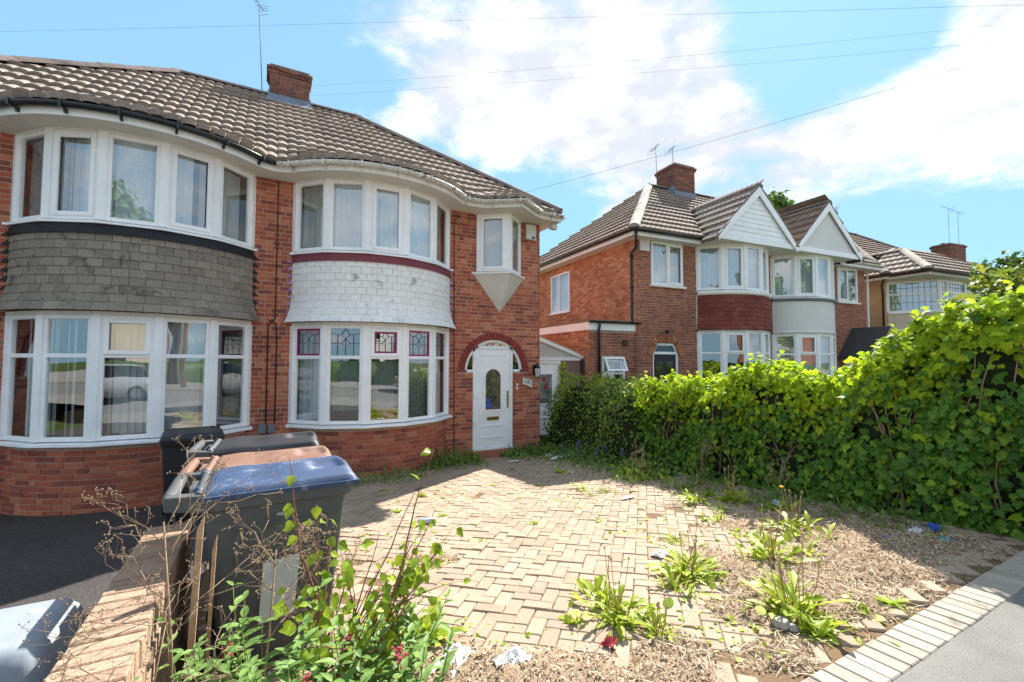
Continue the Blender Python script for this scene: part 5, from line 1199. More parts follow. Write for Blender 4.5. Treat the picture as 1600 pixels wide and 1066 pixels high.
# ------------------------------------------------------------------ wheelie bins
M_BGREY = pm('bin_grey', [(.078, .084, .088)], .55, 10, .12, .06, 60, .4, stain=(.15, .145, .13), stainscale=7, stainthr=.55)
M_BBLUE = pm('bin_blue', [(.026, .055, .125)], .58, 8, .12, 0, 60, .5, stain=(.17, .20, .25), stainscale=8, stainthr=.54)
M_BBROWN = pm('bin_brown', [(.21, .115, .08)], .5, 8, .12, 0, 60, .4, stain=(.30, .22, .18), stainscale=8, stainthr=.56)
M_BDARK = pm('bin_charcoal', [(.022, .022, .027)], .5, 8, .15, 0, 60, .4)
M_RUB = pm('rubber', [(.012, .012, .012)], .8)
def wheelie(root, B, mat_body, mat_lid, number=None, sticker=False, domed=True):
    """local: handle at -x, lid lip at +x; side faces -y. Height about 1.07"""
    T = B; L, W, H = .70, .58, .97
    def rr(hx0, hx1, hy, r=.06, n=5):
        pts = []
        for (cx, cy, a0) in ((hx1-r, hy-r, 0), (hx0+r, hy-r, 90), (hx0+r, -hy+r, 180), (hx1-r, -hy+r, 270)):
            for k in range(n): a = RAD(a0+90*k/(n-1)); pts.append((cx+r*math.cos(a), cy+r*math.sin(a)))
        return pts
    b = MB(T); secs = [(0.0, -.24, .24, .215), (.03, -.25, .25, .225), (.10, -.265, .262, .235), (.60, -.31, .315, .268), (.90, -.335, .345, .285), (.905, -.35, .372, .298), (H, -.355, .38, .302), (H, -.335, .36, .282), (.95, -.33, .352, .276)]
    vs = []
    for (z, x0, x1, hy) in secs: vs += [(x, y, z) for x, y in rr(x0, x1, hy, .05 if z > .02 else .06)]
    n = 20; b.add(vs, [(i*n+k, i*n+(k+1) % n, (i+1)*n+(k+1) % n, (i+1)*n+k) for i in range(len(secs)-1) for k in range(n)]+[tuple(range(n))[::-1]], False)
    # body ribs on the sides and recess panel
    for sy in (-1, 1):
        for x in (-.19, .23):
            b.hexa([(x-.012, sy*.225, .12), (x+.012, sy*.225, .12), (x+.012, sy*.245, .12), (x-.012, sy*.245, .12), (x-.012, sy*.262, .78), (x+.012, sy*.262, .78), (x+.012, sy*.285, .78), (x-.012, sy*.285, .78)])
        b.hexa([(-.21, sy*.262, .78), (.25, sy*.262, .78), (.25, sy*.286, .79), (-.21, sy*.286, .79), (-.21, sy*.265, .80), (.25, sy*.265, .80), (.25, sy*.288, .81), (-.21, sy*.288, .81)])
    body = b.build('body', mat_body, root, bevel=.006, seg=2)
    hd = MB(T)
    for sy in (-1, 1):
        hd.hexa([(-.50, sy*.22, .93), (-.33, sy*.22, .90), (-.33, sy*.29, .90), (-.50, sy*.29, .93), (-.50, sy*.22, 1.0), (-.33, sy*.22, .99), (-.33, sy*.29, .99), (-.50, sy*.29, 1.0)])
    hd.box((-.42, -.10, .92), (-.33, .10, .985)); hd.tube([(-.47, -.29, .965), (-.485, -.2, .972), (-.485, .2, .972), (-.47, .29, .965)], .032, 10)
    hd.tube([(-.36, -.27, .985), (-.36, .27, .985)], .022, 8); hd.build('handle', mat_body, root, bevel=.008)
    ld = MB(T)
    def lid(u, v):
        x = -.345+.745*u; y = (v-.5)*.60; e = min(1, min(v, 1-v)/.10); e = math.sqrt(max(0, 1-(1-e)**2)); ex = math.sqrt(max(0, 1-(1-min(1, (1-u)/.08))**2)); ex0 = min(1, u/.05+.3)
        rise = .030+.022*u
        if domed:
            p = max(0, 1-abs(v-.5)/.34)**.5 if abs(v-.5) < .34 else 0
            k = 1/(1+math.exp(-(u-.42)*28)); rise += .026*p*k-.036*(1/(1+math.exp(-(u-.70)*60)))*(1/(1+math.exp((u-.93)*90)))*(1/(1+math.exp((abs(v-.5)-.2)*70)))+.008*math.exp(-((u-.2)/.12)**2)
        else: rise += .012*max(0, 1-abs(v-.5)*3)
        return (x, y, H+.004+rise*e*ex*ex0)
    ld.grid(lid, 54, 36); ld.sweep([(-.012, H-.012), (.006, H-.012), (.006, H+.012), (-.012, H+.012)], [(-.345, .302), (-.345, -.302), (.402, -.302), (.402, .302), (-.345, .302)])
    for sy in (-1, 1): ld.tube([(-.345, sy*.2, H+.005), (-.372, sy*.2, H+.03), (-.385, sy*.2, H)], .024, 8)
    lo = ld.build('lid', mat_lid, root)
    for sy in (-1, 1):
        w = MB(T); w.tube([(-.235, sy*.235, .10), (-.235, sy*.285, .10)], .10, 18, False); w.build('wheel', M_RUB, root, bevel=.008); a = MB(T); a.tube([(-.235, sy*.284, .10), (-.235, sy*.292, .10)], .05, 14, False); a.build('wheel_hub', mat_body, root)
    if sticker:
        s = MB(T); s.add([(-.07, -.2785, .60), (.105, -.2795, .62), (.085, -.2605, .30), (-.085, -.2595, .28)], [(0, 1, 2, 3)]); s.build('sticker', pm('sticker_paper', [(.50, .55, .58)], .35, 7, .08), root)
    return root
def bin_at(x, y, z, rz, sz=1.0): return np4(Matrix.Translation((x, y, z)) @ Matrix.Rotation(rz, 4, 'Z') @ Matrix.Diagonal((1, 1, sz, 1)))
GRP = 'wheelie bins beside the boundary wall'
BZ = -.06
b1 = thing('wheelie_bin', 'grey wheelie bin with blue lid and pale sticker, nearest the camera', 'wheelie bin', (.10, 3.04, BZ), 0, GRP)
B1 = bin_at(.10, 3.04, BZ, RAD(1)); wheelie(b1, B1, M_BGREY, M_BBLUE, sticker=True)
text_mesh('190831', .020, .0004, Matrix(B1.tolist()) @ Matrix.Translation((.015, -.2895, .845)) @ Matrix.Rotation(RAD(86), 4, 'X'), pm('stamp_white', [(.7, .7, .7)], .6), 'serial_number', b1)
b2 = thing('wheelie_bin', 'wheelie bin with brown lid, behind the blue-lidded bin', 'wheelie bin', (.08, 3.72, -.10), 0, GRP); wheelie(b2, bin_at(.08, 3.72, -.10, RAD(-2), 1.0), M_BBROWN, M_BBROWN)
b3 = thing('wheelie_bin', 'wheelie bin with dark grey lid, last in the row behind the brown one', 'wheelie bin', (.05, 4.36, -.13), 0, GRP); wheelie(b3, bin_at(.05, 4.36, -.13, RAD(-3), 1.06), M_BGREY, M_BDARK)
b4 = thing('wheelie_bin', 'charcoal wheelie bin standing alone under the bay window of the left house', 'wheelie bin', (-.70, 6.75, -.27)); wheelie(b4, bin_at(-.70, 6.75, -.27, RAD(-84)), M_BDARK, M_BDARK, domed=False)
# low storage box on the neighbour's drive, cut by the frame
sb = thing('storage_box', 'low slate-grey plastic storage box with pale worn stripe, cut by the left edge', 'storage box', (-1.15, 2.6, .0))
m = MB(); prof = []
for t in np.linspace(0, 1, 9): prof.append((t, ))
def boxtop(u, v):
    x = -1.75+1.07*u; y = 2.42+.56*v; ex = min(1, min(u, 1-u)/.10); ey = min(1, min(v, 1-v)/.16)
    r = math.sqrt(max(0, 1-(1-ex)**2)); q = math.sqrt(max(0, 1-(1-ey)**2)); return (x, y, .30+.20*r*q)
m.grid(boxtop, 24, 24); M_SLATE = pm('slate_plastic', [(.26, .29, .33)], .38, 6, .12, 0, 1, .5, stain=(.26, .28, .30), stainscale=3, stainthr=.6); m.build('lid', M_SLATE, sb)
m = MB(); m.box((-1.72, 2.44, -.03), (-.71, 2.96, .32)); m.build('body', M_CONC, sb, bevel=.02)
m = MB(); m.grid(lambda u, v: (-1.19+.04*u+.006*math.sin(v*9), 2.53+.35*v, boxtop((-1.19+.04*u+1.75)/1.07, (.11+.35*v)/.56)[2]+.004), 4, 14); m.build('worn_stripe', pm('worn_tape', [(.50, .45, .38)], .8, 12, .3, stain=(.32, .17, .06), stainscale=9, stainthr=.47), sb)
m = MB(); m.lathe([(.024, 0), (.023, .003), (.0, .004)], (-.84, 2.80, .499), 14); m.build('round_badge', M_UPVC, sb)
# broken fence stakes standing behind the wall
for (nm, lab, pts, w) in (('timber_stake', 'tall splintered timber stake beside the nearest bin', [(-.245, 2.36, -.02), (-.215, 2.44, .86)], .013), ('timber_stake', 'thin dark timber lath leaning beside the splintered stake', [(-.19, 2.5, -.02), (-.165, 2.52, .74)], .008)):
    m = MB(); a, b = np.array(pts[0]), np.array(pts[1]); d = np.array([w, 0, 0]); e = np.array([0, .016, 0])
    m.hexa([a-d-e, a+d-e, a+d+e, a-d+e, b-d-e, b+d-e+np.array([0, 0, .05]), b+d+e+np.array([0, 0, .06]), b-d+e]); tag(m.build(nm, M_WOOD), lab, 'stake', 'broken stakes by the wall')
# ------------------------------------------------------------------ plants
def leaf_proto(outline, fold=.25, droop=.3, n_mid=3):
    """outline: half outline points (x>=0) from base to tip, length along +y; folded on the midrib"""
    L = max(p[1] for p in outline); mids = [(0, L*i/(n_mid)) for i in range(n_mid+1)]
    def z(x, y): return fold*abs(x)-droop*(y/L)**2*L*.5
    V = [(0, y, z(0, y)) for _, y in mids]; F = []
    for sg in (1, -1):
        idx = []
        for (x, y) in outline: V.append((sg*x, y, z(x, y))); idx.append(len(V)-1)
        # stitch midrib and outline by y order
        i = j = 0
        while i < len(mids)-1 or j < len(idx)-1:
            yi = mids[i+1][1] if i < len(mids)-1 else 1e9; yj = outline[j+1][1] if j < len(idx)-1 else 1e9
            if j < len(idx)-1 and (yj <= yi or i >= len(mids)-1): f = (i, idx[j], idx[j+1]); j += 1
            else: f = (i, idx[j], i+1); i += 1
            F.append(f if sg > 0 else f[::-1])
    return Proto(V, F, True)
IVY = Proto([(0, .02, 0), (0, .45, .03), (.20, -.10, -.04), (.50, -.06, -.12), (.42, .20, -.04), (.50, .48, -.12), (.30, .56, -.02), (0, 1.0, -.16), (-.30, .56, -.02), (-.50, .48, -.12), (-.42, .20, -.04), (-.50, -.06, -.12), (-.20, -.10, -.04)],
            [(0, 2, 3), (0, 3, 4), (0, 4, 1), (1, 4, 5), (1, 5, 6), (1, 6, 7), (1, 7, 8), (1, 8, 9), (1, 9, 10), (1, 10, 0), (0, 10, 11), (0, 11, 12)], True)
OVATE = leaf_proto([(.04, .0), (.30, .14), (.42, .34), (.33, .55), (.26, .62), (.12, .86), (0, 1.0)], .22, .35)
LANCE = leaf_proto([(.03, 0), (.15, .16), (.21, .38), (.14, .7), (0, 1.0)], .35, .45)
DANDY = leaf_proto([(.012, 0), (.035, .16), (.015, .24), (.07, .34), (.025, .42), (.09, .55), (.04, .63), (.11, .78), (.06, .92), (0, 1.0)], .3, .9, 5)
BLADE = leaf_proto([(.022, 0), (.024, .4), (.016, .75), (0, 1.0)], .3, .6, 3)
ROUND = leaf_proto([(.08, 0), (.36, .2), (.42, .5), (.28, .82), (0, .98)], .15, .25, 2)
M_IVY = pm('ivy_leaf', [(.06, .155, .022), (.10, .225, .025), (.035, .10, .018), (.14, .28, .028), (.075, .18, .024), (.24, .38, .03), (.045, .12, .02)], .55, 30, .15, 0, 1, .2, transl=.30, big=.12, bigscale=2)
M_IVYY = pm('sunlit_young_leaf', [(.36, .50, .022), (.42, .53, .026), (.27, .42, .02), (.46, .54, .03)], .6, 30, .12, 0, 1, .15, transl=.5)  # young growth, with sunlight on the hedge top also put into its yellow
M_BIRCH = pm('sapling_leaf', [(.30, .42, .02), (.23, .35, .02), (.36, .45, .025), (.18, .30, .02)], .45, 30, .12, 0, 1, .3, transl=.45)
M_VAL = pm('valerian_leaf', [(.17, .29, .07), (.13, .24, .05), (.22, .34, .09), (.11, .20, .045)], .5, 30, .15, 0, 1, .3, transl=.3)
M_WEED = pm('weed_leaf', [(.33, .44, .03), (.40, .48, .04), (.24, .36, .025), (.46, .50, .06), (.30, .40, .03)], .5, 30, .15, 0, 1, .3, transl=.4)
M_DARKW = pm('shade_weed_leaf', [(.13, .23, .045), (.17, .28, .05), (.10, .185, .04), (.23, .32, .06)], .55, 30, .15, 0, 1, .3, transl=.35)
M_GRASS = pm('grass_blade', [(.24, .34, .04), (.32, .40, .06), (.18, .28, .035), (.46, .42, .14)], .6, 30, .15, 0, 1, .2, transl=.4)
M_DRY = pm('dry_stem', [(.40, .30, .19), (.34, .24, .15), (.48, .37, .25)], .9, 40, .2)
M_DRYD = pm('dry_twig', [(.30, .215, .14), (.22, .15, .10), (.38, .28, .18)], .9, 40, .2)
M_GSTEM = pm('green_stem', [(.14, .19, .04)], .6, 30, .2); M_RSTEM = pm('red_stem', [(.20, .085, .055)], .6, 30, .2)
M_PINK = pm('valerian_flower', [(.50, .075, .10), (.58, .12, .14)], .7, 30, .2, transl=.2); M_YEL = pm('dandelion_flower', [(.80, .50, .01)], .7, 30, .1, transl=.2)
M_BLUEB = pm('bluebell_flower', [(.16, .15, .50), (.22, .20, .58)], .6, 30, .15, transl=.25)
M_CORE = pm('hedge_core', [(.020, .030, .010)], .98, 14, .5)  # solid dark filler; its colour stands in for shade between the leaves
def orient(p, nrm, up, s, spin=0.0, rnd=random):
    """leaf at p: local +z along nrm, +y along up projected"""
    n = np.array(nrm, float); n /= np.linalg.norm(n)+1e-9; u = np.array(up, float); u = u-n*(u @ n); l = np.linalg.norm(u)
    u = u/l if l > 1e-6 else np.cross(n, (1, 0, 0)); x = np.cross(u, n); c, q = math.cos(spin), math.sin(spin)
    y2 = u*c+x*q; x2 = np.cross(y2, n); return frame(p, x2*s, y2*s, n*s)

# ---- ivy hedge along the right boundary
HT = [(.8, 2.06), (1.4, 2.10), (1.67, 2.12), (1.96, 1.96), (2.4, 1.70), (2.8, 1.50), (3.23, 1.38), (3.6, 1.46), (3.9, 1.46), (4.4, 1.26), (5.0, 1.28), (5.8, 1.20), (6.24, 1.06), (6.6, 1.22), (7.1, 1.26), (7.9, 1.18), (8.5, .95)]
def htop(y): return float(np.interp(y, [a for a, _ in HT], [b for _, b in HT]))
def lump(y, t): return .11*math.sin(y*3.1+t*4)+.08*math.sin(y*6.7+t*9+1)+.09*math.sin(y*11+t*23)*math.sin(t*31+y*5)
def hsec(y, t):
    """cross-section t in 0..1: foot of the drive side, over the top, to the foot of the far side"""
    g = gz(y); h = htop(y)-g; hw = .46+.06*math.sin(y*2.2)
    if t < .5:
        k = t/.5; z = g+h*(1-(1-min(1, k*1.12))**1.25); x = 6.25-hw*(1-max(0, k-.62)**1.6*2.0*1.7)
        n = np.array([-1, 0, .25+1.6*max(0, k-.6)])
    else:
        k = (1-t)/.5; z = g+h*(1-(1-min(1, k*1.12))**1.25); x = 6.25+hw*(1-max(0, k-.62)**1.6*2.0*1.7); n = np.array([1, 0, .25+1.6*max(0, k-.6)])
    o = lump(y, t); n = n/np.linalg.norm(n); return np.array([x, y, z])+n*o*(.4+.6*min(1, t*3)), n
def gap(y, t): return math.sin(y*4.3+t*11+1.3)*math.sin(y*2.1-t*17)
def ivy_hedge(label, y0, y1, n, lim, seed, smin, smax, young, core=True):
    rnd = random.Random(seed); root = thing('ivy_hedge', label, 'hedge', (6.25, (y0+y1)/2, gz((y0+y1)/2)), 0, 'hedge along the right boundary')
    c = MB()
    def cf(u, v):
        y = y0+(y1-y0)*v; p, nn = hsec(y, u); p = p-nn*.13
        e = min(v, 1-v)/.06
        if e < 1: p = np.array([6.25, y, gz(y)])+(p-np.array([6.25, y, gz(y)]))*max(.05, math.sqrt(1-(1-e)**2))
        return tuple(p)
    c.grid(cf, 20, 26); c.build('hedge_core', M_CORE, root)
    st = MB()
    for i in range(int((y1-y0)*9)):
        y = rnd.uniform(y0, y1); pts = []
        for k in range(6): t = k/5*rnd.uniform(.4, .5); p, nn = hsec(min(y1, max(y0, y+.12*math.sin(k+i))), t); pts.append(p-nn*.05)
        st.tube(pts, [.012-.0016*k for k in range(6)], 4)
    st.build('stem', M_DRYD, root)
    tw = MB()
    for i in range(int((y1-y0)*16)):
        y = rnd.uniform(y0, y1); p, nn = hsec(y, rnd.uniform(.02, .3)); d = nn+np.array([rnd.gauss(0, .4), rnd.gauss(0, .6), rnd.gauss(.1, .5)]); d /= np.linalg.norm(d); p = p-nn*.06; q = p+d*rnd.uniform(.08, .22); tw.tube([p, (p+q)/2+np.array([0, 0, .02]), q], [.003, .002, .001], 3)
    tw.build('dead_twig', M_DRY, root, kind='stuff')
    A, Y = [], []
    for i in range(n):
        y = rnd.uniform(y0, y1); t = rnd.random()**1.15*.62 if rnd.random() < .93 else rnd.uniform(.6, 1); p, nn = hsec(y, t)
        endk = 0
        if rnd.random() < .10 and y1-y0 > 1: pass
        dep = rnd.uniform(-.13, .05); p = p+nn*dep+np.array([rnd.gauss(0, .012), rnd.gauss(0, .012), rnd.gauss(0, .012)])
        top = max(0, (t-.30)/.2) if t < .5 else 1
        if t < .36 and gap(y, t) > .42 and rnd.random() < .85: continue
        nr = nn+np.array([rnd.gauss(0, .45), rnd.gauss(0, .45), rnd.gauss(.15, .4)]); up = np.array([rnd.gauss(-.15, .35), rnd.gauss(0, .45), -1.0+1.1*min(1, top)])
        s = rnd.uniform(smin, smax)*rnd.choice((.55, .75, .9, 1.0, 1.1))
        M = orient(p, nr, up, s, rnd.gauss(0, .5))
        (Y if (rnd.random() < young(y, t)) else A).append((1 if rnd.random() < .16 else 0, M))  # yellow leaves thicken towards the top, painting the sunlit zone there
    # near end of the hedge
    if y0 < 1.2:
        for i in range(int(n*.22)):
            a = rnd.uniform(0, 1); t = rnd.random(); p, nn = hsec(y0+.05, a); p = np.array([6.25, y0, 0])+(p-np.array([6.25, y0, 0]))*np.array([t, 1, 1]); p[1] = y0-.18*math.sqrt(max(0, 1-t*t))+rnd.uniform(-.1, .05)
            A.append((0, orient(p, (rnd.gauss(-.1, .4), -1, rnd.gauss(.3, .4)), (rnd.gauss(0, .4), 0, -1), rnd.uniform(smin, smax), rnd.gauss(0, .5))))
    # shoots above the top line
    for i in range(int((y1-y0)*26)):
        y = rnd.uniform(y0, y1); t = rnd.uniform(.38, .56); p, nn = hsec(y, t); d = np.array([rnd.gauss(-.1, .3), rnd.gauss(0, .3), 1.0]); d /= np.linalg.norm(d); L = rnd.uniform(.06, .22)
        for k in range(5): q = p+d*L*(k+1)/5; Y.append((0, orient(q, (rnd.gauss(0, .6), rnd.gauss(0, .6), .7), (rnd.gauss(0, 1), rnd.gauss(0, 1), .3), rnd.uniform(smin, smax)*.85, rnd.uniform(0, 6))))
    scatter('leaf', [IVY, OVATE], A, M_IVY, root, lim, 'foliage'); scatter('sunlit_young_leaf', [IVY, OVATE], Y, M_IVYY, root, min(lim, 60), 'sunlit_young_foliage')
    return root
ivy_hedge('tall glossy ivy hedge nearest the pavement, at the right edge', .85, 2.75, 9800, 300, 5, .05, .11, lambda y, t: .9 if .33 < t < .62 else (.5 if t > .25 else .03))
ivy_hedge('lower rounded ivy hedge midway along the boundary, in front of the red-tiled bay', 2.7, 5.95, 10500, 240, 6, .05, .09, lambda y, t: .95 if .30 < t < .62 else (.4 if t > .22 else .03))
# ---- tangled bramble at the far end
def tangle():
    rnd = random.Random(17); root = thing('bramble_shrub', 'tangled dark green bramble with dead twigs beside the lean-to porch', 'shrub', (6.2, 7.2, gz(7.2)))
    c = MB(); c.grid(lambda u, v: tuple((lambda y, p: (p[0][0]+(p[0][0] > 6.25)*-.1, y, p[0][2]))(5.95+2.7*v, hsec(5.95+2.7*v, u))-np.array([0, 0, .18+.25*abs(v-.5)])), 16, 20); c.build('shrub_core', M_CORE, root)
    it, yt = [], []
    for i in range(7000):
        y = rnd.uniform(5.9, 8.75); t = rnd.random()*.62; p, nn = hsec(y, t); p = p+nn*rnd.uniform(-.16, .06)+np.array([rnd.gauss(-.05, .06), 0, rnd.gauss(0, .03)])
        M = orient(p, nn+np.array([rnd.gauss(0, .6), rnd.gauss(0, .6), rnd.gauss(.3, .4)]), (rnd.gauss(0, 1), rnd.gauss(0, 1), rnd.gauss(0, .6)), rnd.uniform(.035, .065), rnd.uniform(-1, 1))
        (yt if rnd.random() < (.2 if t < .35 else .5) else it).append((0, M))
    # spreading ground growth below it
    for i in range(3400):
        y = rnd.uniform(4.9, 8.9); x = 5.85-abs(rnd.gauss(0, .48)); z = gz(y)+abs(rnd.gauss(.04, .12))*max(.2, (x-4.9))
        it.append((0, orient((x, y, z), (rnd.gauss(-.3, .6), rnd.gauss(-.3, .6), .8), (rnd.gauss(0, 1), rnd.gauss(0, 1), .4), rnd.uniform(.035, .075), rnd.uniform(0, 6))))
    scatter('leaf', [OVATE], it, M_DARKW, root, 200, 'foliage'); scatter('sunlit_young_leaf', [OVATE], yt, M_WEED, root, 60, 'sunlit_young_foliage')
    m = MB()
    for i in range(46):
        y = rnd.uniform(6.0, 7.6); p, nn = hsec(y, rnd.uniform(.12, .42)); p = p-nn*.05; d = np.array([rnd.gauss(-.35, .35), rnd.gauss(-.5, .5), rnd.gauss(.1, .5)]); d /= np.linalg.norm(d); L = rnd.uniform(.2, .6); pts = [p]
        for k in range(5): d = d+np.array([rnd.gauss(0, .3), rnd.gauss(0, .3), rnd.gauss(-.05, .25)]); d /= np.linalg.norm(d); pts.append(pts[-1]+d*L/5)
        m.tube(pts, [.006-.0009*k for k in range(6)], 4)
    m.build('dead_twig', M_DRY, root)
    m = MB()
    for i in range(11):
        x, y = rnd.uniform(5.2, 5.75), rnd.uniform(5.4, 7.4); z = gz(y); h = rnd.uniform(.25, .42); m.tube([(x, y, z), (x+.02, y, z+h*.7), (x-.03, y-.02, z+h)], .003, 3)
        for k in range(5): a = rnd.uniform(0, 6); m.lathe([(.001, .012), (.009, .004), (.012, -.012)], (x-.03+.02*math.cos(a), y-.02+.02*math.sin(a), z+h-k*.03), 5)
    m.build('bluebell', M_BLUEB, root)
    # ivy climbing the lean-to pier
    it = []
    for i in range(260):
        z = rnd.uniform(-.4, 1.6); x = 6.58+rnd.gauss(.0, .06+.10*max(0, (1.0-z))*.6); it.append((0, orient((x, 9.33-abs(rnd.gauss(0, .04)), z), (rnd.gauss(-.2, .4), -1, rnd.gauss(.3, .4)), (rnd.gauss(0, .5), 0, -1), rnd.uniform(.04, .085), rnd.gauss(0, .6))))
    scatter('climbing_leaf', [IVY], it, M_WEED, root, 60, 'climbing_foliage')
tangle()

# ---- small weeds
def rosette(name, label, x, y, R, n, kind='dandelion', mat=None, stems=0, flower=False, seed=0, group=None, lim=0, h=1.0, cat='weed', mix=True):
    rnd = random.Random(seed*13+int(x*100)); z = gz(y)-.005; root = thing(name, label, cat, (x, y, z), 0, group); it = []
    for i in range(n):
        a = rnd.uniform(0, 6.283); el = rnd.uniform(.15, 1.4)*h; L = R*rnd.uniform(.6, 1.15)*(1.1-.25*el); d = np.array([math.cos(a)*math.cos(el), math.sin(a)*math.cos(el), math.sin(el)])
        nr = np.array([-math.cos(a)*math.sin(el), -math.sin(a)*math.sin(el), math.cos(el)]); p = np.array([x+rnd.gauss(0, R*.22), y+rnd.gauss(0, R*.22), z])
        q = rnd.random(); k = 0
        if mix and q < .22: k = 1; L *= 1.1
        elif mix and q < .40: k = 2; L *= .55; p = p+np.array([rnd.gauss(0, R*.35), rnd.gauss(0, R*.35), 0])
        elif mix and q < .5: k = 3; L *= .3; p = p+np.array([rnd.gauss(0, R*.4), rnd.gauss(0, R*.4), rnd.random()*R*.4])
        it.append((k, orient(p, nr, d, L*rnd.uniform(.7, 1.1), rnd.gauss(0, .35))))
    P = dict(dandelion=DANDY, grass=BLADE, lance=LANCE, round=ROUND)[kind]
    scatter('leaf', [P, BLADE, LANCE, ROUND], it, mat or M_WEED, root, lim, 'leaves')
    if stems:
        m = MB(); f = MB(); hd = MB()
        for i in range(stems):
            a = rnd.uniform(0, 6.28); L = R*rnd.uniform(.9, 1.7); t = np.array([math.cos(a)*.25, math.sin(a)*.25, 1]); t /= np.linalg.norm(t); p0 = np.array([x+rnd.gauss(0, R*.12), y+rnd.gauss(0, R*.12), z]); p1 = p0+t*L*.6+np.array([rnd.gauss(0, .01), rnd.gauss(0, .01), 0]); p2 = p1+np.array([t[0]*.6, t[1]*.6, t[2]])*L*.4
            m.tube([p0, p1, p2], [.0035, .003, .0025], 4); hd.lathe([(.001, -.006), (.007, 0), (.006, .012), (.001, .016)], tuple(p2), 6)
            if flower and i == 0: f.lathe([(.002, -.008), (.014, -.002), (.022, .006), (.012, .012), (.001, .012)], tuple(p2), 10)
        m.build('stalk', MATS['weed_stalk'], root); hd.build('seed_head', M_DRY, root, kind='stuff')
        if f.v: f.build('flower', M_YEL, root)
    return root
pm('weed_stalk', [(.34, .22, .10)], .7, 20, .2)
BIG = [(1.30, 3.62, .10, 20, 0, False, 'low weed left of the litter strip near the bins'), (3.30, 2.95, .13, 26, 0, False, 'low dandelion clump in the litter beyond the broad clump'), (4.15, 3.15, .14, 30, 0, False, 'low green clump in front of the hedge shadow'), (3.95, 2.55, .16, 30, 3, False, 'dandelion clump between the many-stalked one and the flowering one'), (5.05, 4.35, .15, 40, 0, False, 'tall bright grass tuft at the hedge foot, midway'), (4.75, 5.15, .14, 40, 0, False, 'bright grass tuft where the hedge shadow meets the sun'), (2.05, 1.95, .16, 30, 5, False, 'plantain clump at the bottom middle of the drive'), (2.84, 2.39, .27, 60, 6, False, 'broad dandelion clump in the middle of the drive beside bare paving'), (1.95, 2.20, .25, 50, 7, False, 'dandelion clump with plantain stalks at the front middle of the drive'), (2.90, 1.66, .30, 66, 9, False, 'large dandelion clump near the edging, right of the small bare patch of blocks'),
       (3.58, 2.22, .29, 58, 9, False, 'dandelion clump with many brown stalks right of the middle of the drive'), (4.45, 2.55, .25, 50, 9, True, 'dandelion clump with one yellow flower below the hedge'), (4.95, 3.55, .25, 46, 9, False, 'leggy dandelion clump with brown seed stalks against the hedge foot'),
       (4.6, 3.78, .22, 44, 2, False, 'low bright green weed clump left of the leggy stalks'), (4.05, 4.80, .13, 46, 0, False, 'yellow-green grass tuft at the tip of the hedge shadow'), (.80, 2.60, .22, 60, 0, False, 'bushy bright green weed in front of the nearest bin'), (3.51, 1.42, .14, 18, 0, False, 'flat weed sprawling over the edging course')]
for i, (x, y, R, n, st, fl, lab) in enumerate(BIG):
    rosette('weed_clump', lab, x, y, R, int(n*1.7), 'grass' if 'grass' in lab else ('lance' if 'bushy' in lab or 'flat' in lab else 'dandelion'), M_GRASS if 'grass' in lab else M_WEED, st, fl, i, 'weeds on the drive', 24 if y < 3.5 else 10, h=.6 if 'flat' in lab else 1.0)
SMALL = [(5.04, 5.02), (5.1, 4.71), (4.9, 4.14), (4.98, 3.87), (5.32, 3.84), (4.49, 3.33), (4.83, 3.1), (5.05, 2.95), (3.91, 2.71), (3.9, 2.51), (4.03, 2.42), (3.91, 2.15), (4.3, 2.25), (3.3, 1.97), (3.17, 1.71), (2.84, 1.46), (2.58, 2.25), (2.87, 2.24), (2.82, 2.54), (2.06, 2.51), (1.95, 2.14), (0.79, 2.65), (3.26, 1.46), (4.34, 6.15), (3.87, 5.1), (3.78, 4.72), (4.71, 4.99), (2.53, 4.1), (1.81, 3.89), (2.19, 5.18), (1.82, 4.94), (1.94, 6.02), (3.17, 3.8), (3.51, 3.01), (4.09, 3.26), (4.85, 2.35), (5.0, 2.06), (4.56, 2.04), (4.69, 1.72), (4.19, 1.55), (2.38, 1.49), (2.44, 5.46), (4.3, 4.57), (4.6, 3.41), (5.25, 7.6), (4.8, 4.43), (3.81, 6.9), (1.44, 5.42), (1.16, 5.16), (4.67, 6.25), (3.85, 2.54), (4.03, 2.85),
         (3.3, 4.4), (2.9, 5.1), (2.0, 4.4), (3.0, 6.0), (1.6, 6.6), (2.6, 6.6), (3.5, 5.6), (.9, 4.7), (.7, 5.5), (3.3, 3.3), (1.35, 3.75), (1.0, 3.4), (3.4, 2.75), (2.2, 2.6), (4.4, 1.95), (1.7, 2.3)]
MARKS = [('the drink can', 1.57, 4.74), ('the arched door', 4.2, 8.3), ('the broad dandelion clump', 2.84, 2.39), ('the plantain clump', 1.95, 2.2), ('the large dandelion by the edging', 2.9, 1.66), ('the flowering dandelion', 4.45, 2.55), ('the grass tuft at the shadow tip', 4.05, 4.8), ('the blue-lidded bin', .3, 3.0),
         ('the dark grey-lidded bin', .3, 4.4), ('the foot of the white-tiled bay', 1.8, 7.6), ('the blue wrapper', 4.82, 1.97), ('the tip of the sunlit paving', 3.8, 6.8), ('the bramble', 5.5, 6.9), ('the leggy stalks', 4.95, 3.55), ('the edging course', 3.5, 1.35), ('the small bare patch of blocks', 2.45, 1.75), ('the paper heap', 5.2, 7.5), ('the white plastic disc', 4.05, 4.35)]
SEEN = set()
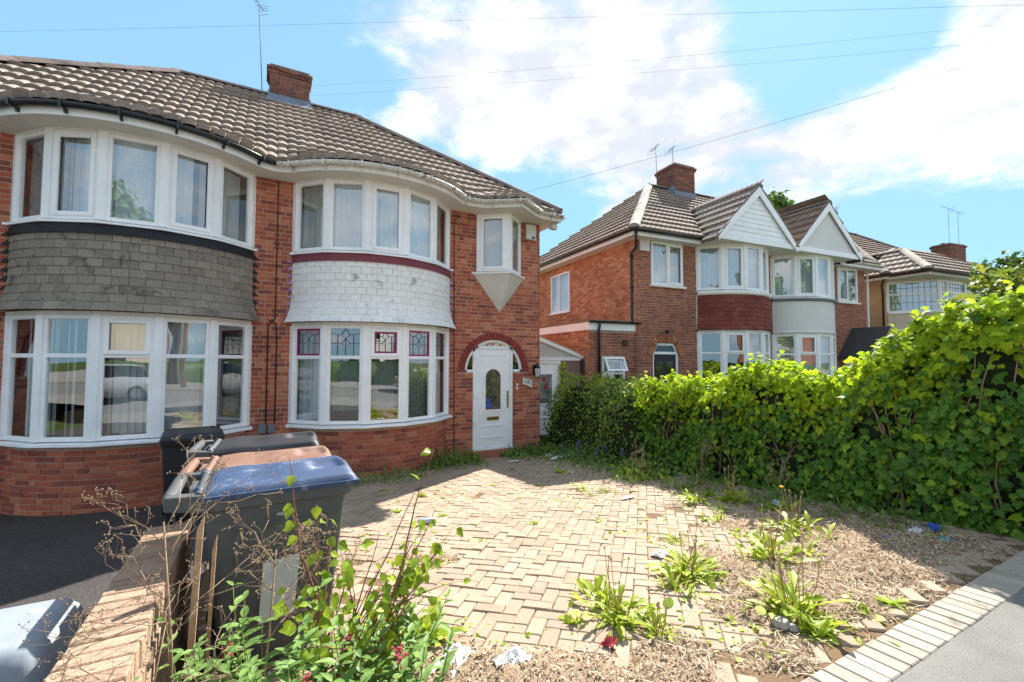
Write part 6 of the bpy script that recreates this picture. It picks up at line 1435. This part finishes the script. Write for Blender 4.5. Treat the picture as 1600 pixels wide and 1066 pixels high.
def weed_label(kind, x, y):
    rx, fx = CR[:2], CF[:2]
    for (nm, mx, my) in sorted(MARKS, key=lambda q: (q[1]-x)**2+(q[2]-y)**2):
        d = np.array([x-mx, y-my]); r, f = float(d @ rx), float(d @ fx); w = ('right of ' if r > 0 else 'left of ') if abs(r) > abs(f) else ('behind ' if f > 0 else 'in front of ')
        l = 'small %s weed in the paving %s%s' % (kind, w, nm)
        if l not in SEEN: SEEN.add(l); return l
for i, (x, y) in enumerate(SMALL):
    k = i % 4; rosette('small_weed', weed_label(('jagged-leaved', 'grassy', 'round-leaved', 'narrow-leaved')[k], x, y), x, y, (.09, .07, .09, .08)[k]*random.uniform(.8, 1.25)*((1.1 if k == 2 else 2.3) if i < 26 else (.7 if k == 2 else 1.0)), (26, 34, 20, 28)[k], ('dandelion', 'grass', 'round', 'lance')[k], (M_WEED, M_GRASS, M_WEED, M_WEED)[k], 0, False, i, 'small weeds in the paving joints', 0)
# moss and seedlings in the joints
it = []; rnd = random.Random(23)
for i in range(9000):
    y = 1.5+6.5*rnd.random()**1.4; x = rnd.uniform(.3, 5.4); cl = math.sin(x*2.3+y*1.1)*math.sin(y*2.1-x*.7)
    if cl < rnd.uniform(.0, 1.3) and not (x > 2.6 and y < 4.6 and rnd.random() < .10): continue
    s = rnd.choice((.010, .014, .02, .03, .045)); it.append((0, orient((x, y, zdr(y)+.004), (rnd.gauss(0, .4), rnd.gauss(0, .4), 1), (rnd.gauss(0, 1), rnd.gauss(0, 1), .3), s, 0)))
o = scatter('seedling', [ROUND], it, M_WEED, None, 0, 'joint_seedlings'); tag(o, 'tiny seedlings and moss sprouting in the paving joints', 'seedlings', kind='stuff')
# weeds along the house wall and beside the door
def wall_weed(label, x0, x1, y, h, n, seed, mat=None, dep=.3):
    rnd = random.Random(seed); root = thing('wall_weed', label, 'weed', ((x0+x1)/2, y, gz(y)), 0, 'weeds along the foot of the house'); a, b = [], []; m = MB()
    for i in range(n):
        x = rnd.uniform(x0, x1); yy = y-abs(rnd.gauss(0, dep)); env = h*(1-.55*abs((x-(x0+x1)/2)/((x1-x0)/2))**2)*rnd.uniform(.3, 1.0)*(1-.5*min(1, (y-yy)/.6)); z = gz(yy)
        if rnd.random() < .42: a.append((0, orient((x, yy, z), (rnd.gauss(0, .5), rnd.gauss(0, .5), .4), (rnd.gauss(0, .35), rnd.gauss(-.1, .35), 1), env*1.2+.05, 0)))
        else: b.append((0, orient((x, yy, z+env*rnd.random()), (rnd.gauss(-.2, .6), rnd.gauss(-.5, .6), .6), (rnd.gauss(0, 1), rnd.gauss(0, 1), .3), rnd.uniform(.035, .07), rnd.uniform(0, 6))))
        if i % 14 == 0: m.tube([(x, yy, z), (x+rnd.gauss(0, .03), yy, z+env*.6), (x+rnd.gauss(0, .06), yy, z+env*1.1)], .003, 3)
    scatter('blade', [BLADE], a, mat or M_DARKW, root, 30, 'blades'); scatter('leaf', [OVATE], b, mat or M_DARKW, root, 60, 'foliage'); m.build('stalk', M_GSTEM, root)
wall_weed('dense dark weeds at the right foot of the white-tiled bay', 2.45, 3.75, 8.25, .42, 620, 3)
wall_weed('weeds right of the arched white door', 4.35, 5.45, 8.40, .34, 520, 4)
wall_weed('thin grassy weeds at the left foot of the white-tiled bay', 1.2, 2.4, 7.55, .26, 220, 5)
wall_weed('weeds in front of the lean-to door', 5.35, 6.3, 9.1, .38, 420, 6, dep=.6)
def sprig(p, n, h, rnd, it):
    for k in range(n): q = np.array(p)+np.array([rnd.gauss(0, .06), rnd.gauss(0, .05), h*rnd.random()]); it.append((0, orient(q, (rnd.gauss(0, .6), -.6, .6), (rnd.gauss(0, 1), 0, .4), .035, rnd.uniform(0, 6))))

# ---- front-left planting: valerian, birch sapling, dead umbels
def valerian(label, x, y, H, n, seed, flowers=True, spread=.2):
    rnd = random.Random(seed); z = gz(y); root = thing('valerian_plant', label, 'plant', (x, y, z), 0, 'valerian in front of the bins'); it = []; m = MB(); fl = MB()
    for i in range(n):
        a = rnd.uniform(0, 6.28); d = np.array([math.cos(a)*rnd.uniform(.1, .5), math.sin(a)*rnd.uniform(.1, .5), 1]); d /= np.linalg.norm(d); L = H*rnd.uniform(.55, 1.05); p = np.array([x+rnd.gauss(0, spread*.4), y+rnd.gauss(0, spread*.3), z]); pts = [p]; K = 7
        for k in range(K):
            d = d+np.array([rnd.gauss(0, .05), rnd.gauss(0, .05), .05]); d /= np.linalg.norm(d); pts.append(pts[-1]+d*L/K)
        m.tube(pts, [.0045-.0004*k for k in range(K+1)], 5)
        for k in range(1, K+1):
            sz = rnd.uniform(.08, .14)*(1-.45*k/K); az = rnd.uniform(0, 3.14)
            for s in (0, math.pi):
                o = np.array([math.cos(az+s), math.sin(az+s), .45]); it.append((0, orient(pts[k], (-.45*math.cos(az+s), -.45*math.sin(az+s), 1.0), o, sz, rnd.gauss(0, .2))))
        if flowers and rnd.random() < .12:
            for q in range(26): c = pts[-1]+np.array([rnd.gauss(0, .016), rnd.gauss(0, .016), rnd.gauss(.012, .012)]); r = .006; fl.add([c+(r, 0, 0), c+(0, r, .003), c+(-r, 0, 0), c+(0, -r, .003), c+(0, 0, -.008)], [(0, 1, 2, 3), (0, 4, 1), (2, 4, 3)])
    m.build('stem', M_GSTEM, root); scatter('leaf', [LANCE], it, M_VAL, root, 110, 'foliage')
    if fl.v: fl.build('flower_head', M_PINK, root, kind='stuff')
valerian('pink-flowered valerian against the near face of the grey bin, left side', -.08, 2.26, .66, 9, 3)
valerian('dense valerian clump low in front of the grey bin', .15, 1.98, .58, 26, 4, True, .5)
valerian('valerian with pink buds right of the grey bin', .58, 2.16, .48, 22, 5, True, .45)
valerian('low valerian growth at the bottom edge beside the wall', .0, 1.90, .56, 20, 6, False, .4)
def sapling():
    rnd = random.Random(8); root = thing('birch_sapling', 'birch sapling with bright yellow-green leaves in front of the bin', 'sapling', (.40, 2.05, gz(2.05))); m = MB(); it = []
    def branch(p, d, L, r, depth):
        pts = [np.array(p, float)]; d = np.array(d, float); d /= np.linalg.norm(d); K = max(4, int(L/.07)); rs = [r]; d0 = d.copy()
        for k in range(K):
            d = .75*d+.25*d0+np.array([rnd.gauss(0, .09), rnd.gauss(0, .05), rnd.gauss(.0, .06)]); d /= np.linalg.norm(d); pts.append(pts[-1]+d*L/K); rs.append(r*(1-.8*(k+1)/K))
            if k > 0 and rnd.random() < (.9 if depth else .55):
                for q in range(rnd.choice((1, 2, 2))):
                    a = rnd.uniform(0, 6.28); o = np.array([math.cos(a), math.sin(a)*.6, -.35]); s = rnd.uniform(.036, .064); b0 = pts[-1]+o*.02; m.tube([pts[-1], b0], .0012, 3)
                    it.append((0, orient(b0, (rnd.gauss(0, .4)+.2, -.7+rnd.gauss(0, .4), .7), o+np.array([0, 0, -.4]), s, rnd.gauss(0, .4))))
            if depth == 0 and k in (2, 4, 5, 6) and rnd.random() < .8: branch(pts[-1], d+np.array([rnd.gauss(.2, .6), rnd.gauss(-.1, .3), rnd.gauss(.1, .3)]), L*.38, r*.55, 1)
        m.tube(pts, rs, 5)
    B = (.28, 2.15, 0)
    for (d, L, r) in (((-.14, .05, 1.21), 1.2, .009), ((.43, .05, 1.15), 1.28, .009), ((.42, .05, .85), 1.0, .008), ((.38, 0, .57), .75, .007), ((.24, .05, 1.0), 1.05, .008), ((.12, -.05, .8), .85, .007), ((.50, .1, .75), .95, .007), ((-.05, -.08, .7), .75, .006)): branch(B, d, L, r, 0)
    m.build('stem', M_RSTEM, root); scatter('leaf', [OVATE], it, M_BIRCH, root, 300, 'foliage')
sapling()
def umbel(label, x, y, H, seed, lean=(0, 0), nb=9, spread=.35):
    rnd = random.Random(seed); z = gz(y); root = thing('dead_seed_stalk', label, 'dry plant', (x, y, z), 0, 'dead stalks in front of the bins'); m = MB(); s = MB()
    p0 = np.array([x, y, z]); top = p0+np.array([lean[0], lean[1], H]); m.tube([p0, p0+(top-p0)*.5+np.array([.01, 0, 0]), top], [.006, .005, .003], 5)
    def fork(p, d, L, r, lev):
        q = p+d*L*.5+np.array([rnd.gauss(0, .012), rnd.gauss(0, .012), rnd.gauss(0, .012)]); e = p+d*L; m.tube([p, q, e], [r, r*.8, r*.6], 3)
        if lev == 0:
            for k in range(3): c = e+np.array([rnd.gauss(0, .008), rnd.gauss(0, .008), rnd.gauss(0, .008)]); m.tube([e, c], .0007, 3); s.lathe([(.0008, -.003), (.0028, 0), (.0008, .003)], tuple(c), 4)
            return
        for k in range(3 if lev > 1 else 4):
            dd = d+np.array([rnd.gauss(0, .55), rnd.gauss(0, .5), rnd.gauss(.12, .4)]); dd /= np.linalg.norm(dd); fork(e if k else q, dd, L*rnd.uniform(.45, .7), r*.6, lev-1)
    for i in range(nb):
        f = rnd.uniform(.30, 1.0); a = rnd.uniform(0, 6.28); d = np.array([math.cos(a)*.9, math.sin(a)*.6, rnd.uniform(.3, 1.0)]); d /= np.linalg.norm(d); fork(p0+(top-p0)*f, d, spread*rnd.uniform(.4, .75), .0028, 2)
    m.build('twig', M_DRYD, root, kind='stuff'); s.build('seed_head', M_DRYD, root, kind='stuff')
umbel('tall branching dead stalk above the brick wall, left of the bin', -.26, 2.22, .95, 3, (-.06, .03), 13, .36)
umbel('dead stalk with fine seed heads across the bin side', .02, 2.34, .74, 4, (.06, 0), 8, .26)
umbel('dead stalk right of the pale sticker', .22, 2.36, .72, 5, (.10, .02), 8, .26)
umbel('low dead stalk at the foot of the wall', -.20, 1.75, .55, 6, (-.08, .02), 6, .3)
umbel('dead seed stalk standing in the shade of the hedge foot', 5.35, 4.3, .55, 7, (-.1, -.1), 8, .22)
umbel('pale dead stalk beside the dandelions under the hedge', 4.95, 5.0, .42, 8, (-.2, -.05), 7, .2)
umbel('dead twiggy stalk under the lower ivy hedge', 5.45, 3.3, .5, 9, (-.05, -.1), 8, .25)
# weeds in the hedge foot shade
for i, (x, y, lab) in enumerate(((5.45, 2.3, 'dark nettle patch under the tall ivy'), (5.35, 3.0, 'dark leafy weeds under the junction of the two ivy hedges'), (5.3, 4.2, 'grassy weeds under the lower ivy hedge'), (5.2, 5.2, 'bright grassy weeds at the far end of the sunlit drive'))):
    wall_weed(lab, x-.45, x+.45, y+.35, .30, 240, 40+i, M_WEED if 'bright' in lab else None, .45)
# ------------------------------------------------------------------ trees and shrubs behind
M_CONI = pm('conifer_spray', [(.20, .26, .035), (.26, .31, .04), (.14, .20, .03), (.32, .33, .05), (.10, .15, .03)], .6, 20, .2, 0, 1, .2, transl=.35)
M_TREE = pm('tree_leaf', [(.075, .15, .025), (.10, .19, .03), (.055, .11, .02), (.13, .22, .035)], .55, 10, .2, 0, 1, .25, transl=.35)
M_BARK = pm('bark', [(.13, .095, .065)], .95, 20, .3, .4, 40)
SPRAY = Proto([(0, 0, 0), (.10, .30, .02), (.30, .52, -.03), (.07, .55, .02), (.22, .85, -.05), (.02, 1.0, -.04), (-.18, .80, -.05), (-.06, .52, .02), (-.32, .50, -.03), (-.10, .28, .02)], [(0, 1, 2, 3), (0, 3, 4, 5), (0, 5, 6, 7), (0, 7, 8, 9)], True)
def conifer(label, x, y, z0, H, R, n, seed, s0, s1):
    rnd = random.Random(seed); root = thing('conifer_shrub', label, 'conifer', (x, y, z0)); m = MB(); m.tube([(x, y, z0), (x, y, z0+H*.9)], [.09, .02], 6); it = []
    for b in range(70):
        f = rnd.random()**.8; a = rnd.uniform(0, 6.28); zz = z0+H*(.1+.85*f); L = R*(1-.55*f)*rnd.uniform(.7, 1.15); d = np.array([math.cos(a), math.sin(a), .25]); m.tube([(x, y, zz), tuple(np.array([x, y, zz])+d*L)], [.015, .003], 3)
        for k in range(n//70):
            t = rnd.uniform(.3, 1.05); p = np.array([x, y, zz])+d*L*t+np.array([rnd.gauss(0, .10), rnd.gauss(0, .10), rnd.gauss(0, .07)]); o = d+np.array([rnd.gauss(0, .5), rnd.gauss(0, .5), rnd.gauss(.1, .4)]); it.append((0, orient(p, (rnd.gauss(0, .6), rnd.gauss(0, .6), 1), o, rnd.uniform(s0, s1), 0)))
    m.build('trunk', M_BARK, root); scatter('spray', [SPRAY], it, M_CONI, root, 120, 'crown')
conifer('yellow-green conifer behind the tall ivy at the right edge', 9.6, 2.0, -.02, 3.15, 1.15, 4200, 2, .10, .22)
def tree(name, label, x, y, z0, H, R, n, seed, s0, s1, cz=.62, mat=None, group=None, squash=.8):
    rnd = random.Random(seed); root = thing(name, label, 'tree', (x, y, z0), 0, group); m = MB(); c0 = np.array([x, y, z0+H*cz])
    m.tube([(x, y, z0), (x+.05*R, y, z0+H*.35), (x, y, z0+H*.75)], [R*.10, R*.07, R*.02], 8); it = []; cl = []
    for i in range(26):
        a, b = rnd.uniform(0, 6.28), math.asin(rnd.uniform(-.75, 1)); r = R*rnd.uniform(.45, .95); c = c0+np.array([math.cos(a)*math.cos(b)*r, math.sin(a)*math.cos(b)*r, math.sin(b)*r*squash]); cl.append((c, R*rnd.uniform(.22, .42)))
        m.tube([(x, y, z0+H*rnd.uniform(.3, .6)), tuple(c0*.5+c*.5+np.array([0, 0, -.1*R])), tuple(c)], [R*.035, R*.02, R*.006], 5)
    for (c, r) in cl:
        for k in range(n//26):
            v = np.array([rnd.gauss(0, 1), rnd.gauss(0, 1), rnd.gauss(0, .8)]); v /= np.linalg.norm(v)+1e-6; p = c+v*r*rnd.uniform(.35, 1.1)
            it.append((0, orient(p, v+np.array([rnd.gauss(0, .5), rnd.gauss(0, .5), .4]), (rnd.gauss(0, 1), rnd.gauss(0, 1), -.4), rnd.uniform(s0, s1), rnd.uniform(0, 6))))
    m.build('trunk', M_BARK, root); scatter('leaf', [OVATE], it, mat or M_TREE, root, 0, 'crown')
tree('garden_tree', 'tree showing above the valley between the two white gables', 33.5, 20.5, -.5, 15.3, 2.6, 3000, 5, .25, .5, .82)
tree('garden_tree', 'thin tree rising at the far right edge above the conifer', 21.5, 5.0, -.3, 6.4, 1.1, 900, 6, .12, .25, .72)
# street trees on the other side of the road (they show in the window glass)
tree('street_tree', 'leafy street tree across the road, mirrored in the upper left window', -7.5, -13.5, 0, 10.5, 3.4, 5200, 11, .25, .5, .66, None, 'street trees across the road')
tree('street_tree', 'leafy street tree across the road, mirrored in the oriel window', 15.0, -13.0, 0, 10.0, 3.2, 5200, 12, .25, .5, .66, None, 'street trees across the road')
# clipped front-garden hedges across the road
for k, (x0, x1) in enumerate(((-34, -14), (-12, -2.5), (-.5, 9), (11, 22), (24, 46))):
    m = MB(); rnd = random.Random(70+k); nn = int((x1-x0)*3); hh = {}
    def hz(u, v):
        i, j = round(u*nn), round(v*8); q = hh.setdefault((i, j), (rnd.gauss(0, .06), rnd.gauss(0, .06))); a = math.pi*v
        return (x0+(x1-x0)*u, -16.0+(.5*math.cos(a)+q[0]), .07+1.45*math.sin(a)**.5*(1+q[1]) if 0 < v < 1 else .05)
    m.grid(hz, nn, 8, True); tag(m.build('garden_hedge', M_TREE), 'clipped garden hedge across the road, %s in the row from the left' % ('first', 'second', 'third', 'fourth', 'fifth')[k], 'hedge', 'garden hedges across the road')
# houses across the road
def far_house(x, label, mat):
    r = thing('house_across_road', label, 'house', (x, -24, 0), 0, 'houses across the road'); m = MB(); m.box((x-5.5, -31, 0), (x+5.5, -24, 5.1)); m.build('wall', mat, r)
    m = MB(); m.add([(x-5.9, -23.6, 5.1), (x+5.9, -23.6, 5.1), (x+5.9, -31.4, 5.1), (x-5.9, -31.4, 5.1), (x-2.6, -27.5, 8.0), (x+2.6, -27.5, 8.0)], [(0, 4, 5, 1), (1, 5, 2), (2, 5, 4, 3), (3, 4, 0)]); m.build('roof', M_ROOFW, r)
    for z0 in (.9, 3.4):
        for dx in (-3.2, 3.2):
            m = MB(); m.box((x+dx-1.3, -24.0, z0), (x+dx+1.3, -23.9, z0+1.3)); w = m.build('window', M_UPVC, r)
            for k in range(3): g = MB(); g.box((x+dx-1.2+k*.82, -23.9, z0+.1), (x+dx-.44+k*.82, -23.885, z0+1.2)); g.build('pane', M_DGLASS, w)
    m = MB(); m.box((x-.5, -24.0, 0), (x+.5, -23.92, 2.1)); m.build('door', M_DOORD, r)
far_house(-8.5, 'cream rendered house across the road mirrored in the left bay window', M_CREAM); far_house(4.5, 'white rendered house across the road mirrored in the main bay window', M_WREND); far_house(17.5, 'brick house across the road mirrored towards the right', M_BRICKO)
# parked white hatchback across the road (mirrored in the main bay)
M_CARW = pm('car_white', [(.75, .75, .75)], .2, 5, .02, coat=.6)
def car(x, y, rz, label, cm_=None):
    B = np4(Matrix.Translation((x, y, -.045)) @ Matrix.Rotation(rz, 4, 'Z')); r = thing('parked_car', label, 'car', (x, y, -.045), rz); m = MB(B)
    sec = [(-2.0, .45, .72, .62), (-1.9, .30, .92, .80), (-1.45, .22, 1.0, .86), (-.9, .20, 1.02, .87), (.4, .20, 1.0, .87), (1.1, .22, .93, .86), (1.75, .28, .80, .80), (2.05, .40, .62, .62)]
    vs = []
    for (xx, z0, z1, hw) in sec: vs += [(xx, -hw, z0), (xx, -hw*1.02, (z0+z1)/2), (xx, -hw*.93, z1), (xx, hw*.93, z1), (xx, hw*1.02, (z0+z1)/2), (xx, hw, z0)]
    m.add(vs, [(i*6+k, (i+1)*6+k, (i+1)*6+(k+1) % 6, i*6+(k+1) % 6) for i in range(len(sec)-1) for k in range(6)]+[tuple(range(6)), tuple(range(42, 48))[::-1]], True); m.build('body', cm_ or M_CARW, r)
    m = MB(B); gs = [(-1.75, .95, .78, 0), (-1.25, 1.42, .62, 1), (.1, 1.46, .62, 1), (1.0, .95, .78, 0)]; vs = []
    for (xx, z, hw, t) in gs: vs += [(xx, -hw, z), (xx, hw, z)]
    vs += [(-1.75, -.80, .9), (1.0, -.80, .9), (-1.75, .80, .9), (1.0, .80, .9)]
    m.add(vs, [(0, 2, 4, 6, 9, 8), (1, 3, 5, 7, 11, 10), (0, 1, 3, 2), (4, 5, 7, 6)]); m.build('window', M_DOORD, r); m = MB(B); m.hexa([(-1.27, -.62, 1.41), (.12, -.62, 1.45), (.12, .62, 1.45), (-1.27, .62, 1.41), (-1.2, -.56, 1.47), (.05, -.56, 1.50), (.05, .56, 1.50), (-1.2, .56, 1.47)]); m.build('roof', cm_ or M_CARW, r)
    for xx in (-1.25, 1.25):
        for sy in (-1, 1): w = MB(B); w.tube([(xx, sy*.70, .30), (xx, sy*.89, .30)], .31, 20, False); o = w.build('wheel', M_RUB, r); h = MB(B); h.tube([(xx, sy*.885, .30), (xx, sy*.90, .30)], .2, 14, False); h.build('rim', M_ALU, o)
    for sy in (-1, 1): h = MB(B); h.box((1.86, sy*.5-.14, .55), (2.0, sy*.5+.14, .68)); h.build('headlight', M_UPVC, r)
car(1.2, -8.0, RAD(180), 'white hatchback parked across the road, mirrored in the main bay window'); 
car(-5.5, -8.0, RAD(180), 'silver hatchback parked across the road, mirrored in the left bay window', pm('car_silver', [(.42, .44, .46)], .25, 5, .02, coat=.6, metal=.4)); car(8.2, -8.0, 0, 'dark red hatchback parked across the road towards the right', pm('car_red', [(.20, .02, .02)], .25, 5, .02, coat=.6))
# telegraph pole across the road: the wires run to it
tp = thing('telegraph_pole', 'wooden telegraph pole across the road, mirrored in the main upper bay', 'pole', (13.2, -9.9, 0)); m = MB(); m.tube([(13.2, -9.9, 0), (13.2, -9.9, 8.6)], [.14, .10], 10); m.build('post', M_WOOD, tp)
m = MB()
for z in (8.3, 7.9): m.box((12.5, -9.95, z), (13.9, -9.85, z+.09))
m.build('cross_arm', M_WOOD, tp)

# ------------------------------------------------------------------ overhead wires
def wire(label, a, b, sag=.15, r=.0018):
    a, b = np.array(a, float), np.array(b, float); m = MB(); m.tube([a+(b-a)*t-np.array([0, 0, sag*4*t*(1-t)]) for t in np.linspace(0, 1, 15)], r, 4); tag(m.build('overhead_wire', M_WIRE), label, 'wire', 'overhead wires')
def ext(a, b, k0, k1): a, b = np.array(a), np.array(b); return a-(b-a)*k0, b+(b-a)*k1
wire('topmost wire crossing the whole sky', *ext((-5.03, 13.47, 8.62), (8.64, 1.81, 6.30), .6, .25), sag=.05)
wire('upper wire running right from the near chimney', *ext((.86, 12.0, 8.36), (12.2, 2.57, 7.96), 0, .25), sag=.12)
wire('lower wire running right from the near chimney', *ext((.86, 12.0, 8.12), (12.32, 2.60, 7.70), 0, .25), sag=.12)
wire('wire rising from the eaves above the arched door', *ext((4.50, 8.2, 5.05), (12.4, 2.63, 7.56), 0, .25), sag=.10, r=.003)
def aerial(label, base, top, boom, n=9, L=1.2, w=.28):
    base, top, boom = np.array(base, float), np.array(top, float), np.array(boom, float); boom /= np.linalg.norm(boom)
    r = thing('television_aerial', label, 'aerial', tuple(base), 0, 'television aerials'); m = MB(); m.tube([base, top], .010, 6); m.build('mast', M_ALU, r)
    m = MB(); a, b = top-boom*L*.35, top+boom*L*.65; m.tube([a, b], .010, 4); s = np.cross(boom, (0, 0, 1)); s /= np.linalg.norm(s)
    for k in range(n): p = a+(b-a)*(k+.5)/n; q = w*(.5-.2*k/n); m.tube([p-s*q, p+s*q], .005, 3)
    for k in (-1, 0, 1): p = a+np.array([0, 0, k*.1]); m.tube([p-s*w*.6, p+s*w*.6], .005, 3)
    m.build('boom', M_ALU, r); m = MB(); m.box(tuple(base+np.array([-.05, -.05, -.02])), tuple(base+np.array([.12, .05, .10]))); m.build('bracket', M_ALU, r)
def t2(p): return tuple((T2A @ np.array([*p, 1.0]))[:3])
aerial('tall thin mast with a small aerial beside the near chimney', (-.12, 11.95, 7.80), (-.24, 12.0, 10.02), (-.6, -.8, .15), 5, .5, .22)
aerial('taller aerial left of the red-tiled house chimney', t2((3.92, 3.5, 8.08)), t2((3.88, 3.5, 9.66)), (.9, .3, .75), 8, 1.5)
aerial('aerial standing on the red-tiled house chimney', t2((4.72, 3.5, 8.93)), t2((4.71, 3.5, 9.78)), (.9, .3, .72), 8, 1.4)
aerial('aerial above the right-hand white gable', t2((16.0, 4.2, 8.2)), t2((16.05, 4.2, 9.35)), (.9, .3, .45), 8, 1.8)
for k, (dx, lab) in enumerate(((0, 'left thin aerial on the farthest chimney'), (1.5, 'right thin aerial on the farthest chimney'))): aerial(lab, (37.3+dx, 11.4, 8.8), (37.3+dx, 11.4, 11.2), (-.9, .3, .2), 4, .9)
# small satellite dish-like cowl behind the chimney
m = MB(); m.grid(lambda u, v: (-.42+.42*v*math.cos(6.283*u), 12.3+.1*v*v, 7.80+.22*v*math.sin(6.283*u)), 20, 4); tag(m.build('satellite_dish', MATS['grey_plastic']), 'grey satellite dish tucked behind the near chimney', 'satellite dish')

# ------------------------------------------------------------------ rubbish
M_PAPER = pm('litter_paper', [(.68, .68, .66), (.60, .62, .64)], .7, 12, .15); M_LBLUE = pm('litter_blue', [(.05, .12, .45)], .4, 12, .2); M_LTEAL = pm('litter_teal', [(.03, .35, .36)], .4, 12, .2); M_LRED = pm('litter_red', [(.35, .03, .04)], .4, 12, .2)
M_CAN = pm('can_metal', [(.45, .55, .75)], .3, 12, .2, 0, 1, .5, metal=.6)
def crumple(name, label, x, y, sx, sy, h, mat, seed, rz=0):
    rnd = random.Random(seed); m = MB(); N = 7; g = {}
    def fn(u, v):
        i, j = round(u*N), round(v*N); k = (i, j)
        if k not in g: g[k] = (rnd.gauss(0, .06), rnd.gauss(0, .06), rnd.random())
        a = g[k]; ax, ay = (u-.5+a[0])*sx, (v-.5+a[1])*sy; c, s = math.cos(rz), math.sin(rz); return (x+ax*c-ay*s, y+ax*s+ay*c, gz(y)+.016+h*a[2]*(.4+.6*math.sin(math.pi*u)*math.sin(math.pi*v)))
    m.grid(fn, N, N, False); return tag(m.build(name, mat), label, 'litter', 'rubbish on the drive')
def can(label, x, y, rz, mat, L=.13, r=.032):
    rt = thing('drink_can', label, 'can', (x, y, gz(y)), 0, 'rubbish on the drive'); d = np.array([math.cos(rz), math.sin(rz), 0]); c = np.array([x, y, gz(y)+r+.008]); m = MB()
    m.tube([c-d*L/2, c-d*L*.46, c+d*L*.42, c+d*L/2], [r*.8, r, r, r*.75], 14); m.build('body', mat, rt); m = MB(); m.tube([c+d*L/2, c+d*(L/2+.004)], r*.74, 12); m.build('lid', M_ALU, rt)
can('silver-blue drink can lying on the paving near the shadow edge', 1.57, 4.74, .1, M_CAN, .16)
crumple('paper_scrap', 'white paper scrap beside the broad dandelion clump', 2.93, 2.78, .15, .10, .05, M_PAPER, 1, .4)
crumple('paper_scrap', 'white scrap lying in the litter right of the large dandelion', 3.38, 1.80, .12, .07, .03, M_PAPER, 2, 1.2)
crumple('paper_scrap', 'blue and white wrapper in the sun near the tall ivy', 4.82, 1.97, .13, .07, .05, M_LBLUE, 3, .3)
crumple('paper_scrap', 'white carrier bag scrap in the shade of the tall ivy', 5.30, 1.93, .16, .08, .05, M_PAPER, 4, .1)
crumple('paper_scrap', 'teal wrapper in the shade under the tall ivy', 5.22, 1.71, .15, .08, .03, M_LTEAL, 5, -.4)
crumple('paper_scrap', 'dark blue bag tucked under the tall ivy', 5.5, 1.86, .16, .10, .07, M_LBLUE, 6, .6)
crumple('paper_scrap', 'largest pale paper of the heap near the lean-to', 5.30, 7.45, .34, .18, .07, M_PAPER, 7, .2); crumple('paper_scrap', 'crumpled pale paper at the left of the heap near the lean-to', 4.95, 7.30, .14, .12, .08, M_PAPER, 8, 1.0); crumple('paper_scrap', 'pale scrap behind the heap near the lean-to', 5.10, 7.72, .16, .10, .08, M_PAPER, 9, .5)
crumple('paper_scrap', 'flat pale scrap on the shaded paving by the door weeds', 4.25, 7.62, .26, .07, .02, M_PAPER, 10, .1); crumple('paper_scrap', 'grey-white crumpled sheet at the bottom edge of the drive', .92, 2.30, .26, .16, .05, M_PAPER, 11, .7); crumple('paper_scrap', 'second crumpled sheet at the bottom edge, right of the first', 1.18, 2.14, .18, .12, .06, M_PAPER, 16, .2)
crumple('paper_scrap', 'small red wrapper under the plantain stalks', 1.72, 2.0, .09, .06, .04, M_LRED, 12, .3); crumple('paper_scrap', 'pale bag under the leggy stalks at the hedge foot', 5.15, 3.12, .16, .12, .10, M_PAPER, 13, .3); crumple('paper_scrap', 'pale scrap lying in the grassy shade near the bramble', 4.45, 6.1, .16, .08, .04, M_PAPER, 14, .9); crumple('paper_scrap', 'thin pale scrap among small weeds by the hedge', 4.25, 2.12, .14, .07, .02, M_PAPER, 15, .4); crumple('paper_scrap', 'white plastic disc shape on the sunlit paving near the grass tuft', 4.05, 4.35, .2, .07, .015, M_PAPER, 17, .1)
# broken stone pieces beside the bare patch
rnd = random.Random(3)
for i, (dx, dy, s) in enumerate(((0, 0, .055), (.06, .03, .04), (.03, -.05, .035))):
    m = MB(); m.lathe([(s*.6, 0), (s, s*.4), (s*.7, s*.9), (.002, s)], (2.68+dx, 1.62+dy, gz(1.62)+.005), 6, False); tag(m.build('broken_stone', M_CONC, None), ('largest', 'middle', 'smallest')[i]+' of three grey stone chips beside the small bare patch of blocks', 'stone', 'stone chips')
